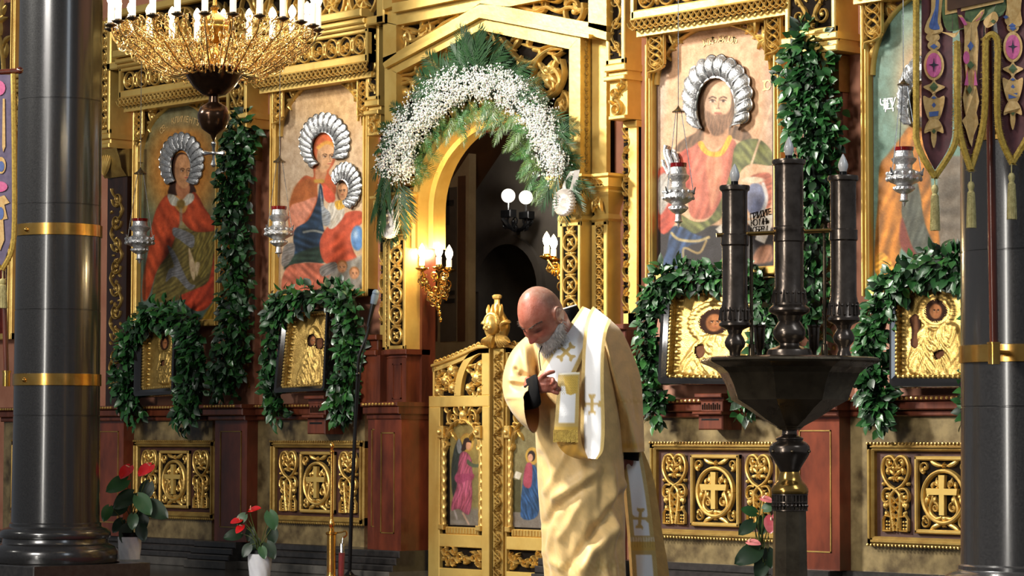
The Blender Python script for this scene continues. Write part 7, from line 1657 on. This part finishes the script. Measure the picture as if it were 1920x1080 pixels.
# right arm (camera left) bent across the body, left arm hanging
sh, el, wr = P(1018, 650, PZ), P(976, 726, PZ-.03), P(1010, 723, PZ-.235)
b.tube(np.array([P(1050, 640, PZ+.03), sh, sh*.5+el*.5, el]), [.07, .056, .05, .042], 14); b.tube(np.array([el, el*.5+wr*.5, wr]), [.042, .038, .026], 14)
sl, ell_, wl_ = P(1128, 646, PZ+.06), P(1168, 755, PZ+.09), P(1178, 850, PZ+.16)
b.tube(np.array([P(1098, 644, PZ+.05), sl, sl*.5+ell_*.5, ell_]), [.06, .046, .044, .040], 14); b.tube(np.array([ell_, ell_*.5+wl_*.5, wl_]), [.042, .036, .026], 14)
def finger(pts, r): b.tube(spline(np.array(pts), 12), np.interp(np.linspace(0, 1, 12), [0, .4, .75, 1], [r*1.1, r, r*.95, r*.72]), 10); b.sphere(pts[-1], r*.78, 8, 6)
h = lambda x, y, d: P(x, y, PZ-.245-d)
pm = np.array([h(1004, 722, -.01), h(1014, 722, .0), h(1026, 721, .006), h(1035, 722, .002)])
for dy, rr_ in ((-7, .017), (0, .0185), (7, .0165)): b.tube(pm+YC*(-dy*s), [rr_*1.05, rr_*1.1, rr_*1.05, rr_*.9], 12)
finger([h(1012, 712, .01), h(1020, 703, .02), h(1029, 699, .024), h(1038, 697, .02)], .0095)
finger([h(1031, 712, .012), h(1036, 711, .026), h(1037, 716, .034), h(1034, 720, .030)], .0088)
finger([h(1034, 717, .010), h(1041, 718, .022), h(1042, 724, .030), h(1038, 727, .026)], .009)
finger([h(1035, 725, .008), h(1043, 727, .018), h(1049, 730, .014), h(1052, 731, .004)], .0086)
finger([h(1032, 732, .006), h(1041, 736, .014), h(1048, 738, .010), h(1053, 738, .0)], .0078)
h2 = lambda x, y, d: P(x, y, PZ+.16+d)
for dx in (-5, 0, 5): b.tube(np.array([h2(1176+dx*.6, 848, 0), h2(1177+dx, 866, 0), h2(1178+dx, 880, 0)]), [.014, .016, .014], 10)
for k in range(4): finger([h2(1172+k*4, 880, 0), h2(1172+k*4.4, 896-abs(k-1.4)*3, -.004), h2(1173+k*4, 906-abs(k-1.4)*4, .008), h2(1174+k*3.6, 912-abs(k-1.4)*5, .02)], .008)
finger([h2(1171, 860, -.008), h2(1166, 872, -.016), h2(1167, 884, -.02)], .009)
raw = b.build('raw', 'skin', None, world=False)
rm = raw.modifiers.new('r', 'REMESH'); rm.mode = 'VOXEL'; rm.voxel_size = .0034
smm = raw.modifiers.new('s', 'SMOOTH'); smm.iterations = 3; smm.factor = .4
dg = bpy.context.evaluated_depsgraph_get(); ev = raw.evaluated_get(dg); me = bpy.data.meshes.new_from_object(ev); bpy.data.objects.remove(raw)
v = np.empty(len(me.vertices)*3); me.vertices.foreach_get('co', v); v = v.reshape(-1, 3)
L = (v-HO) @ np.linalg.inv(HM).T
x, y, z = L[:, 0], L[:, 1], L[:, 2]; ax_ = np.abs(x)
col = np.ones((len(v), 3))*np.array((168, 106, 84)); mixc = lambda m_, c: col.__iadd__((np.array(c)-col)*np.clip(m_, 0, 1)[:, None])
inh = (np.abs(x) < .11) & (np.abs(y) < .15) & (z > -.16) & (z < .15)
mixc(inh*sm(z, .02, .07)*sm(y, -.02, .04), (186, 116, 96)); mixc(inh*.75*(1-sm(y, -.02, .03))*(z > -.06), (150, 124, 110))
mixc(inh*.8*g1(z, -.028, .016)*g1(ax_, 0, .018)*(y > .08), (182, 88, 78)); mixc(inh*.5*g1(z, -.02, .02)*g1(ax_, .042, .02)*(y > .03), (190, 104, 88))
mixc(inh*.75*g1(z, .004, .010)*g1(ax_, .032, .018)*(y > .05), (112, 66, 54)); mixc(inh*.9*g1(z, -.002, .0022)*g1(ax_, .032, .013)*(y > .05), (52, 30, 26))
mixc(inh*.55*sm(-z, .036, .06)*(y > .0)*(y < .12), (158, 136, 128)); mixc(inh*.9*g1(z, -.0625, .005)*g1(ax_, 0, .02)*(y > .06), (140, 70, 64)); mixc((~inh)*1., (158, 96, 78))
c_ = np.where(col/255 <= .04045, col/255/12.92, ((col/255+.055)/1.055)**2.4)
at = me.color_attributes.new('Col', 'FLOAT_COLOR', 'POINT'); c4 = np.ones((len(v), 4), np.float32); c4[:, :3] = c_; at.data.foreach_set('color', c4.ravel())
v2 = v-base_of(pr); me.vertices.foreach_set('co', v2.ravel()); me.polygons.foreach_set('use_smooth', [True]*len(me.polygons)); me.materials.clear(); me.materials.append(M('skin')); me.update()
bo = bpy.data.objects.new('body', me); COL.objects.link(bo); bo.parent = pr
# beard, brows
rs = np.random.RandomState(9)
th_ = np.linspace(.9, PI-.05, 60)[:, None]; ph_ = np.linspace(-.55, PI+.55, 90)[None, :]
D = np.stack([np.sin(th_)*np.cos(ph_), np.sin(th_)*np.sin(ph_), np.cos(th_)+0*ph_], -1); Hs = head_shape(D); X_, Y_, Z_ = Hs[..., 0], Hs[..., 1], Hs[..., 2]
fr_ = sm(Y_, .01, .075); a_ = .026+.040*fr_; jaw = sm(-Z_, a_, a_+.022)*sm(Y_, -.024, .0); lip = g1(Z_, -.063, .006)*g1(np.abs(X_), 0, .021)
mk = np.clip(jaw*(1-lip*1.2), 0, 1); thick = mk*(.008+.018*sm(-Z_, .06, .11)+.014*sm(Y_, .03, .09)*sm(-Z_, .06, .09)) - (1-mk)*.006
nrm = Hs/np.linalg.norm(Hs, axis=-1, keepdims=True); nrm = nrm*.8+np.array([0, .10, -.35])*mk[..., None]
Bd = Hs+nrm*(thick+.0035*mk*rs.rand(*mk.shape))[..., None]
b = MB(); b.add(hw(Bd).reshape(-1, 3), [])
for i in range(59):
    for j in range(89):
        if max(mk[i, j], mk[i+1, j], mk[i, j+1], mk[i+1, j+1]) > .12: a = i*90+j; b.f.append((a, a+1, a+91, a+90))
bd = b.build('beard', 'beard', pr, smooth=180)
b = MB()
for _ in range(2600):
    i, j = rs.randint(60), rs.randint(90)
    if mk[i, j] < .08: continue
    p0 = Bd[i, j]; dr = nrm[i, j]*.7+np.array([0, .15, -.8])+rs.randn(3)*.3; l = rs.uniform(.008, .024); b.tube(hw([p0-dr*.004, p0+dr*l*.6, p0+dr*l+np.array([0, -.002, 0])]), [.0009, .0008, .0002], 3, False)
b.build('beard_strands', 'beard', bd, smooth=180)
for e in (-1, 1):
    b = MB()
    for k in range(26):
        u = k/25; p0 = head_shape(np.array([e*(.12+.52*u)*1.0, .85-.25*u, .20+.06*math.sin(u*2.4)])/np.linalg.norm([e*(.12+.52*u), .85-.25*u, .2+.06*math.sin(u*2.4)])); dr = np.array([e*.7, .35, -.15+.3*(1-u)])+rs.randn(3)*.2; b.tube(hw([p0, p0+dr*.010]), [.0016, .0004], 4)
    b.build('eyebrow', 'brow', pr)
# cassock collar and cuffs
def sect(rows, n=40, closed=True):
    """loft: each row = (outer px, inner px, depth, half thickness, skew)"""
    out = []
    for (O, I, dz, hh, sk) in rows:
        o3, i3 = P(O[0], O[1], PZ+dz), P(I[0], I[1], PZ+dz); c = (o3+i3)/2; a3 = (o3-i3)/2
        out.append([c+a3*math.cos(t)+(-TC*hh+XC*sk*s)*math.sin(t) for t in np.linspace(0, 2*PI, n+1)[:-1]])
    return np.array(out)
def resamp(rows, n):
    A = np.array([[*O, *I, dz, hh, sk] for O, I, dz, hh, sk in rows]); B_ = spline(A, n); return [((r[0], r[1]), (r[2], r[3]), r[4], r[5], r[6]) for r in B_]
b = MB(); b.grid(sect(resamp([((1110, 650), (1020, 655), .03, .12, 0), ((1100, 620), (1028, 628), .03, .10, 0), ((1092, 596), (1034, 606), .03, .085, 0), ((1084, 576), (1040, 588), .03, .075, 0), ((1080, 573), (1044, 584), .03, .068, 0)], 16)), False, True); co_ = b.build('cassock_collar', 'cassock_black', pr, smooth=60)
b = MB(); b.tube(np.vstack([sect([((1081, 572), (1043, 583), .03, .071, 0)])[0]]*1), .0025, 6); b.build('white_collar_edge', 'candle_white', co_)
b = MB(); b.grid(sect(resamp([((975, 770), (975, 716), -.10, .05, 0), ((994, 768), (992, 708), -.18, .05, 0), ((1008, 764), (1000, 703), -.225, .045, 0), ((1015, 756), (1006, 702), -.235, .040, 0), ((1012, 750), (1006, 708), -.225, .032, 0)], 16)), False, True); b.build('cassock_cuff', 'cassock_black', pr, smooth=60)
b = MB(); b.grid(sect([((1200, 800), (1154, 800), .10, .06, 0), ((1198, 864), (1160, 858), .12, .05, 0), ((1190, 858), (1166, 856), .12, .03, 0)]), False, True); b.build('cassock_cuff', 'cassock_black', pr, smooth=60)
# robe
CREAM, GOLDT, WHITE, EMB = (220, 184, 120), (200, 158, 78), (240, 240, 240), (196, 166, 98)
def bro(p, amp=1.0):
    """woven brocade: pale leaf figures on the gold ground"""
    rs_ = np.random.RandomState(4)
    xs_, ys_ = p.X, p.Y
    f = np.sin(xs_/7.3+1.2*np.sin(ys_/11))*np.sin(ys_/8.1+1.4*np.sin(xs_/9.2)); p.C *= (1+.03*amp*np.clip(f*2, -1, 1))[..., None]; p.C *= (1+.015*rs_.randn(*xs_.shape))[..., None]
def cloth(name, pts, mtl='cloth', draw=None, base=CREAM, closed=True, par=None, tk=.0):
    pts = np.asarray(pts); px = proj(pts.reshape(-1, 3)).reshape(pts.shape[0], pts.shape[1], 2); p = Paint(px[..., 0], px[..., 1], base)
    if draw: draw(p)
    b = MB(); b.grid(pts, False, closed); col = p.out(0).reshape(-1, 3)
    if tk:
        q = pts-TC*tk; b.grid(q, False, closed); col = np.vstack([col, col*.9])
    return b.build(name, mtl, par or pr, smooth=180, col=col)
rows = [((1110, 586), (1056, 592), .05, .072, 0), ((1122, 598), (1044, 606), .045, .095, 0), ((1138, 614), (1022, 622), .03, .125, 0), ((1147, 640), (1004, 646), .01, .15, 0), ((1152, 680), (1000, 686), 0, .165, 0), ((1160, 740), (1001, 742), 0, .175, 0), ((1166, 800), (1003, 800), 0, .18, 0), ((1168, 860), (1006, 860), 0, .185, 0), ((1170, 920), (1010, 920), 0, .19, 0), ((1171, 980), (1015, 980), 0, .195, 0), ((1172, 1040), (1019, 1040), 0, .2, 0), ((1174, 1100), (1022, 1100), 0, .21, 0), ((1180, 1200), (1020, 1200), .0, .23, 0), ((1186, 1300), (1016, 1300), .01, .25, 0), ((1187, 1306), (1017, 1306), .01, .25, 0)]
R_ = sect(resamp(rows, 170), 150)
folds = [((1168, 925), (1108, 1010), 12, -.034), ((1172, 905), (1120, 980), 10, .02), ((1150, 985), (1085, 1070), 13, .028), ((1108, 1010), (1060, 1075), 9, -.016), ((1120, 880), (1040, 935), 9, .016), ((1110, 905), (1040, 955), 7, -.014), ((1060, 850), (1022, 925), 7, .012), ((1046, 945), (1022, 985), 7, -.016), ((1040, 985), (1024, 1040), 7, .012), ((1090, 940), (1050, 1010), 8, .012), ((1130, 880), (1128, 960), 7, -.01), ((1150, 880), (1152, 1080), 7, .012), ((1162, 1010), (1145, 1080), 8, -.014), ((1030, 1050), (1100, 1095), 9, .012),
         ((1012, 650), (1018, 700), 5, .012), ((1022, 645), (1028, 700), 4, -.012), ((1036, 655), (1034, 705), 4, .010), ((1046, 660), (1040, 700), 3, -.008), ((1010, 850), (1030, 900), 8, -.012), ((1100, 1060), (1060, 1200), 12, .02), ((1140, 1080), (1120, 1280), 12, .02), ((1060, 1100), (1050, 1290), 12, -.015)]
def fold(G, F_, inward=None):
    px = proj(G.reshape(-1, 3)).reshape(G.shape[0], G.shape[1], 2); c = G.mean(1, keepdims=True); n_ = G-c; n_[..., 2] *= .3; n_ /= np.linalg.norm(n_, axis=-1, keepdims=True)+1e-9
    facing = sm((n_ @ TC), -.1, .35); tot = np.zeros(px.shape[:2])
    for (a, e, wd, am) in F_:
        dx, dy = e[0]-a[0], e[1]-a[1]; l2 = dx*dx+dy*dy; t = ((px[..., 0]-a[0])*dx+(px[..., 1]-a[1])*dy)/l2; tc_ = np.clip(t, 0, 1)
        dd = np.hypot(px[..., 0]-a[0]-tc_*dx, px[..., 1]-a[1]-tc_*dy); tot += am*np.exp(-(dd/wd)**2)*np.exp(-np.maximum(0, np.abs(t-.5)-.4)**2*30)
    return G + n_*(tot*facing)[..., None]
R_ = fold(R_, folds)
ang = np.linspace(0, 2*PI, 151)[:-1]; zz = np.linspace(0, 1, 170)[:, None]
c = R_.mean(1, keepdims=True); n_ = R_-c; n_[..., 2] = 0; R_ = R_ + n_*((.035*np.sin(ang*9+zz*5)+.02*np.sin(ang*17-zz*7))*sm(zz, .2, 1))[..., None]
def paint_robe(p):
    bro(p); Y = p.Y; p.mix(np.clip(1-np.abs(Y-1062)/14, 0, 1)*.5, (206, 170, 96)); p.mix((np.sin(p.X/2.2)*np.sin(Y/2.2) > .3)*(np.abs(Y-1062) < 13)*.4, (240, 214, 150))
    p.mix(np.clip((Y-1270)/10, 0, 1)*.6, GOLDT)
robe = cloth('robe', R_, draw=paint_robe)
# sleeves
S1 = sect(resamp([((1024, 610), (1010, 700), 0, .09, 0), ((986, 631), (1012, 710), 0, .092, 0), ((958, 661), (1014, 718), -.03, .09, 0), ((944, 699), (1010, 718), -.06, .088, 0), ((943, 735), (1002, 716), -.10, .082, 0), ((955, 765), (996, 717), -.135, .078, 4), ((976, 792), (993, 719), -.17, .072, 8), ((1001, 812), (993, 722), -.205, .062, 14)], 90), 90)
S1 = fold(S1, [((985, 650), (992, 712), 6, .014), ((975, 700), (1000, 712), 5, -.018), ((955, 712), (985, 716), 5, .012), ((962, 720), (990, 730), 5, -.014), ((965, 690), (978, 706), 4, -.014), ((1000, 640), (1008, 700), 5, -.012), ((950, 745), (990, 745), 5, .008)])
def paint_sleeve(p):
    bro(p); p.mix(np.clip(1-np.abs((p.X-996)*.95+(p.Y-790)*.12)/4, 0, 1)*(p.Y > 715)*.6, GOLDT)
cloth('right_sleeve', S1, draw=paint_sleeve)
cc_ = S1.mean(1, keepdims=True); cloth('sleeve_lining', (S1+(cc_-S1)*.05)[45:], base=(168, 98, 34))
W2 = spline(np.array([(1100, 606, 1120, 600, 1140, 596, .02), (1120, 650, 1138, 640, 1166, 622, .01), (1133, 700, 1150, 690, 1188, 668, .01), (1142, 742, 1164, 735, 1202, 713, .01), (1146, 790, 1181, 788, 1206, 780, .02), (1148, 848, 1195, 848, 1208, 846, .03)]), 80)
S2 = []
for a, c, e, f, g, k, dz in W2:
    q = [P(a, c, PZ+dz), P(a*.5+e*.5, c*.5+f*.5, PZ+dz-.075), P(e, f, PZ+dz-.115), P(e*.6+g*.4, f*.6+k*.4, PZ+dz-.03), P(g, k, PZ+dz+.11), P(g*.6+a*.4, k*.6+c*.4, PZ+dz+.13), P(a*.9+g*.1, c*.9+k*.1, PZ+dz+.09)]
    S2.append(spline(np.array(q), 90, True))
S2 = np.array(S2)
S2 = fold(S2, [((1150, 740), (1158, 830), 4, .008), ((1186, 700), (1198, 790), 6, -.010), ((1172, 760), (1176, 840), 4, -.006)])
def paint_s2(p):
    bro(p); p.mix(np.clip(1-np.abs(p.Y-752)/7, 0, 1)*.7, GOLDT); p.mix(np.clip(1-np.abs(p.Y-836)/9, 0, 1)*.85, (214, 166, 66)); p.mix((np.sin(p.X/2)*np.sin(p.Y/2) > .3)*(np.abs(p.Y-752) < 6)*.5, (240, 214, 150))
cloth('left_sleeve', S2, draw=paint_s2)
cc_ = S2.mean(1, keepdims=True); cloth('sleeve_lining', (S2+(cc_-S2)*.05)[40:], base=(120, 70, 24))
# stole
def strip(name, Lp, Rp, Zs, draw, n=90, m_=28, bulge=.012, base=WHITE, wave=0.0, tilt=0.0):
    Lq, Rq = spline(np.array(Lp, float), n), spline(np.array(Rp, float), n); Zq = np.interp(np.linspace(0, 1, n), np.linspace(0, 1, len(Zs)), Zs); u = np.linspace(0, 1, m_)
    G = np.array([[P(l[0]+(r[0]-l[0])*k, l[1]+(r[1]-l[1])*k, z_-tilt*k-bulge*math.sin(PI*k)-wave*math.sin(6*k+i*.05)) for k in u] for i, (l, r, z_) in enumerate(zip(Lq, Rq, Zq))])
    U = np.broadcast_to(u[None, :], (n, m_)); V = np.broadcast_to(np.linspace(0, 1, n)[:, None], (n, m_))
    return cloth(name, G, draw=lambda p: draw(p, U, V), base=base, closed=False, tk=.004)
def border(p, U, w_=.17, cl=True, cr_=True, col=EMB):
    m_ = np.zeros(U.shape)
    if cl: m_ = np.maximum(m_, np.clip((w_-U)/.03+.5, 0, 1))
    if cr_: m_ = np.maximum(m_, np.clip((U-1+w_)/.03+.5, 0, 1))
    p.mix(m_, col); p.mix(m_*(np.sin(p.Y*1.3)*np.sin(p.X*1.7) > .2)*.35, (228, 204, 140))
def crossm(p, cx, cy, r, rot=0.0, col=EMB):
    for k in range(4):
        a = rot+k*PI/2; c_, s_2 = math.cos(a), math.sin(a)
        q = [(0, -.16), (.55, -.14), (.78, -.36), (1.0, -.34), (.9, 0), (1.0, .34), (.78, .36), (.55, .14), (0, .16)]
        p.poly([(cx+r*(x*c_-y*s_2), cy+r*(x*s_2+y*c_)) for x, y in q], col, .9, smooth=False)
    p.ell(cx, cy, r*.22, r*.22, col, .3)
def dA(p, U, V): border(p, U, .13); crossm(p, 1061, 660, 20, .75)
strip('stole_across_chest', [(1092, 574), (1070, 606), (1046, 640), (1028, 668), (1010, 702), (1004, 716)], [(1128, 590), (1116, 616), (1104, 644), (1092, 672), (1076, 706), (1070, 720)], [10.93, 10.87, 10.82, 10.785, 10.76, 10.75], dA, bulge=.018, n=110, m_=44)
def dB(p, U, V): border(p, U, .15); crossm(p, 1110, 758, 19, 0)
strip('stole_over_shoulder', [(1112, 574), (1102, 592), (1096, 620), (1092, 660), (1090, 720), (1088, 790), (1089, 830), (1091, 848), (1096, 859)], [(1146, 600), (1144, 606), (1138, 622), (1133, 660), (1132, 720), (1134, 790), (1133, 826), (1130, 847), (1120, 861)], [10.93, 10.84, 10.77, 10.75, 10.74, 10.735, 10.73, 10.725, 10.72], dB, n=150, m_=36, bulge=.02, tilt=.06)
def dB2(p, U, V): p.C *= (1+.06*np.sin(p.X/3+p.Y/7))[..., None]
strip('stole_lining', [(1040, 820), (1048, 838), (1062, 852), (1082, 860), (1106, 863)], [(1086, 700), (1087, 760), (1088, 806), (1094, 840), (1112, 862)], [10.705, 10.70, 10.70, 10.705, 10.715], dB2, base=(206, 154, 62), n=60, m_=20, bulge=.02)
def dC(p, U, V):
    border(p, U, .16); Y = p.Y
    p.mix(np.clip((Y-792)/2, 0, 1), EMB); p.mix(np.clip((Y-799)/2, 0, 1)*(.75+.25*np.sin(p.X*1.6)), (206, 168, 62))
    q = [(1056, 706), (1084, 704), (1083, 736), (1070, 741), (1062, 738), (1058, 716)]; p.poly([(1046, 701), (1088, 698), (1088, 722), (1046, 724)], (196, 170, 104), 2, smooth=False); p.poly(q, (204, 170, 72), 1.5, smooth=False); p.mix((np.sin(p.X*1.5)*np.sin(p.Y*1.3) > .3)*(Y < 740)*(Y > 703)*.4, (150, 120, 50)); p.mix(np.clip(1-np.abs(Y-(701-.04*(p.X-1060)))/2.5, 0, 1), (250, 248, 236))
strip('stole_end', [(1047, 700), (1044, 740), (1041, 780), (1037, 828)], [(1087, 697), (1086, 740), (1085, 780), (1083, 826)], [10.70, 10.69, 10.685, 10.685], dC, n=90, m_=36, bulge=.008)
b = MB()
for i in range(34):
    x = 1038+45*i/33; b.tube(np.array([P(x, 806, 10.675), P(x+rs.uniform(-.5, .5), 829+rs.uniform(-1, 1.5), 10.672)]), [.0016, .0022], 4)
b.build('stole_fringe', 'fringe', pr)['kind'] = 'stuff'
def dD(p, U, V):
    border(p, U, .17); crossm(p, 1200, 972, 20, .08); Y = p.Y
    for y0, y1, c_ in ((1004, 1008, EMB), (1008, 1016, (222, 206, 170)), (1016, 1032, (206, 170, 84)), (1032, 1040, EMB)): p.mix(((Y > y0) & (Y < y1))*1., c_)
    p.mix((np.sin(p.X*1.3) > .2)*(Y > 1008)*(Y < 1028)*.5, (176, 140, 66))
strip('stole_back_end', [(1162, 845), (1172, 900), (1178, 960), (1184, 1040), (1188, 1120), (1192, 1230)], [(1202, 845), (1212, 900), (1221, 960), (1230, 1040), (1236, 1120), (1240, 1230)], [11.12, 11.10, 11.08, 11.06, 11.05, 11.05], dD, n=150, m_=36, bulge=.014, wave=.006)
def dE(p, U, V): bro(p)
strip('robe_back_panel', [(1150, 800), (1165, 900), (1176, 1000), (1182, 1100), (1190, 1290)], [(1205, 842), (1226, 900), (1242, 1000), (1256, 1090), (1272, 1290)], [11.14, 11.2, 11.22, 11.22, 11.2], dE, base=(196, 156, 88), n=80, m_=24, bulge=.03)
# shoes, ring and lapel cord
b = MB()
for dx in (-.09, .09):
    c2 = P(1096, 1290, PZ+.06)+XC*dx; q = np.array([c2-TC*.08, c2+TC*.0, c2+TC*.10, c2+TC*.19]); q[:, 2] = [-.205, -.20, -.212, -.222]; b.tube(q, [.042, .047, .045, .026], 14)
b.build('shoes', 'cassock_black', pr, smooth=60)
b = MB(); a = np.linspace(0, 2*PI, 17); c_ = h(1044, 727.5, .017); b.tube(np.array([c_+YC*.0098*math.cos(t)+TC*.0098*math.sin(t) for t in a]), .0016, 6); b.build('ring', 'silver_plain', pr)
b = MB(); b.tube(spline([P(1018, 645, 10.765), P(1011, 662, 10.755), P(1012, 680, 10.75), P(1014, 695, 10.75)], 12), .0022, 5); b.build('neck_cord', 'cassock_black', pr)
